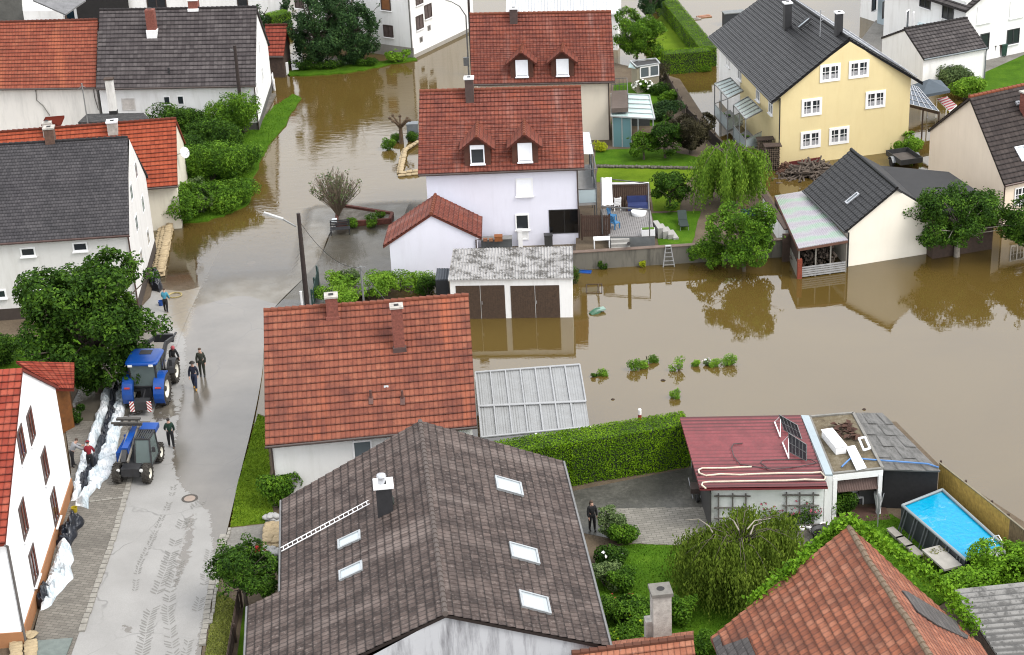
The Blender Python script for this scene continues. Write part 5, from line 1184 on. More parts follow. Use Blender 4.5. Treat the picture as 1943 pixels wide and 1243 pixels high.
# white parapet, mossy flat roof shed with awning, slab roof shed
Q = [at(*q, 3.05) for q in ((1520, 789), (1535, 790), (1580, 902), (1566, 902))]
pw = thing('parapet', 'pale blue white parapet wall between the burgundy roof and the mossy flat roof', 'wall', XY(Q[3])); MB().prism(Q, -.2, 3.0).build('wall', WB, pw); m_ = MB(); m_.prism(Q, 3.004, 3.1); m_.build('coping', flat('coping_blue', C(205, 222, 230), .5, var=.06), pw)
Q = [at(*q, 2.8) for q in ((1536, 791), (1619, 784), (1675, 889), (1580, 899))]
fs = thing('shed', 'open white framed shed with mossy flat roof and brown awning', 'shed', XY(Q[3]))
MOSS = groundmat('mossy_roof', [C(84, 66, 44), C(140, 126, 98), C(182, 172, 150)], 1.1, 7, .05)
MB().prism(Q, 2.55, 2.78).build('roof', MOSS, fs); ed = MB()
for a, b in ring(Q): ed.beam(a, b, .14, .12)
ed.build('roof_edge', flat('edge_grey', C(165, 162, 155), .8, var=.25), fs)
G = [XY(q) for q in Q]; ed = MB(); fx = (G[2]-G[3]).normalized(); fn = V((fx.y, -fx.x, 0))
ed.beam(Q[3]-T*.2+fn*.02, Q[2]-T*.2+fn*.02, .12, .34)
for q in (G[3]+fx*.12, G[2]-fx*.12): ed.box((q.x, q.y, 1.3), (.2, .2, 2.5), math.atan2(fx.y, fx.x))
ed.build('frame', WHITE, fs); bw = MB(); bw.prism([G[0], G[1], G[1]+(G[2]-G[1])*.3, G[0]+(G[3]-G[0])*.3], -.2, 2.5); bw.frame(G[1], (G[2]-G[1]).normalized(), fx, T, (0, -.05, -.2), ((G[2]-G[1]).length-.2, .05, 2.5)); bw.build('wall', flat('shed_dark', (.03, .028, .026, 1), .9), fs)
aw = MB(); a0, a1, a2, a3 = at(1584, 908, 2.35), at(1669, 900, 2.35), at(1674, 926, 1.75), at(1590, 934, 1.75); corr(aw, a3, a2, a1, a0, .12, .012); slab(aw, a3, a2, a1, a0, .03)
aw.build('awning', flat('awning_brown', C(122, 96, 88), .7, var=.2), fs)
def small(name, label, cat, px, z, size, mat, rz=0., group=None):
    p = at(*px, z); o = MB().box((p.x, p.y, z+size[2]/2), size, rz); o = o.build(name, mat); tag(o, label, cat, group)
    for v in o.data.vertices: v.co -= V((p.x, p.y, z))
    o.location = (p.x, p.y, z); return o
def boxed(name, label, cat, px, z, size, mat, trim=None, rz=0., bev=.03, group=None):
    """box shaped thing with a rim or lid as a part"""
    p = at(*px, z); r = thing(name, label, cat, p, group, rz); b = MB(); w_, d, h_ = size
    b.frame(V((0, 0, 0)), V((1, 0, 0)), V((0, 1, 0)), T, (-w_/2, -d/2, 0), (w_/2, d/2, h_*.9)); b.build('body', mat, r)
    l = MB(); l.frame(V((0, 0, 0)), V((1, 0, 0)), V((0, 1, 0)), T, (-w_/2-bev, -d/2-bev, h_*.9+.002), (w_/2+bev, d/2+bev, h_)); l.build('lid', trim or mat, r)
    return r
boxed('roof_box', 'long white ventilation box on the mossy flat roof', 'box', (1582, 845), 2.8, (.55, 1.9, .45), WHITE, flat('lid_white', (.8, .8, .8, 1), .5), .2)
bd = MB(); bd.prism([at(*q, 2.95) for q in c6([(1470, 365), (1540, 352), (1632, 525), (1555, 545)])], 2.9, 2.96); tag(bd.build('board', SHUT), 'white board lying on the mossy flat roof', 'board')
fr_ = MB(); q = [at(*k, 3.0) for k in c6([(1572, 297), (1620, 288), (1660, 375), (1612, 390)])]
for a, b in ring(q): fr_.beam(a, b, .09, .07)
tag(fr_.build('window_frame', SHUT), 'empty white window frame lying on the mossy flat roof', 'window frame')
tg = MB(); P = [at(*k, 2.83) for k in c6([(1420, 215), (1470, 195), (1510, 235), (1500, 300), (1440, 300)])]; c_ = sum(P, V())/5
for k in range(40): q = c_+V((rnd.uniform(-.5, .5), rnd.uniform(-.8, .8), rnd.uniform(0, .12))); leaf(tg, q, .35, (T+rdir()*.5).normalized())
tag(tg.build('tarp', flat('tarp_rust', C(105, 72, 58), .9, var=.3)), 'crumpled rust brown tarp on the mossy flat roof', 'tarp')
Q = [at(*q, 2.55) for q in ((1621, 784), (1674, 785), (1784, 893), (1677, 890))]
sb = thing('shed', 'black timber shed with grey weathered slab roof beside the wooden fence', 'shed', XY(Q[3])); rf = MB(); GSL = corrugated('slab_grey', C(112, 110, 106), C(158, 156, 152), .9, C(70, 68, 62), .7, wave=.0)
A, B, Cc, D = Q[3], Q[2], Q[1], Q[0]
for i in range(4):
    for j in range(5):
        f_ = lambda u, v: (A*(1-u)*(1-v)+B*u*(1-v)+Cc*u*v+D*(1-u)*v)
        zz = T*(.02*((i+j) % 2)+.012*j); q = [f_(i/4+.003, j/5-.01)+zz, f_((i+1)/4-.003, j/5-.01)+zz, f_((i+1)/4-.003, (j+1)/5)+zz*.7, f_(i/4+.003, (j+1)/5)+zz*.7]
        rf.poly(q, [(i*2.1+(k in (1, 2))*2, j*1.7+(k > 1)*1.6) for k in range(4)])
slab(rf, A, B, Cc, D, .1); rf.build('roof', GSL, sb); MB().prism([XY(q)+(XY((Q[0]+Q[2])/2)-XY(q))*.04 for q in Q], -.3, 2.44).build('wall', flat('black_planks', (.010, .010, .011, 1), .85, var=.4, scale=6), sb)
hs_ = MB(); hs_.tube([at(1597, 886, 2.86), at(1606, 877, 2.9), at(1616, 868, 2.9), at(1640, 871, 2.95), at(1666, 873, 2.78), at(1720, 877, 2.66), at(1760, 880, 2.66), at(1781, 887, 2.62)], .045, 6); tag(hs_.build('hose', flat('hose_blue', (.06, .16, .36, 1), .5)), 'blue hose running over the mossy and slab shed roofs', 'hose')
# plank fence by the pool
zt = LZ+1.75; F = [XY(at(*q, zt), LZ) for q in ((1783, 879), (1880, 955), (1943, 1006), (1990, 1044))]
fn_ = thing('fence', 'tall yellow brown plank fence between pool and floodwater', 'fence', F[0]); fb = MB(); fb2 = MB(); L = sum((b-a).length for a, b in zip(F, F[1:])); acc = 0; rnd.seed(4)
for a, b in zip(F, F[1:]):
    d = (b-a); l_ = d.length; d /= l_; n = V((d.y, -d.x, 0)); k = int(l_/.15)
    for i in range(k): (fb if a == F[0] or (a == F[1] and i/k < .55) else fb2).frame(a, d, n, T, (i*l_/k+.008, -.01+rnd.uniform(0, .01), -.3), ((i+1)*l_/k-.008, .02, 1.75-rnd.uniform(0, .02)))
fb.build('planks', flat('plank_yellow', C(236, 200, 100), .8, var=.35, scale=5), fn_); fb2.build('planks', flat('plank_grey', C(160, 138, 100), .85, var=.3, scale=5), fn_)
rl = MB()
for a, b in zip(F, F[1:]): rl.beam(a+T*1.78, b+T*1.78, .09, .04); rl.beam(a+T*.5+V((.05, .05, 0)), b+T*.5+V((.05, .05, 0)), .05, .1)
rl.build('rail', flat('rail_grey', C(160, 150, 125), .8), fn_)
for q in (F[0], F[0].lerp(F[1], .5), F[1], F[1].lerp(F[2], .5), F[2]): MB().box((q.x+.08, q.y+.08, LZ+.85), (.09, .09, 2.0)).build('post', OLDB, fn_)
# frame pool
zt = LZ+1.22; Q = [at(*q, zt) for q in ((1712, 959), (1788, 929), (1906, 1036), (1833, 1063))]
po = thing('pool', 'rectangular frame pool with bright blue cover and dark grey sides on the lawn', 'pool', XY((Q[0]+Q[2])/2, LZ)); GP = flat('pool_grey', C(72, 78, 84), .5, var=.15)
wl_ = MB()
for a, b in ring(Q): d = (b-a).normalized(); n = V((d.y, -d.x, 0)); wl_.frame(XY(a, LZ), d, n, T, (0, -.05, 0), ((b-a).length, .03, 1.18))
wl_.build('wall', GP, po); rm = MB()
for a, b in ring(Q): rm.tube([a, b], .075, 8)
rm.build('rim', flat('rim_grey', C(176, 188, 192), .4, var=.05), po)
def poolmat():
    t = NT('pool_cover'); p = t.pos(); n1 = t.noise(p, 1.3, 4, .6, 1.2); n2 = t.noise(p, 5, 3)
    t.base(t.mix(t.rng(n1, .58, .66, 0, .7), t.mix(t.rng(n2, .3, .7), C(0, 184, 240), C(6, 204, 250)), C(140, 220, 236))); t.set(Roughness=.25); t.b.inputs['Specular IOR Level'].default_value = .2; t.bump(t.math('ADD', n1, t.math('MULTIPLY', n2, .3)), .05); return t.m
MB().poly([q-T*.07 for q in Q]).build('cover', poolmat(), po)
for a, b, k in ((Q[3], Q[0], 6), (Q[2], Q[3], 3)):
    d = (b-a).normalized(); n = V((-d.y, d.x, 0)); n = n if n.dot(XY((Q[0]+Q[2])/2-a)) < 0 else -n
    for i in range(k):
        q = a.lerp(b, (i+.5)/k); m_ = MB(); m_.tube([q+n*.06-d*.12, XY(q, LZ+.05)+n*.38-d*.12, XY(q, LZ+.05)+n*.38+d*.12, q+n*.06+d*.12], .03, 6); m_.build('leg', flat('leg_grey', C(120, 126, 130), .4), po)
lq = Q[2].lerp(Q[3], .28); d = (Q[3]-Q[2]).normalized(); n = V((-d.y, d.x, 0)); n = n if n.y < 0 else -n; m_ = MB()
for s_ in (-.22, .22): m_.tube([lq+d*s_-n*.35+T*.0, lq+d*s_-n*.3+T*.5, lq+d*s_+T*.72, lq+d*s_+n*.3+T*.5, XY(lq, LZ)+d*s_+n*.45], .025, 6)
for k in range(4): m_.frame(XY(lq, LZ+.25+k*.3)+n*.38, d, n, T, (-.22, -.05, 0), (.22, .05, .03))
m_.frame(lq+n*.1, d, n, T, (-.42, -.1, -.06), (.42, .5, .0))
la = m_.build('pool_ladder', WHITE); tag(la, 'white ladder standing over the near corner of the blue pool', 'ladder')
m_ = MB(); sp_ = Q[3].lerp(Q[0], .2); d = (Q[0]-Q[3]).normalized(); n = V((-d.y, d.x, 0)); n = n if n.x < 0 else -n
st_ = thing('pool_steps', 'whitish plank steps and platform against the pool side', 'steps', XY(sp_, LZ)); m_.frame(XY(sp_, LZ)+n*.12, d, n, T, (-1.0, 0, .85), (.9, .95, .95)); m_.build('platform', flat('plank_white', C(205, 200, 190), .8, var=.15), st_)
for k in range(3): MB().frame(XY(sp_, LZ)+n*.1, d, n, T, (-1.4-.0*k, .1, .2+.22*k), (-1.02, .9, .26+.22*k)).build('step', OLDB, st_)
sl_ = MB()
for k in range(3): q = XY(Q[0].lerp(Q[3], .12+.16*k), LZ)+n*.75; sl_ = MB().box((q.x, q.y, LZ+.2), (1.0, .4, .1), math.atan2(d.y, d.x)); sl_.box((q.x, q.y, LZ+.08), (.7, .25, .18), math.atan2(d.y, d.x)); tag(sl_.build('bench_slab', flat('slab_pale', C(190, 184, 172), .8)), 'pale stone bench slab in the row along the pool side', 'slab', 'slabs along the pool')
# corrugated roof bottom right corner
A, B, Cc, D = at(1905, 1262, 2.6), at(2100, 1250, 2.6), at(2040, 1096, 2.9), at(1811, 1120, 2.9)
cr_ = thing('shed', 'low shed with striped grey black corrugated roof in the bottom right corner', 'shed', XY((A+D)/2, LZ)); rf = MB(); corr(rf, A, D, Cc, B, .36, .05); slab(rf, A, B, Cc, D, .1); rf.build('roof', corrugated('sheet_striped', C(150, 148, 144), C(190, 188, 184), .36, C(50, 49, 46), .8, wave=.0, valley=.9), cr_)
MB().prism([XY(q) for q in (A, B, Cc, D)], -.2, 2.5).build('wall', OLDB, cr_)
# lean-to beside the black roofed shed
A, B, Cc, D = at(1515, 471, 2.15), at(1609, 455, 2.3), at(1527, 362, 2.3), at(1470, 371, 2.15)
lt = thing('lean_to', 'lean-to with iridescent pale plastic roof on the side of the cream shed', 'lean-to', XY((A+B)/2))
def iri():
    t = NT('sheet_iridescent'); uv = t.n('UVMap'); sx = t.n('SeparateXYZ'); t.l(uv.outputs[0], sx.inputs[0]); n1 = t.noise(uv.outputs[0], .5, 3); n2 = t.noise(uv.outputs[0], 6, 4)
    s_ = t.math('ADD', t.math('SINE', t.math('MULTIPLY', t.math('ADD', sx.outputs[1], t.math('MULTIPLY', n1, 2.)), 3.6)), t.math('MULTIPLY', n2, .8))
    b = t.mix(t.rng(s_, .0, 1.3), C(208, 205, 212), C(184, 214, 192)); b = t.mix(t.rng(s_, -1.2, .1, .75, 0), b, C(186, 170, 190)); b = t.mix(t.rng(n2, .5, .75, 0, .4), b, C(225, 225, 225)); t.base(b); t.set(Roughness=.3); return t.m
rf = MB(); corr(rf, A, B, Cc, D, .16, .012); slab(rf, A, B, Cc, D, .05); rf.build('roof', iri(), lt)
m_ = MB(); m_.beam(A-T*.12, B-T*.12, .1, .16); m_.beam(A-T*.12, D-T*.12, .1, .16); m_.build('beam', flat('beam_rust', C(130, 88, 70), .8, var=.3), lt)
G = [XY(q) for q in (A, B, Cc, D)]; MB().box((G[0].x+.12, G[0].y+.1, .5), (.3, .3, 1.7)).build('brick_pier', flat('brick_orange', C(168, 78, 52), .9, var=.4, scale=9), lt); fx = (G[1]-G[0]).normalized(); fn = V((fx.y, -fx.x, 0)); m_ = MB(); l_ = (G[1]-G[0]).length
for k in range(5): m_.frame(G[0], fx, fn, T, (.3, -.05, .08+k*.15), (l_-.1, -.02, .19+k*.15))
m_.build('slat_panel', flat('slat_pale', C(195, 195, 195), .6), lt); m_ = MB()
for u in (.02, .36, .66, .98): m_.frame(G[0], fx, fn, T, (u*l_-.03, -.12, -.3), (u*l_+.05, -.04, 2.05))
m_.build('post', flat('post_pale', C(165, 160, 150), .7), lt)
m_ = MB(); m_.frame(G[0], (G[3]-G[0]).normalized(), fx, T, (.3, .0, 1.0), ((G[3]-G[0]).length, .06, 2.05)); m_.frame(G[0], fx, fn, T, (0, -3., -.3), (l_, -2.9, 2.)); m_.build('wall', OLDB, lt)
MB().frame(G[0], (G[3]-G[0]).normalized(), fx, T, (.25, -.02, -.3), ((G[3]-G[0]).length, .1, .98)).build('low_wall', flat('wall_lowpale', C(190, 188, 178), .9), lt)
# clutter behind the lean-to slats: stacked firewood
rnd.seed(31); m_ = MB()
for k in range(150): u = rnd.uniform(.4, l_-.3); q = G[0]+fx*u-fn*rnd.uniform(.9, 1.9)+T*rnd.uniform(.1, 1.3); m_.tube([q, q-fn*.5+V((rnd.uniform(-.2, .2), 0, rnd.uniform(-.1, .1)))], rnd.uniform(.05, .1), 6)
tag(m_.build('firewood', flat('wood_grey', C(110, 96, 84), .9, var=.5, scale=7)), 'firewood stacked inside the pale plastic roofed lean-to', 'firewood')
a, b = XY(at(1450, 420, 0)), XY(at(1492, 486, 0)); d = (b-a).normalized(); gw = thing('garden_wall', 'free standing white wall with dark coping behind the plastic roofed lean-to', 'wall', a); n = V((d.y, -d.x, 0))
MB().frame(a, d, n, T, (0, -.12, -.3), ((b-a).length, .12, 1.9)).build('wall', WB, gw); MB().frame(a, d, n, T, (-.05, -.2, 1.902), ((b-a).length+.05, .2, 2.0)).build('coping', OLDB, gw)
# retaining wall of the terrace garden
a, b = XY(at(1088, 513, 0)), XY(at(1500, 487, 0)); d = (b-a).normalized(); n = V((d.y, -d.x, 0)); rw = thing('retaining_wall', 'stained grey concrete wall along the flooded yard below the terrace', 'wall', a.lerp(b, .5)); l_ = (b-a).length; m_ = MB()
for k in range(24): u0_, u1_ = k*l_/24, (k+1)*l_/24; m_.frame(a, d, n, T, (u0_, -.3, -.4), (u1_, .0, 1.22))
m_ = MB().frame(a, d, n, T, (0, -.3, -.4), (l_, 0, 1.22)); m_.build('wall', plaster('wall_concrete', C(150, 145, 132), C(66, 64, 58), 1., .45), rw)
MB().frame(a, d, n, T, (0, -.36, 1.222), (l_, .05, 1.27)).build('coping', flat('coping_brown', C(140, 118, 104), .8, var=.3), rw)
# terrace deck with steps
zd = 1.25; Q = [at(*q, zd) for q in ((1156, 449), (1243, 448), (1234, 396), (1139, 396))]
dk = thing('terrace', 'grey plank terrace with white steps beside the lavender house', 'terrace', XY((Q[0]+Q[2])/2, GZ)); m_ = MB(); A, B, Cc, D = Q
for k in range(22):
    f0, f1 = k/22+.003, (k+1)/22-.003; q = [A.lerp(B, f0), A.lerp(B, f1), D.lerp(Cc, f1), D.lerp(Cc, f0)]; m_.prism(q, zd-.05, zd+rnd.uniform(0, .004))
m_.build('planks', flat('deck_grey', C(176, 172, 170), .7, var=.22, scale=4), dk); MB().prism([XY(q) for q in Q], -.2, zd-.06).build('base', flat('deck_base', C(150, 154, 154), .8, var=.2), dk)
WST = flat('step_white', C(215, 212, 206), .7, var=.08)
for k in range(5): p = at(1177-.0*k, 446, zd); MB().box((p.x-.05, p.y-.35-.3*k, (zd-.2*k)/2-.1), (1.25, .34, zd-.2*k-.05)).build('step', WST, dk)
for k in range(4): p = at(1240, 425, zd); MB().box((p.x+.3+.34*k, p.y-.3*k*.4, (zd-.2*k)/2), (.36, 1.5, zd-.2*k-.1), .15).build('step', WST, dk)
def panelfence(name, label, a, b, z0, h_, mat, post=None, group=None, pw_=.13, cat='fence', cap=None):
    a, b = XY(a, z0), XY(b, z0); d = (b-a).normalized(); n = V((d.y, -d.x, 0)); L = (b-a).length; o = thing(name, label, cat, a, group); m_ = MB(); k = max(2, int(L/pw_))
    for i in range(k): m_.frame(a, d, n, T, (i*L/k+.006, -.012, .0), ((i+1)*L/k-.006, .012+.008*(i % 2), h_))
    m_.build('planks', mat, o); m_ = MB()
    for z_ in (.25*h_, .85*h_): m_.frame(a, d, n, T, (0, -.05, z_), (L, -.014, z_+.08))
    m_.build('rail', mat, o)
    for i in range(max(2, int(L/1.9)+1)):
        u = L*i/max(1, int(L/1.9)); MB().frame(a, d, n, T, (u-.05, -.15, -.3), (u+.05, -.052, h_+.06)).build('post', post or mat, o)
    if cap: MB().frame(a, d, n, T, (-.03, -.08, h_+.002), (L+.03, .06, h_+.08)).build('capping', cap, o)
    return o
TB_ = flat('timber_brown', C(92, 66, 52), .85, var=.35, scale=5)
panelfence('screen', 'brown plank privacy screen with white top at the back of the terrace', at(1161, 394, zd), at(1231, 393, zd), zd, 1.75, TB_, cap=WHITE)
panelfence('screen', 'brown plank screen at the front of the terrace beside the lavender wall', at(1104, 449, zd-.2), at(1157, 449, zd-.2), zd-.2, 1.55, TB_)
pg = thing('pergola', 'grey metal pergola frame over the terrace with white side curtain', 'pergola', at(1160, 397, zd)); m_ = MB(); zz = zd+2.0; q = [at(*k, zz) for k in ((1142, 392), (1232, 398), (1230, 348), (1140, 338))]
m_.beam(q[0], q[1], .08); m_.beam(q[1], q[2], .06); m_.beam(q[3], q[0], .08); m_.beam(q[3], q[2], .06)
for k in (q[0], q[1], q[3], q[2]): m_.beam(k, XY(k, zd), .07)
m_.build('frame', flat('steel_grey', C(120, 120, 120), .5), pg)
m_ = MB(); corr(m_, q[0]+V((.05, .2, 0)), q[0]+V((.75, .2, 0)), q[3]+V((.75, -.2, .1)), q[3]+V((.05, -.2, .1)), .3, .02); m_.build('curtain', WHITE, pg)
so_ = thing('garden_sofa', 'dark blue cushioned garden sofa against the brown privacy screen', 'sofa', at(1211, 398, zd)); p = at(1211, 397, zd); BL = flat('cushion_blue', (.022, .035, .12, 1), .9, var=.2); m_ = MB().box((p.x, p.y, zd+.22), (1.5, .7, .38)); m_.build('seat', BL, so_); MB().box((p.x, p.y+.38, zd+.5), (1.5, .16, .75)).build('backrest', BL, so_)
for s_ in (-.8, .8): MB().box((p.x+s_, p.y+.05, zd+.3), (.1, .8, .6)).build('armrest', TB_, so_)
ht = thing('basin', 'round white basin standing on the terrace planks', 'basin', at(1212, 407, zd)); p = at(1212, 407, zd); m_ = MB(); m_.lathe(p, T, [(0, .5), (.25, .55), (.27, .52), (.2, .48), (.12, .001)], 20); m_.build('bowl', WHITE, ht, True)
def chair(label, px, z, mat, rz, group=None, cat='chair', legm=None, wd=.5):
    p = at(*px, z); o = thing('garden_chair', label, cat, p, group, rz); X, Y = V((1, 0, 0)), V((0, 1, 0)); O = V((0, 0, 0)); a = wd/2
    MB().frame(O, X, Y, T, (-a, -.24, .4), (a, .24, .45)).build('seat', mat, o); m_ = MB()
    for k in range(4): m_.frame(O, X, Y, T, (-a, .22+.03*k, .5+.13*k), (a, .25+.03*k, .6+.13*k))
    m_.build('backrest', mat, o)
    for sx_ in (-1, 1):
        for sy in (-1, 1): MB().frame(O, X, Y, T, (sx_*a-.025*(1+sx_), sy*.22-.025, 0), (sx_*a+.025*(1-sx_), sy*.22+.025, .4 if sy < 0 else 1.0)).build('leg', legm or mat, o)
    return o
chair('white slatted chair on the terrace in front of the brown screen', (1170, 398), zd, WHITE, 3.4)
lo = thing('sun_lounger', 'dark green sun lounger on the lawn below the terrace', 'sun lounger', at(1297, 430, GZ)); p = at(1297, 432, GZ); m_ = MB(); DG = flat('fabric_darkgreen', C(50, 68, 62), .8); m_.box((p.x, p.y, GZ+.34), (.62, 1.25, .06)); m_.build('seat', DG, lo); m_ = MB(); m_.beam((p.x, p.y+.6, GZ+.36), (p.x, p.y+1.15, GZ+.85), .62, .05); m_.build('backrest', DG, lo)
for sx_ in (-.28, .28):
    for sy in (-.55, .5): MB().box((p.x+sx_, p.y+sy, GZ+.16), (.04, .04, .32)).build('leg', ALU, lo)
# stepladder leaning in the water
def stepladder(label, px, z, h_, mat):
    p = at(*px, z); o = thing('stepladder', label, 'ladder', p); m_ = MB()
    for s_ in (-1, 1): m_.beam(p+V((s_*.42, -.1, -.3)), p+V((s_*.16, .25, h_)), .06, .05)
    for k in range(5): q = (k+.6)/5.2; w_ = lerp(.42, .16, q); m_.beam(p+V((-w_, lerp(-.1, .25, q), h_*q)), p+V((w_, lerp(-.1, .25, q), h_*q)), .07, .03)
    m_.build('steps', mat, o); m_ = MB()
    for s_ in (-1, 1): m_.beam(p+V((s_*.38, .6, -.3)), p+V((s_*.14, .3, h_)), .05, .04)
    m_.build('back_legs', mat, o); MB().frame(p+V((0, .27, h_)), V((1, 0, 0)), V((0, 1, 0)), T, (-.2, -.12, 0), (.2, .12, .05)).build('top_step', mat, o); return o
stepladder('aluminium stepladder standing in the water against the concrete wall', (1269, 506), 0, 1.35, flat('ladder_pale', C(205, 205, 205), .4))
tbl = thing('table', 'small white table beside the terrace steps', 'table', at(1140, 469, .9)); p = at(1142, 470, .95); MB().box((p.x, p.y, 1.62), (1.1, .6, .06)).build('tabletop', WHITE, tbl)
for sx_ in (-.5, .5): MB().box((p.x+sx_, p.y, 1.28), (.06, .5, .64)).build('leg', WHITE, tbl)
# steel balcony tower on the end of the lavender house
bx = h8.w['E1']; bal = thing('balcony', 'steel balcony with glass fronts on the end wall of the lavender house', 'balcony', XY(bx)); GL = clear('balcony_glass', (.50, .58, .60, 1), .6); SG = MATS['steel_grey']; x0, y0, y1 = bx.x+.06, bx.y+.3, bx.y+8.0; x1 = x0+1.25; m_ = MB()
for z_ in (2.75,): MB().box(((x0+x1)/2, (y0+y1)/2, z_), (x1-x0, y1-y0, .16)).build('floor', flat('floor_pale', C(190, 188, 184), .7, var=.15), bal)
for yy in (y0, y0+2.6, y0+5.2, y1): m_.box((x1-.04, yy, 2.6), (.07, .07, 5.4))
for a, b in (((x0, y0, 3.85), (x1, y0, 3.85)), ((x1, y0, 3.85), (x1, y1, 3.85)), ((x1, y0, 5.25), (x1, y1, 5.25)), ((x0, y0, 5.3), (x1, y0, 5.25))): m_.beam(a, b, .06)
m_.build('frame', SG, bal); MB().box(((x0+x1)/2, y0, 3.35), (x1-x0-.06, .02, .95)).build('glass_front', GL, bal); MB().box((x1, (y0+y1)/2, 3.35), (.02, y1-y0-.06, .95)).build('glass_side', GL, bal)
m_ = MB(); corr(m_, (x0, y0+3., 5.32), (x1, y0+3., 5.28), (x1, y1, 5.28), (x0, y1, 5.32), .5, .01); m_.build('canopy', clear('canopy_glass', (.62, .66, .66, 1), .7), bal)
# conservatory of the beige house
cv = thing('conservatory', 'glass conservatory with brown roof terrace on the end of the beige house', 'conservatory', XY(at(1200, 276, GZ), GZ)); zc = GZ+2.5; FRW = flat('frame_palegrey', C(215, 220, 220), .5)
A, B, Cc, D = at(1160, 221, zc), at(1242, 226, zc-.1), at(1232, 181, zc), at(1160, 178, zc+.2); m_ = MB().poly([A, B, Cc, D]); m_.build('glass_roof', clear('roof_glass', C(190, 215, 212, .8), .85), cv); m_ = MB()
for k in range(6): m_.beam(A.lerp(D, k/5)+T*.03, B.lerp(Cc, k/5)+T*.03, .07, .06)
for a, b in ring([A, B, Cc, D]): m_.beam(a+T*.02, b+T*.02, .12, .1)
m_.build('frame', FRW, cv); Q = [at(*q, zc+.55) for q in ((1160, 206), (1192, 204), (1190, 171), (1160, 172))]; MB().prism(Q, zc+.2, zc+.55).build('terrace_floor', flat('floor_brown', C(128, 112, 102), .8, var=.2), cv); m_ = MB()
for a, b in ring(Q)[1:3]:
    for z_ in (.5, 1.): m_.beam(a+T*z_, b+T*z_, .04)
    for k in range(5): m_.beam(a.lerp(b, k/4), a.lerp(b, k/4)+T, .04)
m_.build('railing', SG, cv)
a, b = XY(A, GZ)+V((.1, .1, 0)), XY(A.lerp(B, .46), GZ)+V((0, .1, 0)); d = (b-a).normalized(); n = V((d.y, -d.x, 0)); l_ = (b-a).length
MB().frame(a, d, n, T, (0, -.02, 0), (l_, .0, 2.35)).build('glass_wall', clear('wall_glass', C(120, 160, 168, .7), .9), cv); m_ = MB()
for u in (0, .5, 1): m_.frame(a, d, n, T, (u*l_-.04, -.04, 0), (u*l_+.04, .02, 2.4))
q = XY(B, GZ)+V((-.1, .1, 0)); m_.box((q.x, q.y, GZ+1.2), (.1, .1, 2.4)); q = XY(A.lerp(B, .62), GZ); m_.box((q.x, q.y+.1, GZ+1.2), (.08, .08, 2.4)); m_.build('post', FRW, cv)
MB().prism([XY(D, GZ)+V((.05, 0, 0)), XY(Cc, GZ), XY(Cc, GZ)+V((0, -.15, 0)), XY(D, GZ)+V((.05, -.15, 0))], GZ-.2, zc-.1).build('back_wall', flat('back_dark', (.05, .055, .055, 1), .8), cv)
# garden house
zg_ = GZ+2.35; A, B, Cc, D = at(1208, 127, zg_), at(1252, 120, zg_), at(1244, 111, zg_+.1), at(1196, 116, zg_+.1)
gh = blockhouse('garden_house', 'small beige garden house with flat black roof and glass side between the hedges', 'garden house', [XY(q)+(XY((A+Cc)/2)-XY(q))*.06 for q in (A, B, Cc, D)], GZ-.2, zg_-.15, flat('panel_beige', C(200, 190, 165), .7, var=.08)); Q = [A, B, Cc, D]
MB().prism(Q, zg_-.14, zg_).build('roof', flat('roof_black', C(62, 62, 62), .8), gh.root); m_ = MB()
for a, b in ring(Q): m_.beam(a, b, .1, .1)
m_.build('roof_edge', FRW, gh.root); k_ = side_of(gh, (0, -1, 0))
for q in ((1223, 137), (1241, 134)): window(gh, k_, q, .9, 1.0, FR, GREYG_, 'plain')
m_ = MB(); a0, a1, a2, a3 = at(1192, 128, zg_-.3), at(1207, 131, zg_-.3), at(1210, 124, zg_), at(1196, 118, zg_); m_.poly([a0, a1, a2, a3]); m_.build('glass_porch', MATS['roof_glass'], gh.root)
panelfence('fence', 'weathered brown fence between the garden and the flooded lane', XY(at(1258, 152, GZ-.1)), XY(at(1300, 225, GZ-.1)), GZ-.3, 1.35, flat('fence_grey', C(112, 96, 84), .85, var=.3))
panelfence('fence', 'dark brown lower fence behind the plum bush along the flooded lane', XY(at(1302, 228, GZ-.1)), XY(at(1372, 298, GZ-.1)), GZ-.3, 1.3, flat('fence_dark', C(66, 52, 46), .85, var=.3))
# stone edging between the two lawns
rnd.seed(9); m_ = MB(); a, b = at(1135, 318, GZ), at(1335, 322, GZ)
for k in range(34): q = a.lerp(b, k/33); m_.ball(q+V((0, rnd.uniform(-.06, .06), .12)), (.17, .15, .14), 6, 4, .4)
tag(m_.build('stone_edging', flat('stone_grey', C(140, 134, 124), .9, var=.3)), 'low row of rough stones between the two lawns', 'stone edging')
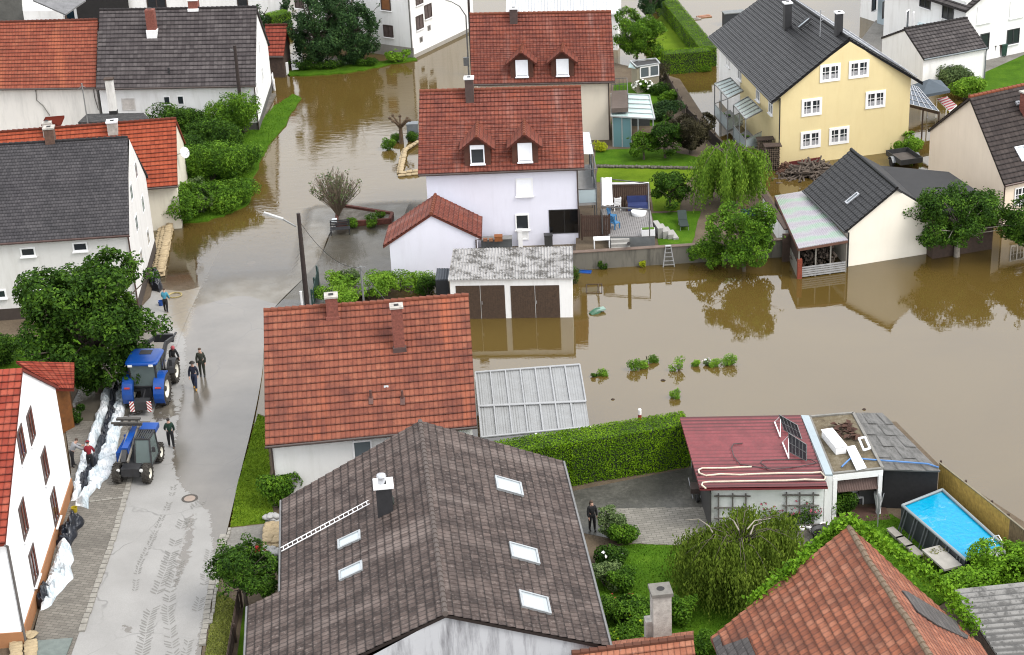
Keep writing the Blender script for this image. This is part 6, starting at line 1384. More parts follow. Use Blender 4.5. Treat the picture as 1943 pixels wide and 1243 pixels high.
# glass roofed balconies on the yellow house
SLG = flat('steel_pale', C(170, 172, 172), .4)
for k, (cq, dq, lab) in enumerate((([(1356, 159), (1386, 148), (1410, 173), (1381, 187)], [(1366, 214), (1388, 204), (1410, 226), (1386, 238)], 'farther glass roofed steel balcony on the white part of the yellow house'), ([(1392, 199), (1419, 184), (1446, 210), (1415, 226)], [(1401, 254), (1424, 243), (1446, 264), (1420, 277)], 'nearer glass roofed steel balcony beside the log stacks of the yellow house'))):
    zc = 3.7; zb = 1.05; Q = [at(*q, zc) for q in cq]; D_ = [XY(q, zb) for q in Q]; o = thing('balcony', lab, 'balcony', XY(Q[0]), 'glass roofed balconies of the yellow house'); MB().poly(Q).build('glass_roof', clear('roof_glass2', C(205, 220, 220, .8), .5), o); m_ = MB()
    for i in range(6): m_.beam(Q[0].lerp(Q[3], i/5)+T*.03, Q[1].lerp(Q[2], i/5)+T*.03, .06)
    for a, b in ring(Q): m_.beam(a, b, .09)
    for q in (Q[0], Q[3], Q[0].lerp(Q[3], .5)): m_.beam(q, XY(q, -.4), .08)
    for a, b in ((D_[0], D_[3]), (D_[3], D_[2]), (D_[0], D_[1])): m_.beam(a+T*1.0, b+T*1.0, .05)
    m_.build('frame', SLG, o); MB().prism(D_, zb-.12, zb).build('floor', flat('deck_pale', C(150, 150, 148), .7), o); m_ = MB()
    for a, b in ((D_[0], D_[3]), (D_[3], D_[2])): m_.poly([a+T*.08, b+T*.08, b+T*.95, a+T*.95])
    m_.build('glass_railing', GL, o)
    for i in range(3): q = D_[0].lerp(D_[2], .3+.2*i); boxed('planter', 'dark planter on the %s glass roofed balcony' % ('farther', 'nearer')[k], 'planter', proj(q), zb, (.35, .35, .4), flat('planter_dark', (.05, .05, .055, 1), .7), MIDG, 0., -.03, 'planters on the %s balcony' % ('farther', 'nearer')[k])
# firewood by the yellow house
def logs(name, label, pts, n, L, r, mat, rad=(1, 1, .4), seed=3, axis=None):
    rnd.seed(seed); m_ = MB(); c = V(pts)
    for k in range(n):
        p = c+V((rnd.gauss(0, rad[0]*.5), rnd.gauss(0, rad[1]*.5), 0)); h_ = max(0, rad[2]*(1-((p.x-c.x)/rad[0])**2*.8-((p.y-c.y)/rad[1])**2*.8)); p.z = c.z+rnd.random()*h_
        d = (V((rnd.uniform(-1, 1), rnd.uniform(-.5, .5), rnd.uniform(-.25, .25))) if axis is None else V(axis)+rdir()*.15).normalized()*L*rnd.uniform(.5, 1)/2
        m_.tube([p-d, p+d*.3+V((0, 0, .02)), p+d], [r*rnd.uniform(.7, 1.2)]*3, 6)
    o = m_.build(name, mat); return tag(o, label, 'firewood')
logs('log_heap', 'untidy heap of grey branches and logs in front of the yellow house', at(1540, 332, 0)-T*.1, 330, 1.3, .075, flat('wood_old', C(122, 108, 96), .9, var=.5, scale=6), (2.2, 1.1, 1.1))
logs('log_heap', 'small pile of reddish logs at the left end of the grey branch heap', at(1490, 328, 0)-T*.1, 70, .5, .09, flat('wood_red', C(120, 84, 66), .9, var=.4, scale=6), (.6, .5, .9), 5)
for k, (q, lab) in enumerate((((1451, 309), 'left stack of split logs against the yellow house'), ((1465, 322), 'right stack of split logs at the corner of the yellow house'))):
    c = at(*q, 0); rnd.seed(k); o = thing('log_stack', lab, 'firewood', c, 'stacked split logs by the yellow house'); m_ = MB()
    for i in range(7):
        for j in range(11): p = c+V((i*.16-.5, rnd.uniform(-.05, .05), j*.16+.1)); m_.tube([p+V((0, -.3, 0)), p+V((0, .3, 0))], .075*rnd.uniform(.75, 1.1), 6)
    m_.build('logs', flat('wood_split', C(140, 122, 104), .9, var=.5, scale=8), o); MB().box((c.x, c.y, 1.95), (1.3, .8, .06)).build('cover', OLDB, o)
m_ = MB(); a, b = at(1497, 318, .1), at(1556, 309, .1); m_.beam(a+T*.2, b+T*.2, .08, .5); tag(m_.build('board', flat('board_red', C(125, 40, 38), .7, var=.2)), 'long dark red board leaning at the foot of the yellow wall', 'board')
# trailer
p = at(1715, 312, 0); tr = thing('trailer', 'grey car trailer with open bed behind the black roofed shed', 'trailer', p, None, .25); X, Y, O = V((1, 0, 0)), V((0, 1, 0)), V((0, 0, 0)); TRG = flat('trailer_grey', C(74, 76, 78), .6, var=.2); m_ = MB()
m_.frame(O, X, Y, T, (-.85, -1.2, .45), (.85, 1.2, .5)); m_.build('bed', flat('bed_wood', C(118, 110, 104), .8, var=.2), tr); m_ = MB()
for lo, hi in (((-.89, -1.24, .45), (-.85, 1.24, .85)), ((.85, -1.24, .45), (.89, 1.24, .85)), ((-.85, 1.2, .45), (.85, 1.24, .85)), ((-.85, -1.24, .45), (.85, -1.2, .85))): m_.frame(O, X, Y, T, lo, hi)
m_.build('sides', TRG, tr)
for s_ in (-1, 1):
    m_ = MB(); P = [(s_*1.02, -.45+.9*k/8, .42+.36*math.sin(math.pi*k/8)) for k in range(9)]
    for a, b in zip(P, P[1:]): m_.beam(a, b, .26, .02)
    m_.build('fender', flat('fender_pale', C(165, 170, 174), .4), tr); MB().lathe((s_*.92, 0, .3), X*s_, [(0, .001), (0, .3), (.18, .3), (.18, .001)], 16).build('wheel', flat('rubber', (.015, .015, .015, 1), .9), tr)
MB().beam((0, 1.2, .42), (0, 2.3, .42), .08).build('drawbar', TRG, tr)
# parasol, solar carport, striped lounger
zt = 2.9; ap = at(1763, 150, zt+.35); o = thing('parasol', 'slate blue square parasol behind the yellow house', 'parasol', XY(ap)); Q = [at(*q, zt-.3) for q in ((1728, 162), (1749, 181), (1803, 171), (1785, 152))]; m_ = MB()
for a, b in ring(Q): m_.poly([a, b, ap]); m_.poly([a, b, b-T*.22, a-T*.22])
m_.build('canopy', flat('parasol_slate', C(96, 110, 122), .8, var=.12), o); MB().tube([XY(ap, -.3), ap-T*.1], .05, 8).build('pole', ALU, o)
A, B, Cc, D = at(1722, 197, 2.4), at(1782, 212, 2.4), at(1742, 166, 2.9), at(1722, 160, 2.9); o = thing('carport', 'lean-to carport roofed with dark solar panels at the yellow house', 'carport', XY(B)); MB().poly([A, B, Cc, D]).build('solar_panel', MATS['solar'], o); m_ = MB(); f_ = lambda u, v: (A*(1-u)*(1-v)+B*u*(1-v)+Cc*u*v+D*(1-u)*v)+T*.03
for k in range(5): m_.beam(f_(0, k/4), f_(1, k/4), .05, .03)
for k in range(6): m_.beam(f_(k/5, 0), f_(k/5, 1), .05, .03)
m_.build('panel_frame', ALU, o); m_ = MB(); m_.beam(A-T*.12, B-T*.12, .1, .2)
for q in (A, B, A.lerp(B, .5)): m_.beam(q, XY(q, -.3), .1)
m_.build('frame', OLDB, o)
def stripe(name, c1, c2, pitch, ang):
    t = NT(name); p = t.pos(); mp = t.n('Mapping'); mp.inputs['Rotation'].default_value = (0, 0, ang); t.l(p, mp.inputs[0]); sx = t.n('SeparateXYZ'); t.l(mp.outputs[0], sx.inputs[0]); t.base(t.mix(t.math('GREATER_THAN', t.math('FRACT', t.math('DIVIDE', sx.outputs[0], pitch)), .5), c1, c2)); t.set(Roughness=.8); return t.m
Q = [at(*q, 1.6) for q in ((1778, 187), (1797, 183), (1815, 199), (1802, 210))]; o = thing('awning', 'red and white striped awning between the parasol and the beige house', 'awning', XY(Q[0])); m_ = MB().prism(Q, 1.55, 1.6); m_.build('fabric', stripe('stripe_red', C(190, 60, 75), C(225, 215, 212), .42, .9), o); m_ = MB()
for q in Q: m_.beam(q, XY(q, -.3), .06)
for a, b in ring(Q): m_.beam(a-T*.07, b-T*.07, .05)
m_.build('frame', WHITE, o)
# bins by the white house
for q, lab, c in (((1882, 108), 'leftmost dark brown wheelie bin at the white house', (.03, .02, .018, 1)), ((1893, 106), 'second wheelie bin from the left at the white house, reddish brown', (.06, .03, .025, 1)), ((1904, 106), 'dark green wheelie bin at the white house', (.015, .05, .035, 1))):
    p = at(*q, .25); o = thing('wheelie_bin', lab, 'bin', p, 'wheelie bins at the white house'); m_ = MB(); Q0 = [(-.24, -.28), (.24, -.28), (.24, .28), (-.24, .28)]; lo_ = [p+V((x*.8, y*.8, .05)) for x, y in Q0]; hi_ = [p+V((x, y, 1.0)) for x, y in Q0]
    for i in range(4): j = (i+1) % 4; m_.poly([lo_[i], lo_[j], hi_[j], hi_[i]])
    m_.build('body', flat('bin_'+lab[:6], c, .5), o); MB().frame(p, X, Y, T, (-.27, -.31, 1.0), (.27, .31, 1.07)).build('lid', flat('bin_'+lab[:6], c, .5), o)
    for s_ in (-.2, .2): MB().lathe(p+V((s_, .3, .1)), X, [(-.03, .001), (-.03, .1), (.03, .1), (.03, .001)], 10).build('wheel', MATS['rubber'], o)
# container and drift in the far water
p = at(1392, 46, 0); o = thing('container', 'dark grey garden box with pale lid standing in the water at the top', 'container', p); MB().box((p.x, p.y, .5), (2.0, 1.0, 1.3), .12).build('body', flat('box_dark', C(60, 66, 72), .6), o); MB().box((p.x, p.y, 1.2), (2.08, 1.08, .08), .12).build('lid', flat('box_lid', C(150, 155, 155), .6), o)
for q, lab, c, s_ in (((1312, 38), 'narrow pale plank floating left of the orange one at the top', C(190, 180, 168), (1.9, .35)), ((1336, 32), 'orange plank floating beside the dark garden box', C(205, 150, 120), (1.4, .7))):
    p = at(*q, 0); m_ = MB().box((p.x, p.y, .03), (*s_, .09), .18); m_.box((p.x, p.y+.1, .1), (s_[0]*.8, s_[1]*.5, .05), .3); tag(m_.build('plank', flat('plank_'+lab[:6], c, .8, var=.2)), lab, 'plank')
m_ = MB(); p = at(858, 45, 0)
for k in range(7): m_.ball(p+V(((k-3)*.26, rnd.uniform(-.15, .15), .05)), (.24, .3, .12), 8, 5, .4)
tag(m_.build('plastic_sheet', SHUT), 'crumpled white sheet floating in the far street near the wader', 'plastic sheet')
# drifting things in the pond
p = at(1130, 593, 0); o = thing('tub', 'overturned green tub drifting in the open water', 'tub', p, None, .35); m_ = MB(); m_.lathe((0, 0, 0), (1, .25, .25), [(-.42, .001), (-.4, .2), (-.1, .26), (.2, .24), (.38, .16), (.4, .001)], 10); m_.build('tub', flat('tub_green', C(60, 125, 92), .5), o); m_ = MB(); m_.frame(O, X, Y, T, (.0, -.2, .12), (.62, .2, .22)); m_.build('lip', flat('tub_pale', C(170, 205, 190), .5), o)
p = at(1110, 517, 0); o = thing('board', 'bright blue board floating at the garage corner', 'board', p, None, -.25); MB().frame(O, X, Y, T, (-.42, -.16, -.03), (.42, .16, .05)).build('deck', flat('blue_board', C(40, 100, 190), .4), o); MB().frame(O, X, Y, T, (-.42, .1, .052), (.42, .16, .12)).build('rim', MATS['blue_board'], o)
m_ = MB()
for a, b in ring([at(*q, .02) for q in ((1113, 540), (1142, 539), (1142, 556), (1113, 556))]): m_.tube([a, b], .03, 5)
m_.tube([at(1135, 539, .02), at(1135, 556, .02)], .03, 5); tag(m_.build('drifting_frame', OLDB), 'thin dark wire frame floating near the garage', 'frame')
p = at(1214, 796, .0); o = thing('marker_post', 'red and white marker post behind the clipped hedge', 'post', p); MB().tube([p-T*.3, p+T*.32], .1, 10).build('lower_band', flat('post_red', C(190, 50, 50), .5), o); MB().lathe(p+T*.32, T, [(0, .1), (.3, .1), (.36, .06), (.38, .001)], 10).build('upper_band', WHITE, o)
for q, r_ in (((1258, 722), .1), ((1163, 758), .07), ((1640, 777), .08)):
    p = at(*q, 0); m_ = MB().ball(p, (r_*1.6, r_, r_), 6, 4, .4); tag(m_.build('driftwood', OLDB), 'small dark stub of driftwood on the open water', 'driftwood', 'driftwood stubs on the water')
# street lamps, poles and wires
POLE = flat('pole_dark', (.022, .014, .012, 1), .8, var=.3); p = gz(583, 582)
hp = 47
def pole_top(base, px): 
    n = V((0, -1, 0)); return hit(px[0], px[1], base, n)
o = thing('street_lamp', 'dark wooden lamp post with pale lamp arm in front of the red brown roof', 'street lamp', p); tp = pole_top(p, (566, 405)); MB().tube([p-T*.3, p.lerp(tp, .5), tp], [.17, .15, .12], 10).build('pole', POLE, o); lm = hit(500, 404, p, V((0, -1, 0))); am = hit(562, 430, p, V((0, -1, 0))); mid_ = hit(537, 416, p, V((0, -1, 0)))
MB().tube([am, mid_, mid_.lerp(lm, .3)], .06, 8).build('arm', SLG, o); m_ = MB(); m_.beam(mid_, lm, .26, .13); m_.build('lamp_head', flat('lamp_white', C(225, 225, 222), .4), o); MB().tube([p+V((-.3, 0, -.2)), p+V((-.32, 0, 1.1))], .09, 8).build('cable_guard', WHITE, o)
p2 = gz(690, 572); t2 = pole_top(p2, (684, 505)); o = thing('post', 'thin grey metal post with wires behind the red brown roof', 'post', p2); MB().tube([p2-T*.3, t2], .07, 8).build('pole', SLG, o); MB().beam(t2+V((-.25, 0, -.1)), t2+V((.3, 0, -.1)), .06).build('crossbar', SLG, o)
def wire(name, label, a, b, sag, r=.016):
    tag(MB().tube([a.lerp(b, k/14)-T*(sag*4*(k/14)*(1-k/14)) for k in range(15)], r, 5).build(name, flat('wire_black', (.02, .02, .02, 1), .6)), label, 'wire')
wire('wire', 'sagging black wire from the lamp post to the grey metal post', tp-T*.5, t2-T*.1, .9)
wire('wire', 'thin wire from the grey metal post down to the red brown roof', t2-T*.2, hit(752, 590, *h11.pl['rE'][:2]), .15)
p = gz(463, 262); o = thing('telegraph_pole', 'dark wooden pole rising in front of the grey brown roof', 'pole', p); t_ = pole_top(p, (445, 86)); MB().tube([p-T*.3, t_], [.17, .13], 10).build('shaft', POLE, o); MB().beam(t_+V((-.4, 0, -.3)), t_+V((0, 0, -.5)), .05).build('bracket', SLG, o)
p = gz(890, 152); o = thing('street_lamp', 'slim grey street lamp beside the farther dormer roof at the top', 'street lamp', p); t_ = pole_top(p, (884, 30)); x1_ = pole_top(p, (872, 12)); x2_ = pole_top(p, (856, 3)); x3_ = pole_top(p, (838, -4)); MB().tube([p-T*.3, t_, x1_, x2_], [.08, .06, .05, .04], 8).build('pole', SG, o); MB().beam(x2_, x3_, .3, .12).build('lamp_head', MATS['lamp_white'], o)
p = gz(891, 152); p.x += .25; o = thing('telegraph_pole', 'dark pole close to the farther dormer roof at the top', 'pole', p); t_ = pole_top(p, (887, -40)); MB().tube([p-T*.3, t_], [.13, .1], 8).build('shaft', POLE, o); MB().box((p.x-.45, p.y-.1, 1.3), (.5, .2, .75)).build('sign_plate', flat('plate_grey', C(120, 122, 124), .5), o)
p = at(167, 236, 3.); t_ = pole_top(p, (155, 158)); o = thing('mast', 'thin grey mast with stays on the orange roof ridge', 'mast', p); MB().tube([p-T*2, t_], .05, 8).build('tube', SLG, o); m_ = MB(); 
for q in ((148, 170), (162, 166)): m_.tube([t_-T*.2, pole_top(p, q)], .02, 5)
m_.build('crossbar', SLG, o)
q = hit(349, 290, h2.pl['1'][0]+h2.pl['1'][1]*.5, h2.pl['1'][1]); o = thing('satellite_dish', 'white satellite dish on the gable of the orange roofed house', 'satellite dish', q); ax = V((.75, -.55, .35)); m_ = MB(); m_.lathe(q, ax, [(0, .02), (.03, .25), (.1, .42), (.11, .42), (.05, .25), (.02, .001)], 18); m_.build('dish', WHITE, o, True); MB().tube([q+ax*.05-T*.35, q+ax*.55+T*.02], .02, 5).tube([q, q-V((.5, 0, .1))], .03, 6).build('arm', SLG, o)
# tarred low roof and old chimney between the houses on the left
Q = [at(*q, 2.4) for q in ((148, 232), (285, 228), (272, 214), (165, 216))]; o = thing('shed', 'low shed with black tarred roof below the white wall', 'shed', XY(Q[0])); MB().prism(Q, 2.2, 2.4).build('roof', groundmat('tar', [(.012, .012, .013, 1), (.03, .03, .03, 1), (.09, .088, .085, 1)], 2.5, 9, .04), o); MB().prism([XY(q)+(XY((Q[0]+Q[2])/2)-XY(q))*.05 for q in Q], -.3, 2.19).build('wall', WB, o)
p = at(215, 217, 2.4); o = thing('chimney_stack', 'white flaking chimney stack with dark foot on the black tarred roof', 'chimney', XY(p)); MB().box((p.x, p.y+.2, 4.0), (.6, .5, 2.6)).build('stack', plaster('stack_white', (.66, .65, .62, 1), (.25, .24, .22, 1), .7, 2.), o); MB().box((p.x, p.y+.2, 2.35), (.62, .52, .7)).build('foot', MATS['soot'], o); MB().box((p.x, p.y+.2, 5.36), (.75, .65, .12)).build('cap', OLDB, o)
m_ = MB(); A, B, Cc, D = at(78, 237, 2.4), at(115, 236, 2.4), at(122, 219, 3.1), at(86, 222, 3.1); o = thing('shed', 'tiny lean-to with broken orange tile roof at the cracked white wall', 'shed', XY(A)); slope(m_, A, B, Cc, D, .36, ncol=3); slab(m_, A, B, Cc, D); m_.build('roof', T25, o); MB().prism([XY(q) for q in (A, B, Cc, D)], -.2, 2.3).build('wall', WB, o)
# manhole covers
for q, lab in (((360, 946), 'round manhole cover among the tyre tracks'), ((477, 499), 'round manhole cover in the wet upper street')):
    p = gz(*q)+T*.006; o = thing('manhole_cover', lab, 'manhole', p); MB().lathe(p, T, [(0, .43), (.008, .43), (.009, .31), (.002, .30)], 24).build('rim', flat('rim_dark', C(95, 88, 80), .7), o); MB().lathe(p, T, [(.004, .30), (.006, .001)], 24).build('cover', flat('cover_pale', C(200, 180, 165), .8, var=.2), o)

# ------------------------------------------------------------------ trees, shrubs, hedges
def on(px, z=0.): return at(px[0], px[1], z)
rnd.seed(21)
tree('broadleaf_tree', 'large round dark green broadleaf tree in front of the dark grey roofed house', on((190, 742), .2), 8.8, 4.4, 9500, .36, GREEN, clear=-.08, lumps=18, trunk=.3, seed=3, inner=.5, gap=-.1)
m_ = MB(); rnd.seed(5)
# shrubs along the verge
SH = [('tall green elder shrub at the top of the verge beside the dark pole', (440, 262), 4.0, 3.0, 4.2, 2200, MIDG), ('dark shrub against the long white wall left of the pole', (345, 262), 4.6, 2.6, 3.0, 1800, GREEN), ('dark shrub left of the elder in the verge thicket', (400, 290), 4.6, 3.4, 3.2, 2000, GREEN),
      ('tall green shrub in the middle of the verge thicket', (400, 345), 4.4, 4.0, 3.4, 2300, MIDG), ('dense green shrub at the verge edge by the flooded bend', (440, 330), 4.0, 4.0, 2.8, 2000, MIDG), ('low green shrub at the lower end of the verge by the brown puddle', (420, 392), 4.6, 3.4, 2.4, 1900, MIDG), ('pale flowering shrub at the foot of the verge thicket', (375, 400), 3.6, 2.8, 2.2, 1400, GREYG),
      ('bright green rounded bush at the corner of the orange roofed house', (328, 420), 4.6, 3.6, 3.3, 2600, MIDG), ('dark bush between the orange roofed house and the verge thicket', (365, 320), 3.4, 3.4, 3., 1500, GREEN)]
for k, (lab, q, w_, d, h_, n, mt) in enumerate(SH): bush('shrub', lab, on(q, .05), w_*1.25, d*1.2, h_*1.05, int(n*1.3), .26, mt, 'shrub', seed=40+k, gap=-.25)
tree('conifer', 'broad dark conifer before the white house at the top, left of the pair', on((605, 122), .1), 8.4, 3.5, 5600, .30, CONIF, 'tree', clear=-.12, lumps=16, seed=6, bark=BARK, inner=.55)
tree('conifer', 'broad dark conifer before the white house at the top, right of the pair', on((668, 120), .1), 7.6, 3.1, 4600, .30, CONIF, 'tree', clear=-.12, lumps=15, seed=7, inner=.55)
bush('bush', 'low leafy bush growing at the plinth of the white house at the bend', on((755, 117), .1), 2.4, 1.2, 1.3, 500, .28, LIGHT, seed=8)
for k, (q, w_, h_) in enumerate((((575, 132), 2.6, 1.1), ((625, 130), 2.6, .9), ((700, 124), 2.2, .8))): bush('undergrowth', ('dark undergrowth at the foot of the left conifer', 'dark undergrowth between the two conifers', 'weedy undergrowth right of the conifers')[k], on(q, .1), w_, 1.4, h_, 420, .2, GREEN, 'undergrowth', seed=60+k)
tree('conifer', 'small dark rounded conifer at the gable of the grey brown roofed house', on((498, 60), 0), 2.8, 1.2, 900, .2, CONIF, clear=.02, lumps=7, seed=9)
tree('conifer', 'narrow dark conifer beside the stooping person at the top edge', on((539, 38), 0), 3.4, .8, 700, .2, CONIF, clear=.02, lumps=7, seed=10)
hedge('hedge', 'bright green low hedge behind the small red roofed shed', [at(512, 58, 0), at(548, 50, 0)], 1.6, 1.6, 0, LIGHT, 60, .2)
# bare shrub in the brick bed and pollard
def bare(name, label, base, h_, spread, n, seed, leafn, lm):
    rnd.seed(seed); o = thing(name, label, 'shrub', base); t = MB(); lf = MB()
    for k in range(n):
        a = rnd.random()*6.283; sp_ = spread*math.sqrt(rnd.random()); tip = base+V((math.cos(a)*sp_, math.sin(a)*sp_, h_*rnd.uniform(.75, 1.)*(1-.35*(sp_/spread)**2))); m1 = base.lerp(tip, .35)-V((math.cos(a), math.sin(a), 0))*sp_*.12
        t.tube([base, m1, tip], [.035, .026, .01], 5)
        for j in range(5):
            q = m1.lerp(tip, rnd.uniform(.3, 1.)); e = q+V((rnd.gauss(0, .16), rnd.gauss(0, .16), rnd.uniform(.25, .5))); t.tube([q, e], [.014, .006], 4)
            for _ in range(leafn):
                if noise.noise(e*.9) > -.05: leaf(lf, q.lerp(e, rnd.random())+rdir()*.1, .13, (rdir()+T*.5).normalized())
    t.build('branches', flat('twig', C(150, 132, 110), .9, var=.25), o); lf.build('foliage', lm, o); return o
bare('bare_shrub', 'half bare twiggy round shrub growing from the brick edged bed', on((642, 411), .25), 3.7, 2.0, 120, 4, 2, GREYG)
o = thing('pollard', 'knobbly pollarded little tree on the flooded corner', 'tree', on((762, 272), 0)); p = on((762, 272), 0); t_ = MB(); t_.tube([p-T*.2, p+T*.8, p+T*1.5], [.2, .16, .14], 8)
rnd.seed(3)
for k in range(8): a = k*.79; e = p+V((math.cos(a)*.8, math.sin(a)*.6, 1.9+rnd.uniform(-.1, .35))); t_.tube([p+T*1.3, p.lerp(e, .6)+T*.6, e], [.11, .08, .06], 6); t_.ball(e, .13, 7, 5, .3)
t_.build('trunk', flat('bark_pollard', C(112, 90, 66), .9, var=.4, scale=5), o)
bush('bush', 'clipped round bush left of the pollard', on((738, 284), 0), 1.2, 1.2, 1.0, 420, .16, MIDG, seed=71, gap=-.6); bush('bush', 'clipped round bush right of the pollard by the grey box', on((783, 268), 0), 1.0, 1.0, .9, 350, .15, GREEN, seed=72, gap=-.6); bush('bush', 'clipped round bush behind the pollard', on((752, 268), 0), .9, .9, .8, 300, .15, MIDG, seed=73, gap=-.6)
boxed('box', 'grey metal box beside the pollard at the lavender house', 'box', (784, 262), 0, (.9, .7, 1.3), flat('box_grey', C(150, 158, 164), .5), None, 0., .02)
# brick edged bed
P = [gz(*q) for q in ((640, 431), (740, 424), (745, 412), (655, 398), (640, 405))]; m_ = MB(); zb = .32
for a, b in ring(P): m_.beam(XY(a, zb-.2), XY(b, zb-.2), .22, .5)
o = thing('flower_bed', 'brick edged gravel bed in the flooded forecourt', 'bed', XY(sum(P, V())/5)); m_.build('brick_edge', flat('brick_edge', C(120, 66, 52), .9, var=.4, scale=6), o); MB().prism([XY(p) for p in P], -.2, .2).build('gravel', GRAVEL, o)
for k, (q, s_) in enumerate((((668, 424), .5), ((705, 420), .7), ((722, 414), .6), ((706, 431), .7), ((670, 432), .6))): bush('bush', ('little dark bush at the left of the gravel bed', 'little round bush at the right of the gravel bed', 'spreading bush at the far right of the gravel bed', 'bush standing in water before the brick bed, right one', 'bush standing in water before the brick bed, left one')[k], at(*q, .2 if k < 3 else 0), s_*1.4, s_*1.2, s_, 160, .13, MIDG, seed=80+k, gap=-.5)
# garden trees on the right
hedge('hedge', 'long clipped green hedge running away beside the flooded lane', [at(1345, 127, 0), at(1236, -10, 0)], 1.5, 1.75, 0, HEDGE, 55, .17)
hedge('hedge', 'clipped green hedge across the end of the hedged lawn', [at(1256, 138, 0), at(1348, 131, 0)], 1.4, 1.9, 0, HEDGE, 60, .17)
bush('bush', 'leafy bush growing in the water at the foot of the hedge', on((1338, 136), 0), 1.1, .7, .7, 220, .16, MIDG, seed=90)
tree('tree', 'large mixed green shrub tree between the farther dormer house and the hedge', on((1208, 118), .3), 4.6, 2.7, 3600, .27, MIDG, 'tree', clear=.02, lumps=12, seed=12, trunk=.12)
tree('tree', 'dark rounded evergreen at the top of the hedged lawn', on((1237, 42), .2), 3.6, 1.5, 1500, .24, CONIF, clear=.02, lumps=8, seed=13)
bush('shrub', 'dark purple shrub beside the garden house', on((1247, 158), GZ), 2.2, 2., 2.4, 900, .2, PLUM, 'shrub', seed=14)
bush('bush', 'white flowering hydrangea on the garden lawn', on((1223, 174), GZ), 2., 1.4, 1.2, 500, .2, MIDG, seed=15, flower=(flat('petal_white', (.75, .75, .72, 1), .7, var=.05), 120, .3))
bush('bush', 'green bush beside the lane fence near the hydrangea', on((1253, 180), GZ), 1.8, 1.5, 1.2, 500, .2, GREEN, seed=16)
bush('bush', 'yellow green bush along the lane fence', on((1268, 196), GZ), 1.8, 1.5, 1.2, 500, .2, MIDG, seed=17)
bush('shrub', 'feathery blue green juniper below the conservatory roof', on((1262, 228), GZ), 3.2, 2.2, 1.9, 1300, .2, CONIF, 'shrub', seed=18)
tree('tree', 'dark purple leaved plum bush by the lane fence', on((1310, 292), GZ), 3.6, 2.1, 2800, .22, PLUM, clear=.03, lumps=9, seed=19, trunk=.1)
tree('tree', 'dark green bush left of the purple plum', on((1262, 300), GZ), 3.2, 1.8, 2300, .22, GREEN, clear=.03, lumps=9, seed=20, trunk=.1)
tree('tree', 'bright green young tree in front of the conservatory', on((1222, 303), GZ), 2.4, 1.3, 1400, .2, MIDG, clear=.08, lumps=7, seed=21, trunk=.08)
bush('bush', 'low yellow bush at the corner of the beige house', on((1140, 287), GZ), 1.4, .9, .9, 260, .17, YELG, seed=22)
weeper('weeping_willow', 'bright green curly weeping willow beside the terrace lawn', on((1382, 392), .3), 4.8, 3.1, 1900, .2, WILLOW, BARK, None, 23, .72, .12, lr=.05, limbs=20, clump=.16)
tree('shrub', 'dark green bush left of the weeping willow', on((1273, 398), GZ), 3., 1.6, 2000, .21, GREEN, clear=.02, lumps=9, seed=24, trunk=.08)
tree('fruit_tree', 'green fruit tree rising from the floodwater in front of the concrete wall', on((1412, 520), -.2), 4.9, 2.6, 3600, .25, MIDG, clear=.14, lumps=12, seed=25, trunk=.12, gap=-.05)
tree('fruit_tree', 'lower spreading fruit tree left of the taller one at the concrete wall', on((1345, 508), -.2), 2.4, 1.7, 1300, .22, MIDG, clear=.1, lumps=8, seed=26, trunk=.08, gap=-.05)
tree('fruit_tree', 'spreading fruit tree standing in the flood before the cream shed', on((1815, 492), -.2), 4.6, 3.6, 4600, .27, GREEN, clear=.26, lumps=15, seed=27, trunk=.2, gap=-.02, squash=.7, bark=BARKG)
tree('fruit_tree', 'fruit tree cut by the right picture edge above the flood', on((1952, 500), -.2), 4.4, 2.6, 2600, .27, GREEN, clear=.2, lumps=10, seed=28, trunk=.16, gap=-.05)
bush('bush', 'bright vine bush at the right corner of the yellow house', on((1722, 292), .0), 2.6, 1.6, 1.7, 800, .24, LIGHT, seed=29)
bush('shrub', 'orange tinged shrub by the log stacks and the willow', on((1418, 310), .3), 2.2, 1.6, 1.4, 500, .2, leafmat('leaf_rust', (.06, .05, .015, 1), (.16, .11, .03, 1), (.26, .18, .05, 1)), 'shrub', seed=30)
for k, (q, w_, h_, mt, lab) in enumerate((((1782, 150), 3.0, 2.3, GREEN, 'dark shrub against the white garage wall'), ((1808, 165), 3.4, 2.1, GREYG, 'grey green shrub below the white garage'), ((1836, 184), 3.2, 1.9, LIGHT, 'bright yellow green shrub at the lawn edge above the beige house'))): bush('shrub', lab, on(q, .2), w_, 2.4, h_, 1300, .24, mt, 'shrub', seed=31+k)
# big clipped hedge and garden
a = XY(at(1085, 924, LZ), LZ); b = XY(at(1313, 886, LZ), LZ); d = (b-a).normalized(); n = V((-d.y, d.x, 0))
hedge('hedge', 'long clipped green hedge between the driveway and the floodwater', [a-d*6.2+n*.8, a+n*.8, b+n*.8], 1.5, 2.55, LZ, HEDGE, 95, .17)
wt_ = weeper('weeping_tree', 'dark drooping weeping tree with pale bare limbs in front of the white garage', on((1400, 1125), LZ), 3.7, 3.5, 2300, .2, BIRCH, BARK, None, 33, .95, .09, limbs=22, lr=.03, clump=.2)
m_ = MB()
for pth, z_ in (([(1352, 1010), (1345, 998), (1326, 985), (1300, 987)], 3.7), ([(1402, 1006), (1392, 988), (1380, 981)], 3.8), ([(1418, 1004), (1432, 988), (1462, 984)], 3.8), ([(1424, 1014), (1430, 998), (1450, 990)], 3.7)): m_.tube([at(*q, z_-.08*k) for k, q in enumerate(pth)], [.035, .03, .022, .012][:len(pth)], 6)
m_.build('bare_limb', flat('bark_silver', C(190, 180, 165), .8, var=.25), wt_)
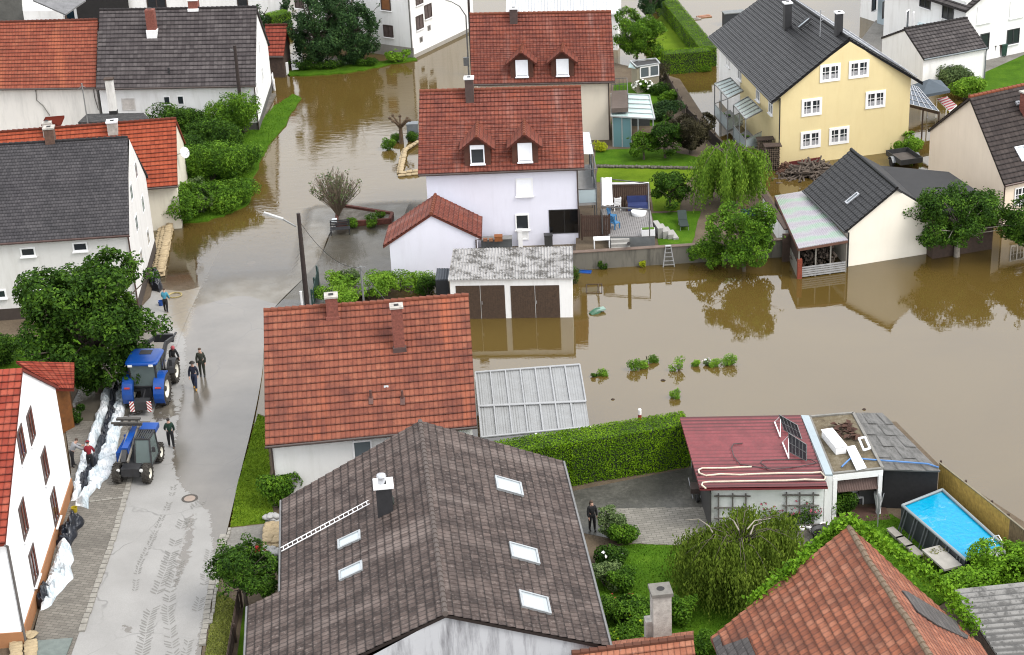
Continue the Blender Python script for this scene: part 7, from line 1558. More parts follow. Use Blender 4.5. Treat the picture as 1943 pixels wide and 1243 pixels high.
tree('round_tree', 'dense dark green globe tree on the lawn strip beside the street', on((470, 1162), LZ), 3.7, 1.75, 3000, .2, GREEN, clear=.2, lumps=14, trunk=.1, seed=34, gap=-.3, inner=.6)
bush('bush', 'bright green bush at the corner of the white house and brown roof', on((535, 958), LZ), 2.3, 1.8, 2.0, 900, .24, MIDG, seed=35); bush('bush', 'golden yellow bush beside the brown foreground roof', on((578, 930), LZ), 1.9, 1.5, 2.0, 800, .2, YELG, seed=36)
for k, (q, w_, h_, n_, mt, lab, fl) in enumerate((((1162, 1020), 1.6, 2.0, 800, GREYG, 'grey green tall shrub beside the woman on the driveway', None), ((1185, 1030), 1.6, 1.2, 500, MIDG, 'arching grassy clump at the corner of the pale paving', None), ((1160, 1070), 1.6, 1.0, 600, GREEN, 'dark glossy bush with white blossoms along the brown roof', (WHITE, 4, .2)), ((1152, 1112), 2., 1.4, 700, GREYG, 'pale hosta like bush along the brown roof eave', None), ((1180, 1120), 1.7, 1.2, 700, MIDG, 'fern like green bush beside the lawn', None), ((1180, 1175), 2.2, 1.4, 800, GREEN, 'dark shrub with a few red roses by the brown roof corner', (flat('petal_red', (.4, .02, .03, 1), .7), 10, .14)), ((1215, 1190), 2.4, 1.4, 900, MIDG, 'green bush to the left of the stone chimney', None), ((1195, 1225), 2.4, 1.2, 800, MIDG, 'bush with small yellow flowers at the low orange roof', (MATS['leaf_gold'], 14, .16)), ((1285, 1180), 1.8, 1.7, 700, MIDG, 'green bush behind the stone chimney', None), ((1345, 1240), 2., 1.2, 500, MIDG, 'bush at the foot of the mossy orange roof on the lawn', None))): bush('garden_bush', lab, on(q, LZ), w_, w_*.85, h_, n_, .2, mt, 'bush', seed=100+k, flower=fl)
bush('shrub', 'round green shrub at the doorway of the awning shed', on((1596, 974), LZ), 1.6, 1.4, 1.7, 800, .19, GREEN, 'shrub', seed=37)
bush('climbing_rose', 'pink climbing rose on the right hand trellis of the white garage', on((1517, 1003), LZ), 2.3, .6, 1.9, 500, .15, MIDG, 'rose', seed=38, flower=(flat('petal_pink', C(215, 110, 130), .7, var=.2), 60, .15))
bush('climbing_rose', 'sparse pink rose tip above the weeping tree on the white garage', on((1462, 1006), LZ), 1.2, .4, 1.8, 160, .13, MIDG, 'rose', seed=39, flower=(MATS['petal_pink'], 8, .16))
bush('bush', 'dry reddish shrub beside the pool steps', on((1790, 1075), LZ), 2., 1.2, 1.2, 420, .16, leafmat('leaf_dry', (.05, .05, .025, 1), (.11, .10, .05, 1), (.19, .17, .09, 1)), seed=45)
# creeper on the verge of the orange roof and the thicket behind the pool
rnd.seed(50); o = thing('creeper', 'bright green creeper growing along the verge of the mossy orange roof', 'creeper', g13['R1']); m_ = MB()
def creep(px, wd, n, z0, z1, m_, s=.24):
    P = [at(*q, lerp(z0, z1, i/(len(px)-1))) for i, q in enumerate(px)]; tot = sum((b-a).length for a, b in zip(P, P[1:]))
    for a, b in zip(P, P[1:]):
        for _ in range(int(n*(b-a).length/tot)):
            q = a.lerp(b, rnd.random()); k = .55+.6*abs(noise.noise(q*.7)); q = q+V((rnd.gauss(0, wd*.5*k), rnd.gauss(0, wd*.5*k), rnd.uniform(-.25, .3)))
            leaf(m_, q, s*rnd.uniform(.6, 1.3), (T*.6+rdir()*.8).normalized(), 1.1)
creep([(1432, 1140), (1478, 1110), (1500, 1085), (1545, 1045), (1590, 1002), (1618, 993)], .6, 2300, 4.6, 8.1, m_, .17)
creep([(1612, 992), (1660, 1022), (1720, 1065), (1790, 1110), (1815, 1150), (1850, 1195)], .6, 1700, 8., 3.6, m_, .17)
m_.build('foliage', IVY, o)
bush('thicket', 'bright green vine thicket at the right edge below the pool', on((1935, 1118), LZ), 5., 3.4, 2.6, 2600, .25, IVY, 'thicket', seed=51); bush('thicket', 'lower vine thicket between the orange roof and the striped roof', on((1850, 1150), LZ), 3.6, 3., 2.2, 1600, .24, IVY, 'thicket', seed=52)
# bed behind the red brown roof
for k, (q, w_, h_, mt) in enumerate((((632, 568), 2.0, 1.1, MIDG), ((645, 545), 1.6, 1.1, MIDG), ((665, 540), 1.2, 1.0, GREYG), ((700, 560), 2.4, 1.3, LIGHT), ((725, 545), 1.8, 1.1, MIDG), ((760, 548), 2.2, 1.2, MIDG), ((795, 548), 2.0, 1.2, MIDG), ((812, 560), 1.5, 1.3, GREEN), ((660, 575), 1.6, .8, LIGHT))): bush('garden_plant', ('leftmost green plant of the flooded bed behind the red brown roof', 'green plant by the green mesh fence', 'pale flowering plant in the flooded bed', 'large light green plant beside the grey metal post', 'green plant just right of the grey metal post', 'leafy row plant below the annex wall, left', 'leafy row plant below the annex wall, right', 'dark plant beside the little black tool shed', 'low light plant against the red brown roof ridge')[k], on(q, 0), w_*1.25, w_*.9, h_*1.15, 520, .19, LIGHT if mt is MIDG else mt, 'plant', 'plants in the flooded bed', seed=120+k)
panelfence('mesh_fence', 'dark green mesh fence panel beside the lamp post', gz(596, 580), gz(606, 535), -.2, 1.3, flat('mesh_green', C(48, 84, 78), .6), pw_=.1)
for k, (q, s_, mt, lab, fl) in enumerate((((1127, 718), .5, GREEN, 'dark small plant at the left end of the drowned row', None), ((1143, 715), .8, LIGHT, 'spiky light plant second from the left in the drowned row', None), ((1205, 705), 1.0, MIDG, 'spreading plant in the left half of the drowned row', None), ((1222, 701), .8, LIGHT, 'grassy plant touching the spreading one in the drowned row', None), ((1240, 690), .7, MIDG, 'plant beside the upright dead stick in the water', None), ((1288, 705), 1.25, LIGHT, 'largest bright bush in the middle of the drowned row', None), ((1321, 697), .6, LIGHT, 'small upright plant right of the bright bush', None), ((1342, 695), .6, GREYG, 'plant with white blossoms in the drowned row', (WHITE, 12, .14)), ((1356, 698), .75, LIGHT, 'round light plant right of the white blossoms', None), ((1383, 695), 1.1, LIGHT, 'tall loose plant at the right end of the drowned row', None), ((1281, 758), .75, LIGHT, 'single plant standing in the water below the drowned row', None), ((1219, 509), .6, YELG, 'yellow plant in the water at the concrete wall', None), ((1145, 513), .8, GREEN, 'dark plant in the water at the left of the concrete wall', None), ((1090, 540), 1., GREEN, 'climbing green plant at the right corner of the double garage', None))): bush('water_plant', lab, at(*q, -.1), s_*.95, s_*.7, s_*.95 if k != 13 else 1.7, int(150*s_)+60, .13, mt, 'plant', 'plants standing in the flood', seed=140+k, flower=fl)
tag(MB().tube([at(1230, 690, -.1), at(1228, 684, .35), at(1226, 676, .75)], .03, 5).build('dead_stick', OLDB), 'upright dead stick among the drowned plants', 'stick')
bush('bush', 'dark green bush before the orange timber shed', on((146, 800), .2), 1.5, 1.2, 1.2, 650, .17, GREEN, seed=170); bush('shrub', 'dark shrub at the left edge in the front lawn', on((8, 690), .2), 2.4, 2.2, 2.2, 900, .24, GREEN, 'shrub', seed=171)
# grass blades on the near lawns
def blades(name, px, z, n, h_, mat):
    pw_ = world_poly(px, z); xs = [q[0] for q in pw_]; ys = [q[1] for q in pw_]; m_ = MB(); k = 0
    while k < n:
        x, y = rnd.uniform(min(xs), max(xs)), rnd.uniform(min(ys), max(ys))
        if not inpoly(x, y, pw_): continue
        k += 1; a = rnd.random()*6.28; hh = h_*rnd.uniform(.5, 1.2); w_ = .03; p = V((x, y, z)); d = V((math.cos(a), math.sin(a), 0)); tp_ = p+V((rnd.gauss(0, .05), rnd.gauss(0, .05), hh)); m_.poly([p-d*w_, p+d*w_, tp_])
    tag(m_.build(name, mat), kind='stuff')
GB = leafmat('grass_blade', (.03, .065, .006, 1), (.06, .12, .012, 1), (.11, .18, .025, 1)); GBL = leafmat('grass_blade_light', (.05, .085, .008, 1), (.10, .15, .014, 1), (.16, .22, .03, 1)); GBY = leafmat('grass_blade_dry', (.08, .09, .03, 1), (.15, .15, .05, 1), (.22, .21, .08, 1))
blades('grass', [(489, 786), (506, 792), (519, 990), (437, 999), (449, 925)], LZ+.03, 5000, .09, GBL)
blades('grass', [(411, 1120), (452, 1145), (437, 1243), (425, 1320), (375, 1320)], LZ+.03, 4000, .09, GBY)
blades('grass', [(1140, 1040), (1205, 1032), (1420, 1040), (1560, 1035), (1600, 985), (1690, 975), (1860, 1100), (1600, 1260), (1150, 1260)], LZ+.02, 16000, .09, GB)
blades('grass', [(555, 178), (572, 186), (530, 250), (480, 335), (472, 385), (395, 418), (330, 424), (285, 418), (282, 340), (470, 250), (520, 200)], .1, 9000, .1, GB)

# ------------------------------------------------------------------ sandbags and plastic
SB = flat('sandbag_jute', C(226, 202, 160), .9, var=.25, scale=4, bump=.02); SBW = flat('sandbag_white', C(225, 224, 220), .8, var=.1, scale=4, bump=.02)
def bagmesh(mat):
    rnd.seed(77); b = MB(); b.ball((0, 0, 0), 1, 12, 8); q = []
    for v in b.v:
        x = math.copysign(abs(v.x)**.55, v.x)*.30; y = math.copysign(abs(v.y)**.7, v.y)*.19; z = math.copysign(abs(v.z)**.75, v.z)*.085
        k = 1+.2*noise.noise(v*1.7); q.append(V((x*k, y*k, z*(1+.5*noise.noise(v*2.3+V((5, 1, 2))))+.085)))
    b.v = q; me = b.build('sandbag', mat, None, True); m2 = me.data; bpy.data.objects.remove(me); return m2
BM = {'j': bagmesh(SB), 'w': bagmesh(SBW)}
def bag(kind, p, rz, label, group, tilt=0.):
    o = bpy.data.objects.new('sandbag', BM[kind]); col0.objects.link(o); o.location = p; o.rotation_euler = (tilt, rnd.uniform(-.08, .08), rz); s_ = rnd.uniform(.88, 1.12); o.scale = (s_, s_, rnd.uniform(.9, 1.2)); tag(o, label, 'sandbag', group)
def bagwall(px, z, layers, depth, label, group, gap=.5, across=False, kind='j'):
    P = [gz(*q) for q in px]; off = 0
    for lay in range(layers):
        for dd in range(max(1, depth-lay)):
            for a, b in zip(P, P[1:]):
                d = (b-a); L = d.length; d /= L; n = V((-d.y, d.x, 0)); k = max(1, round(L/gap))
                for i in range(k):
                    u = (i+.5+(.25 if lay % 2 else 0))/k
                    if u > 1: continue
                    p = a.lerp(b, u)+n*((dd-(depth-lay-1)/2)*(.58 if across else .36)); p.z = max(z, Z(p.x, p.y))+lay*.15
                    bag(kind, p, math.atan2(d.y, d.x)+(1.57 if across else 0)+rnd.uniform(-.18, .18), label, group)
rnd.seed(91)
bagwall([(321, 418), (314, 450), (306, 485), (297, 528)], .0, 3, 2, 'beige sandbag in the barrier along the white gable wall beside the brown puddle', 'sandbags along the gable wall', .42, True)
bagwall([(794, 279), (766, 296), (757, 338)], -.02, 2, 1, 'beige sandbag in the low curved ring at the lavender house corner', 'sandbags in the curved ring', .52)
bagwall([(757, 342), (794, 338)], -.02, 2, 1, 'beige sandbag in the low curved ring at the lavender house corner', 'sandbags in the curved ring', .52)
sp = [XY(at(q[0], q[1], LZ), LZ) for q in ((494, 1060), (534, 1060), (536, 990), (505, 990))]; o = thing('pallet', 'grey green covered pallet carrying sandbags beside the brown roof', 'pallet', sp[0]); MB().prism(sp, LZ, LZ+.16).build('deck', flat('cover_green', C(130, 142, 135), .6), o)
for i in range(8):
    for j in range(2): q = sp[0].lerp(sp[3], .22+i*.085).lerp(sp[1].lerp(sp[2], .22+i*.085), .32+.42*j); bag('j', XY(q, LZ+.16), .1+rnd.uniform(-.1, .1), 'beige sandbag on the pallet beside the brown roof, lower layer', 'beige sandbags on the pallet')
for i in range(6):
    for j in range(2): q = sp[0].lerp(sp[3], .28+i*.085).lerp(sp[1].lerp(sp[2], .28+i*.085), .36+.4*j); bag('j', XY(q, LZ+.34), .1+rnd.uniform(-.1, .1), 'beige sandbag on top of the pallet pile beside the brown roof', 'beige sandbags on the pallet top')
for i in range(7): q = sp[0].lerp(sp[1], .25+.1*i)+V((0, .1+rnd.uniform(-.3, .3), 0)); bag('w', XY(q, LZ+.17+.12*(i % 2)), rnd.random()*3, 'white sandbag at the near end of the pallet beside the red jacket', 'white sandbags at the near end')
for i in range(5): q = sp[3].lerp(sp[2], .15+.17*i)+V((0, rnd.uniform(-.25, .1), 0)); bag('w', XY(q, LZ+.17+.14*(i % 2)), rnd.random()*3, 'white sandbag at the far end of the pallet', 'white sandbags at the far end')
for i in range(8):
    for j in range(2): p = gz(lerp(32, 60, j), lerp(1222, 1258, i/7)); p.z += .02; bag('j', p, .1+rnd.uniform(-.15, .15), 'beige sandbag in the pile at the bottom left corner', 'sandbags in the bottom left corner')
for i in range(4): p = gz(lerp(36, 62, i/3), 1212); p.z += .14; bag('j', p, .4*i, 'beige sandbag in the pile at the bottom left corner', 'sandbags in the bottom left corner')
PW_ = NT('plastic_white'); pp_ = PW_.pos(); PW_.base(PW_.mix(PW_.rng(PW_.noise(pp_, 1.5, 4), .35, .65), C(205, 220, 228, .6), C(240, 243, 246, .75))); PW_.set(Roughness=.3); PW_.bump(PW_.noise(pp_, 3.2, 4, .6, 1.5), .08, .7); PLW = PW_.m
PLB = flat('plastic_black', (.010, .012, .018, 1), .3, var=.4)
def drape(name, label, rows, h_, mat, seed, cat='plastic sheet', fold=.2, nx=22, ny=110, group=None):
    """crumpled sheet: rows of (left px, right px) from far to near"""
    rnd.seed(seed); m_ = MB(); Wp = [(gz(*a), gz(*b)) for a, b in rows]; g = []
    for j in range(ny+1):
        q = j/ny*(len(Wp)-1); k = min(int(q), len(Wp)-2); t = q-k; a, b = Wp[k][0].lerp(Wp[k+1][0], t), Wp[k][1].lerp(Wp[k+1][1], t); row = []
        for i in range(nx+1):
            u = i/nx; p = a.lerp(b, u); e = math.sin(math.pi*u)**.5*min(1, j/3., (ny-j)/3.)
            f = abs(noise.noise(V((p.x*1.6+seed, p.y*.7, 0))))*1.2+.6*abs(noise.noise(V((p.x*3.5, p.y*2.4+seed, 2))))+.5*(1-abs(noise.noise(V((p.x*4.5+p.y*2, p.y*2.2-p.x, seed))))*4)*.3
            p = p+V((noise.noise(p*1.3)*.18, noise.noise(p*1.3+V((9, 9, 9)))*.18, .04+h_*e*(.55+.7*f)+fold*f*e)); row.append(len(m_.v)); m_.v.append(p)
        g.append(row)
    for j in range(ny):
        for i in range(nx): m_.f.append((g[j][i], g[j][i+1], g[j+1][i+1], g[j+1][i]))
    return tag(m_.build(name, mat), label, cat, group)
drape('plastic_sheet', 'long white plastic sheet on the left of the black tube by the tractors', [((196, 747), (216, 738)), ((188, 780), (206, 782)), ((168, 830), (190, 830)), ((152, 880), (176, 878)), ((140, 925), (158, 920)), ((138, 952), (150, 950))], .35, PLW, 3)
drape('plastic_sheet', 'long white plastic sheet on the right of the black tube by the tractors', [((226, 705), (247, 703)), ((220, 750), (243, 752)), ((206, 800), (232, 805)), ((194, 850), (222, 860)), ((180, 878), (206, 880)), ((166, 920), (180, 925)), ((143, 962), (164, 968))], .28, PLW, 5)
drape('plastic_sheet', 'wide end of white plastic sheet spread beside the telehandler', [((190, 845), (222, 850)), ((183, 865), (219, 876)), ((176, 890), (204, 905)), ((165, 920), (184, 930))], .1, PLW, 6)
drape('plastic_sheet', 'long black plastic tube between the white sheets', [((218, 722), (230, 722)), ((210, 770), (222, 772)), ((192, 825), (208, 828)), ((176, 872), (190, 872)), ((160, 905), (176, 905)), ((145, 938), (156, 936))], .42, PLB, 7)
drape('plastic_sheet', 'white plastic sheet lying against the orange plinth', [((110, 1036), (134, 1034)), ((106, 1062), (141, 1064)), ((90, 1100), (136, 1098)), ((80, 1130), (108, 1132)), ((76, 1160), (98, 1150))], .3, PLW, 8)
drape('plastic_sheet', 'black plastic bundle above the white sheet at the orange plinth', [((128, 1000), (158, 990)), ((112, 1012), (150, 1008)), ((108, 1034), (136, 1036))], .5, PLB, 9)
drape('plastic_sheet', 'small black plastic bundle below the white sheet at the orange plinth', [((76, 1118), (98, 1116)), ((70, 1136), (96, 1136)), ((72, 1152), (86, 1154))], .45, PLB, 10)
drape('plastic_sheet', 'black plastic cover heaped beside the sandbag barrier', [((290, 522), (305, 520)), ((284, 542), (308, 545)), ((288, 552), (304, 556))], .6, PLB, 11)
tg_ = land('ground_cover', [(60, 1216), (138, 1210), (118, 1262), (58, 1262)], .4, flat('sheet_greygreen', C(140, 152, 146), .5), .12); del tg_['kind']; tag(tg_, 'flat grey green plastic sheet beside the bottom left sandbags', 'plastic sheet')
p = gz(142, 972); o = thing('bucket', 'bright yellow bucket at the end of the white plastic sheet', 'bucket', p); MB().lathe(p, T, [(0, .001), (0, .13), (.3, .17), (.3, .15), (.05, .12), (.05, .001)], 14).build('pail', flat('bucket_yellow', C(230, 205, 40), .5), o); MB().tube([p+V((-.16, 0, .29)), p+V((-.1, -.1, .2)), p+V((.1, -.1, .2)), p+V((.16, 0, .29))], .012, 5).build('handle', ALU, o)
m_ = MB(); c_ = gz(332, 562)+T*.06; m_.tube([c_+V((math.cos(k*.6)*.42*(1+.1*(k//11)), math.sin(k*.6)*.42, .02*(k//11))) for k in range(32)], .03, 6); tag(m_.build('hose_coil', flat('hose_yellow', C(215, 195, 130), .6)), 'coiled pale yellow hose on the wet street beside the cyan shirt', 'hose')
p = gz(306, 580); o = thing('bucket', 'small blue bucket at the feet of the person in cyan', 'bucket', p); MB().lathe(p, T, [(0, .001), (0, .14), (.34, .19), (.34, .17), (.05, .13), (.05, .001)], 14).build('pail', flat('bucket_blue', C(35, 95, 190), .5), o); MB().tube([p+V((-.17, 0, .33)), p+V((0, -.12, .24)), p+V((.17, 0, .33))], .012, 5).build('handle', ALU, o)
# bench, white pots, tub, terrace clutter
p = gz(646, 444); p.z = -.1; o = thing('bench', 'dark metal bench with a white cloth standing in shallow water', 'bench', p, None, .05); m_ = MB()
for k in range(6): m_.frame(O, X, Y, T, (-.7, -.3+k*.1, .5), (.7, -.22+k*.1, .54))
MT = flat('metal_dark', (.02, .02, .022, 1), .5); m_.build('seat', MT, o); m_ = MB()
for k in range(4): m_.frame(O, X, Y, T, (-.7, .3+.02*k, .6+k*.11), (.7, .33+.02*k, .68+k*.11))
m_.build('backrest', MT, o)
for sx_ in (-.64, .64):
    for sy in (-.25, .3): MB().frame(O, X, Y, T, (sx_-.03, sy-.03, 0), (sx_+.03, sy+.03, .5 if sy < 0 else 1.)).build('leg', MT, o)
q = gz(636, 440); drape('cloth', 'white cloth lying on the left end of the dark bench', [((631, 431), (640, 430)), ((631, 440), (640, 439))], .02, PLW, 13, 'cloth', .02, 6, 8); bpy.context.scene.objects['cloth'].location.z += .62
for q, lab in (((1522, 1008), 'left white pot of the trio at the garage wall'), ((1533, 1004), 'middle white pot of the trio at the garage wall'), ((1541, 1010), 'right white pot of the trio at the garage wall'), ((1563, 1006), 'larger white planter at the garage corner')):
    s_ = 1.5 if 'larger' in lab else 1.; p = at(*q, LZ+.03); o = thing('pot', lab, 'pot', p, 'white pots at the garage'); MB().lathe(p, T, [(0, .001), (0, .09*s_), (.24*s_, .14*s_), (.24*s_, .12*s_), (.05, .08*s_), (.05, .001)], 14).build('body', WHITE, o, True); MB().lathe(p+T*.2*s_, T, [(.0, .122*s_), (.005, .001)], 12).build('soil', EARTH, o)
p = at(1560, 1022, LZ+.02); o = thing('tub', 'large round black tub beside the creeper covered verge', 'tub', p); MB().lathe(p, T, [(0, .001), (0, .42), (.45, .55), (.47, .58), (.45, .5), (.1, .38), (.1, .001)], 22).build('tub', flat('tub_black', (.02, .02, .02, 1), .6), o, True); MB().lathe(p+T*.3, T, [(0, .44), (.002, .001)], 20).build('water', glass('tub_water', (.01, .01, .008, 1), .05), o)
p = at(1345-8, 960, LZ); o = thing('wheelbarrow', 'dark wheelbarrow leaning at the left corner of the burgundy roofed garage', 'wheelbarrow', at(1322, 950, LZ)); p = at(1322, 950, LZ); MB().lathe(p+V((.0, -.1, .2)), (1, .2, 0), [(-.05, .001), (-.05, .2), (.05, .2), (.05, .001)], 14).build('wheel', MATS['rubber'], o); m_ = MB(); m_.prism([p+V((-.3, .1, 0)), p+V((.3, .1, 0)), p+V((.25, .8, 0)), p+V((-.25, .8, 0))], p.z+.35, p.z+.62); m_.build('tray', flat('tray_dark', (.05, .035, .03, 1), .6), o); m_ = MB(); m_.beam(p+V((-.2, -.1, .2)), p+V((-.28, 1.3, .6)), .04); m_.beam(p+V((.2, -.1, .2)), p+V((.28, 1.3, .6)), .04); m_.build('handles', ALU, o)
p = at(957, 455, .4); o = thing('hose_reel', 'teal hose reel standing on the counter at the lavender wall', 'hose reel', p); MB().lathe(p+V((0, 0, .75)), (0, 1, 0), [(-.1, .15), (-.1, .34), (.1, .34), (.1, .15), (-.1, .15)], 18).build('reel', flat('reel_teal', C(20, 110, 140), .5), o); MB().lathe(p+V((0, 0, .75)), (0, 1, 0), [(-.07, .36), (0, .4), (.07, .36)], 18).build('hose', MATS['rubber'], o)
p = at(943, 474, 0); o = thing('counter', 'grey counter box standing against the lavender wall', 'counter', p); MB().box((p.x, p.y, .35), (2.1, .6, 1.0)).build('body', flat('counter_grey', C(110, 114, 116), .6), o); MB().box((p.x, p.y, .88), (2.16, .66, .05)).build('counter_top', flat('counter_top', C(170, 170, 166), .5), o)
for q, lab, c, s_ in (((921, 457), 'left small terracotta crate on the grey counter', C(190, 130, 95), .22), ((932, 457), 'right small terracotta crate on the grey counter', C(200, 140, 100), .22), ((946, 456), 'larger orange crate on the grey counter', C(190, 115, 60), .45)): boxed('crate', lab, 'crate', q, .91, (s_*1.2, s_, s_*.8), flat('crate_'+lab[:5], c, .8, var=.2), None, 0., .015)
boxed('cabinet', 'white narrow cabinet at the lavender wall beside the door', 'cabinet', (988, 468), .0, (.3, .3, 1.3), WHITE)
boxed('grill', 'dark round topped grill beside the black glazed door', 'grill', (1041, 465), .2, (.55, .45, .8), flat('grill_dark', (.03, .03, .03, 1), .5))
for q, lab, c, s_ in (((1162, 420), 'bright blue plastic chair on the terrace, nearer the house', C(70, 160, 220), 0), ((1167, 433), 'bright blue plastic chair on the terrace, nearer the steps', C(60, 150, 225), 1)): chair(lab, q, zd, flat('plastic_blue', C(70, 158, 222), .4), 1.2+s_, 'blue plastic chairs on the terrace')
boxed('planter', 'white planter with green herbs at the terrace edge', 'planter', (1230, 446), zd, (.9, .4, .5), WHITE, MIDG, 0, -.04)
tag(MB().tube([at(1193, 462, .9), at(1193, 462, 2.3)], .12, 8).build('post', flat('post_black', (.02, .018, .018, 1), .8)), 'thick black post standing beside the terrace steps', 'post')
sp_ = at(1665, 1000, LZ); o = thing('clothes_airer', 'folded silver rotary airer standing on the lawn', 'clothes airer', sp_); m_ = MB(); m_.tube([sp_, sp_+T*1.9], .03, 6)
for k in range(8): a = k*.785; m_.tube([sp_+T*.5, sp_+V((math.cos(a)*.24, math.sin(a)*.24, 1.9))], .016, 4)
m_.build('frame', ALU, o)
chair('white garden chair in the opening below the brown awning', (1626, 955), LZ, WHITE, .2); boxed('workbench', 'grey workbench inside the open awning shed', 'workbench', (1648, 950), LZ, (1.1, .6, .8), SG)
boxed('crate', 'wooden crate behind the fruit tree at the concrete wall', 'crate', (1408, 400), .3, (.8, .6, .5), flat('crate_wood', C(165, 140, 110), .8, var=.2)); tag(MB().box((at(1422, 408, .5)), (1.2, .08, .9)).build('tarp', flat('tarp_blue', C(60, 100, 165), .5)), 'blue tarp panel behind the fruit tree', 'tarp')
# dark picket fence, bottom
panelfence('fence', 'dark brown picket fence between the dry lawn strip and the brown roof', XY(at(455, 1152, LZ)), XY(at(432, 1290, LZ)), LZ, .95, OLDB, None, None, .14)
panelfence('railing', 'small white gate post and railing at the bend beside the long white house', XY(at(517, 160, 0)), XY(at(520, 172, 0)), -.2, 1.2, WHITE)
tag(MB().box((at(544, 133, .4)), (.35, .3, 1.4)).build('post', WHITE), 'white gate post beside the small red roofed shed', 'post')

# ------------------------------------------------------------------ tractors
BLUE = flat('tractor_blue', C(22, 96, 200), .3, var=.08); RUB = flat('tyre_rubber', (.03, .026, .021, 1), .9, var=.6, scale=4); RIM = flat('rim_cream', (.62, .60, .52, 1), .4, var=.08); CHA = flat('chassis_dark', (.022, .022, .024, 1), .6, var=.3); CABG = clear('cab_glass', (.30, .38, .37, 1), .35)
def wheel(root, c, r, w_, rimr, side):
    c = V(c); m_ = MB(); h_ = w_/2; m_.lathe(c, X, [(-h_*.75, rimr), (-h_, r*.8), (-h_*.8, r*.95), (-h_*.3, r), (h_*.3, r), (h_*.8, r*.95), (h_, r*.8), (h_*.75, rimr)], 30)
    n = int(2*math.pi*r/.21)
    for k in range(n):
        for s_ in (-1, 1):
            a = (k+(.5 if s_ > 0 else 0))/n*6.2832; d = V((0, math.cos(a), math.sin(a))); tn = V((0, -math.sin(a), math.cos(a)))
            m_.beam(c+d*(r+.0)+X*s_*.02, c+d*(r-.03)+X*s_*h_*.95-tn*.14, .05, .07, d)
    w = m_.build('wheel', RUB, root); m_ = MB(); m_.lathe(c, X*side, [(h_*.2, .001), (h_*.2, rimr*.35), (h_*.35, rimr*.4), (h_*.15, rimr*.75), (h_*.7, rimr*.9), (h_*.78, rimr)], 26); m_.lathe(c, X*side, [(-h_*.5, rimr), (-h_*.5, .001)], 20); m_.build('rim', RIM, w, True)
    m_ = MB(); m_.lathe(c, X*side, [(h_*.2, rimr*.3), (h_*.62, rimr*.28), (h_*.64, .001)], 14); m_.build('hub', CHA, w)
p1 = gz(284, 765); q1 = gz(312, 712); hd = math.atan2(-(q1-p1).x, (q1-p1).y)
tr = thing('tractor', 'larger blue tractor seen from behind with front loader arm under the broadleaf tree', 'tractor', p1, 'blue tractors on the street', hd)
for s_ in (-1, 1): wheel(tr, (s_*.92, 0, .93), .93, .56, .52, s_); wheel(tr, (s_*.88, 2.75, .70), .70, .46, .40, s_)
m_ = MB(); m_.frame(O, X, Y, T, (-.32, -.35, .55), (.32, 3.1, 1.15)); m_.tube([(-.9, 0, .93), (.9, 0, .93)], .16, 8); m_.tube([(-.85, 2.75, .7), (.85, 2.75, .7)], .12, 8); m_.build('chassis', CHA, tr)
m_ = MB(); P = [(-.38, 1.15, 1.15), (.38, 1.15, 1.15), (.36, 3.2, 1.15), (-.36, 3.2, 1.15)]; U = [(-.42, 1.15, 1.75), (.42, 1.15, 1.75), (.34, 3.15, 1.55), (-.34, 3.15, 1.55)]; P = [V(p) for p in P]; U = [V(p) for p in U]; m_.poly(U)
for i in range(4): j = (i+1) % 4; m_.poly([P[i], P[j], U[j], U[i]])
m_.build('bonnet', BLUE, tr); m_ = MB()
cb_ = [V(p) for p in ((-.72, -.42, 1.3), (.72, -.42, 1.3), (.62, 1.15, 1.2), (-.62, 1.15, 1.2))]; ct_ = [V(p) for p in ((-.78, -.5, 2.72), (.78, -.5, 2.72), (.70, 1.0, 2.72), (-.70, 1.0, 2.72))]
for i in range(4): m_.beam(cb_[i], ct_[i], .09)
for i in range(4): m_.beam(cb_[i], cb_[(i+1) % 4], .08)
m_.build('cab_frame', CHA, tr); m_ = MB()
for i in range(4): j = (i+1) % 4; m_.poly([cb_[i].lerp(cb_[j], .04), cb_[j].lerp(cb_[i], .04), ct_[j].lerp(ct_[i], .04), ct_[i].lerp(ct_[j], .04)])
m_.build('cab_glass', CABG, tr); MB().frame(O, X, Y, T, (-.3, .0, 1.25), (.3, .5, 2.1)).build('driver_seat', CHA, tr)
m_ = MB()
def roofshape(m_, x0, x1, y0, y1, z, h_, cr_):
    n = 5; L = []
    for cx, cy, a0 in ((x1-cr_, y1-cr_, 0), (x0+cr_, y1-cr_, 1), (x0+cr_, y0+cr_, 2), (x1-cr_, y0+cr_, 3)):
        for k in range(n): a = (a0+k/(n-1))*math.pi/2; L.append((cx+math.cos(a)*cr_, cy+math.sin(a)*cr_))
    mx_, my = (x0+x1)/2, (y0+y1)/2
    R_ = [[V((mx_+(x-mx_)*s_, my+(y-my)*s_, z+dz)) for x, y in L] for s_, dz in ((.97, 0), (1., .05), (1., h_*.6), (.94, h_*.9), (.8, h_), (.0, h_*1.02))]
    for a, b in zip(R_, R_[1:]):
        for k in range(len(L)): j = (k+1) % len(L); m_.poly([a[k], a[j], b[j], b[k]])
    m_.poly(list(reversed(R_[0])))
roofshape(m_, -.95, .95, -.75, 1.3, 2.74, .2, .28); rf_ = m_.build('cab_roof', BLUE, tr); MB().frame(O, X, Y, T, (-.35, .4, 2.93), (.35, .95, 2.955)).build('roof_hatch', CHA, rf_)
for s_ in (-.6, .6): MB().frame(O, X, Y, T, (s_-.12, -.8, 2.72), (s_+.12, -.72, 2.84)).build('work_light', flat('lamp_pale', (.7, .7, .68, 1), .3), tr)
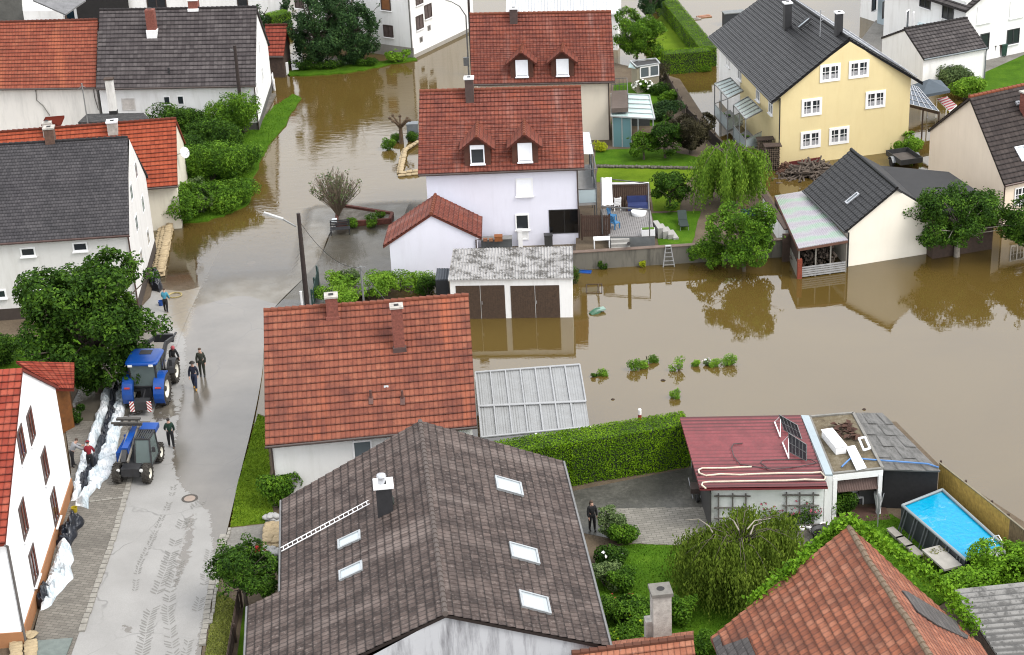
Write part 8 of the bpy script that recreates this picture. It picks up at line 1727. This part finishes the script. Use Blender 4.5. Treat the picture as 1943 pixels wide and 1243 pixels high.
for s_ in (-1, 1):
    m_ = MB(); P = []
    for k in range(9): a = R(-25+k*17); P.append((1.06*math.cos(a)*-1, .93+1.06*math.sin(a)))
    for (y0_, z0_), (y1_, z1_) in zip(P, P[1:]):
        a0, a1, b0, b1 = V((s_*.60, y0_, z0_)), V((s_*1.22, y0_, z0_)), V((s_*.60, y1_, z1_)), V((s_*1.22, y1_, z1_)); m_.poly([a0, a1, b1, b0]); m_.poly([a0*1, b0, V((s_*.60, y1_*.8, z1_-.25)), V((s_*.60, y0_*.8, z0_-.25))]); m_.poly([a1, b1, b1-V((0, 0, .1)), a1-V((0, 0, .1))])
    fd = m_.build('fender', BLUE, tr); MB().frame(O, X, Y, T, (s_*.9-.16, -.99, 1.42), (s_*.9+.16, -.94, 1.5)).build('tail_light', flat('lamp_red', (.5, .04, .02, 1), .3), fd)
    m_ = MB()
    for k in range(6):
        a0, a1 = R(20+k*24), R(44+k*24); m_.poly([(s_*.64, 2.75+math.cos(a0)*.8, .7+math.sin(a0)*.8), (s_*1.12, 2.75+math.cos(a0)*.8, .7+math.sin(a0)*.8), (s_*1.12, 2.75+math.cos(a1)*.8, .7+math.sin(a1)*.8), (s_*.64, 2.75+math.cos(a1)*.8, .7+math.sin(a1)*.8)])
    m_.build('mudguard', CHA, tr)
    m_ = MB(); m_.tube([(s_*.95, .9, 1.6), (s_*1.25, 1.0, 2.0)], .02, 5); m_.frame(O, X, Y, T, (s_*1.25-.1, .98, 1.9), (s_*1.25+.1, 1.02, 2.3)); m_.build('mirror', CHA, tr)
wt = MB(); wt.frame(O, X, Y, T, (-.42, -1.75, .45), (.42, -1.15, .95)); w_ = wt.build('rear_weight', flat('weight_black', (.03, .03, .032, 1), .5), tr)
m_ = MB(); m_.beam((-.3, -.4, .6), (-.3, -1.2, .65), .08); m_.beam((.3, -.4, .6), (.3, -1.2, .65), .08); m_.beam((0, -.4, 1.1), (0, -1.2, .85), .07); m_.build('linkage', CHA, tr)
def warnmat():
    t = NT('warning_stripes'); tc = t.n('TexCoord'); sx = t.n('SeparateXYZ'); t.l(tc.outputs['Object'], sx.inputs[0]); f = t.math('FRACT', t.math('DIVIDE', t.math('ADD', t.math('ABSOLUTE', sx.outputs[0]), sx.outputs[2]), .2)); t.base(t.mix(t.math('GREATER_THAN', f, .5), (.75, .74, .72, 1), (.36, .035, .03, 1))); return t.m
WM = warnmat()
for s_ in (-1, 1): MB().frame(O, X, Y, T, (s_*.50-.13, -1.80, .38), (s_*.50+.13, -1.76, 1.02)).build('warning_board', WM, w_)
def loader(root, y0_, z0_, y1_, z1_, wd, mat, name='loader_arm', kink=.4):
    for s_ in (-1, 1):
        m_ = MB(); mid_ = V((s_*wd, (y0_+y1_)/2, max(z0_, (z0_+z1_)/2+kink))); m_.beam((s_*wd, y0_, z0_), mid_, .14, .24); m_.beam(mid_, (s_*wd, y1_, z1_), .14, .22); m_.tube([(s_*wd*.9, y0_+.6, z0_-.6), mid_.lerp(V((s_*wd, y1_, z1_)), .2)], .06, 6); m_.build(name, mat, root)
loader(tr, 1.2, 1.9, 4.6, 2.0, .58, CHA, kink=.5); m_ = MB(); m_.beam((-.6, 4.6, 2.0), (.6, 4.6, 2.0), .16, .5)
for s_ in (-.45, .45): m_.beam((s_, 4.6, 1.8), (s_, 5.8, 1.78), .12, .06)
m_.build('fork_carriage', CHA, tr); MB().tube([(.55, 1.35, 1.2), (.6, 1.35, 2.75)], .06, 8).build('exhaust', CHA, tr)
# telehandler facing the viewer
p2 = gz(254, 914); th = thing('telehandler', 'smaller blue telehandler facing the viewer with raised boom and forks', 'telehandler', p2, 'blue tractors on the street', math.pi-.10)
for s_ in (-1, 1): wheel(th, (s_*.80, 0, .52), .52, .42, .28, s_); wheel(th, (s_*.80, -2.3, .52), .52, .42, .28, s_)
m_ = MB(); m_.frame(O, X, Y, T, (-.5, -2.9, .5), (.5, .35, .95)); m_.tube([(-.8, 0, .52), (.8, 0, .52)], .1, 8); m_.tube([(-.8, -2.3, .52), (.8, -2.3, .52)], .1, 8); m_.build('chassis', CHA, th)
m_ = MB(); m_.frame(O, X, Y, T, (.45, -2.7, .8), (1.0, -.7, 1.35)); m_.build('engine_cover', BLUE, th)
cb_ = [V(p) for p in ((-1.0, -1.75, .8), (-.12, -1.75, .8), (-.12, -.3, .8), (-1.0, -.3, .8))]; ct_ = [V(p) for p in ((-.95, -1.65, 2.2), (-.15, -1.65, 2.2), (-.15, -.65, 2.2), (-.95, -.65, 2.2))]; m_ = MB()
for i in range(4): m_.beam(cb_[i], ct_[i], .08); m_.beam(cb_[i], cb_[(i+1) % 4], .07); m_.beam(ct_[i], ct_[(i+1) % 4], .07)
m_.build('cab_frame', CHA, th); m_ = MB()
for i in range(4): j = (i+1) % 4; m_.poly([cb_[i], cb_[j], ct_[j], ct_[i]])
m_.build('cab_glass', CABG, th); m_ = MB()
for k in range(7): m_.frame(O, X, Y, T, (-.95+.12*k, -1.65, 2.215), (-.89+.12*k, -.65, 2.26))
m_.build('roof_guard', CHA, th); MB().frame(O, X, Y, T, (-.98, -2.55, 1.95), (-.1, -1.8, 2.2)).build('rear_cover', BLUE, th); MB().frame(O, X, Y, T, (-.8, -1.5, .85), (-.35, -1., 1.6)).build('driver_seat', CHA, th)
m_ = MB(); m_.beam((.3, -2.6, 1.9), (.3, -.2, 1.75), .34, .36); bm = m_.build('boom', BLUE, th); m_ = MB(); m_.beam((.3, -.25, 1.75), (.3, .25, 1.3), .26, .28); m_.build('boom_head', CHA, bm)
for s_ in (.07, .53): MB().beam((s_, -2.4, 2.2), (s_, .3, 1.35), .09, .14).build('boom_rail', flat('rail_steel', C(165, 158, 146), .5, var=.2), bm)
m_ = MB(); m_.beam((-.25, -1.9, 2.45), (1.3, -1.9, 2.45), .12, .16); m_.beam((-.1, -1.7, 2.62), (1.35, -1.7, 2.62), .1, .1); m_.beam((-.1, -2.2, 2.6), (1.2, -2.2, 2.6), .22, .1)
for s_ in (0.1, .5, .9): m_.beam((s_, -2.3, 2.5), (s_, -1.6, 2.5), .1, .08)
m_.build('fork_carriage', flat('forks_grey', C(92, 88, 82), .6, var=.3), th)
m_ = MB(); m_.beam((1.0, -2.5, 1.4), (.75, -3.6, .9), .14, .14); m_.beam((.75, -3.6, .9), (.4, -3.9, .5), .12, .12); m_.build('rear_arm', BLUE, th)
for s_ in (-.62, .62): MB().lathe((s_, .36, .9), Y, [(0, .09), (.05, .1), (.06, .001)], 12).build('headlight', MATS['lamp_pale'], th)
m_ = MB(); m_.tube([(-1.0, -.4, 1.6), (-1.25, -.2, 1.8)], .02, 5); m_.frame(O, X, Y, T, (-1.35, -.22, 1.7), (-1.17, -.18, 2.0)); m_.build('mirror', CHA, th)

# ------------------------------------------------------------------ people
def cl(name, r, g, b): return flat('cloth_'+name, C(r, g, b), .9, var=.15, scale=8)
HB, HD, HG = flat('hair_brown', (.05, .03, .018, 1), .8), flat('hair_dark', (.015, .012, .01, 1), .8), flat('hair_grey', (.25, .24, .22, 1), .8)
BK = cl('black', 32, 32, 36); BT = flat('boot_black', (.015, .015, .015, 1), .5)
GN = cl('olive', 62, 66, 54)
person('person', 'person in a cyan shirt and black trousers carrying things beside the sandbag barrier', gz(316, 593), math.pi-.15, cl('cyan', 90, 185, 215), BK, BT, HB, 1.66, .12, (.35, .5), .12)
person('person', 'person with a pink cap bending beside the front of the large tractor', gz(331, 703), .5, BK, BK, BT, HD, 1.75, .1, (.4, .6), .35, hat=('hood', cl('pink', 225, 105, 115)))
person('person', 'person in dark olive overalls standing in the wet street behind the man in yellow boots', gz(385, 714), .1, GN, GN, BT, HB, 1.84, .07, (.05, .1), .0)
person('person', 'man with brimmed hat, navy jacket, grey shirt and yellow boots walking towards the viewer', gz(371, 739), -.1, cl('navy', 40, 44, 66), cl('denim', 50, 60, 92), flat('boot_yellow', C(225, 165, 45), .5), HG, 1.78, .22, (.2, -.2), .0, hat=('brim', HD))
person('person', 'person in a dark green shirt and black trousers beside the telehandler', gz(326, 849), math.pi+.2, cl('green', 30, 72, 56), BK, BT, HD, 1.8, .16, (.25, .5), .0)
person('person', 'person in a pale grey jacket bending at the white house wall', gz(140, 886), 2.1, cl('grey', 195, 196, 200), BK, BT, HB, 1.72, .1, (.8, .9), .55)
person('person', 'person in a red top and black trousers standing on the white plastic sheet', gz(174, 893), math.pi+.1, cl('red', 175, 35, 52), BK, BT, HD, 1.74, .05, (.5, .6), .18, hat=('cap', cl('red2', 160, 40, 50)))
person('person', 'person in a red jacket and black hat half hidden behind the globe tree', XY(at(489, 1083, LZ), LZ+.03), 1.6, cl('red3', 195, 25, 30), BK, BT, HD, 1.72, .05, (.7, .6), .3, hat=('hood', BK))
person('person', 'woman with long brown hair in black clothes on the driveway', XY(at(1124, 1007, LZ), LZ+.012), .35, BK, BK, BT, HB, 1.68, .1, (.1, .1), .0, longhair=True)
person('person', 'person in a blue jacket wading in the far street at the white house', XY(at(833, 64, 0), -.15), 1.3, cl('blue', 30, 55, 130), BK, BT, HD, 1.76, .12, (.3, .6), .1)
person('person', 'person in a pink top stooping at the top edge beside the narrow conifer', XY(at(526, 28, 0), 0), 1.2, cl('pink2', 190, 75, 85), BK, BT, HD, 1.66, .05, (.6, .8), .6)
person('person', 'person in a white top with dark cap mostly hidden behind the tractor roof', gz(269, 722), .3, cl('white', 220, 222, 228), BK, BT, HD, 1.82, .05, (.3, .3), .0)
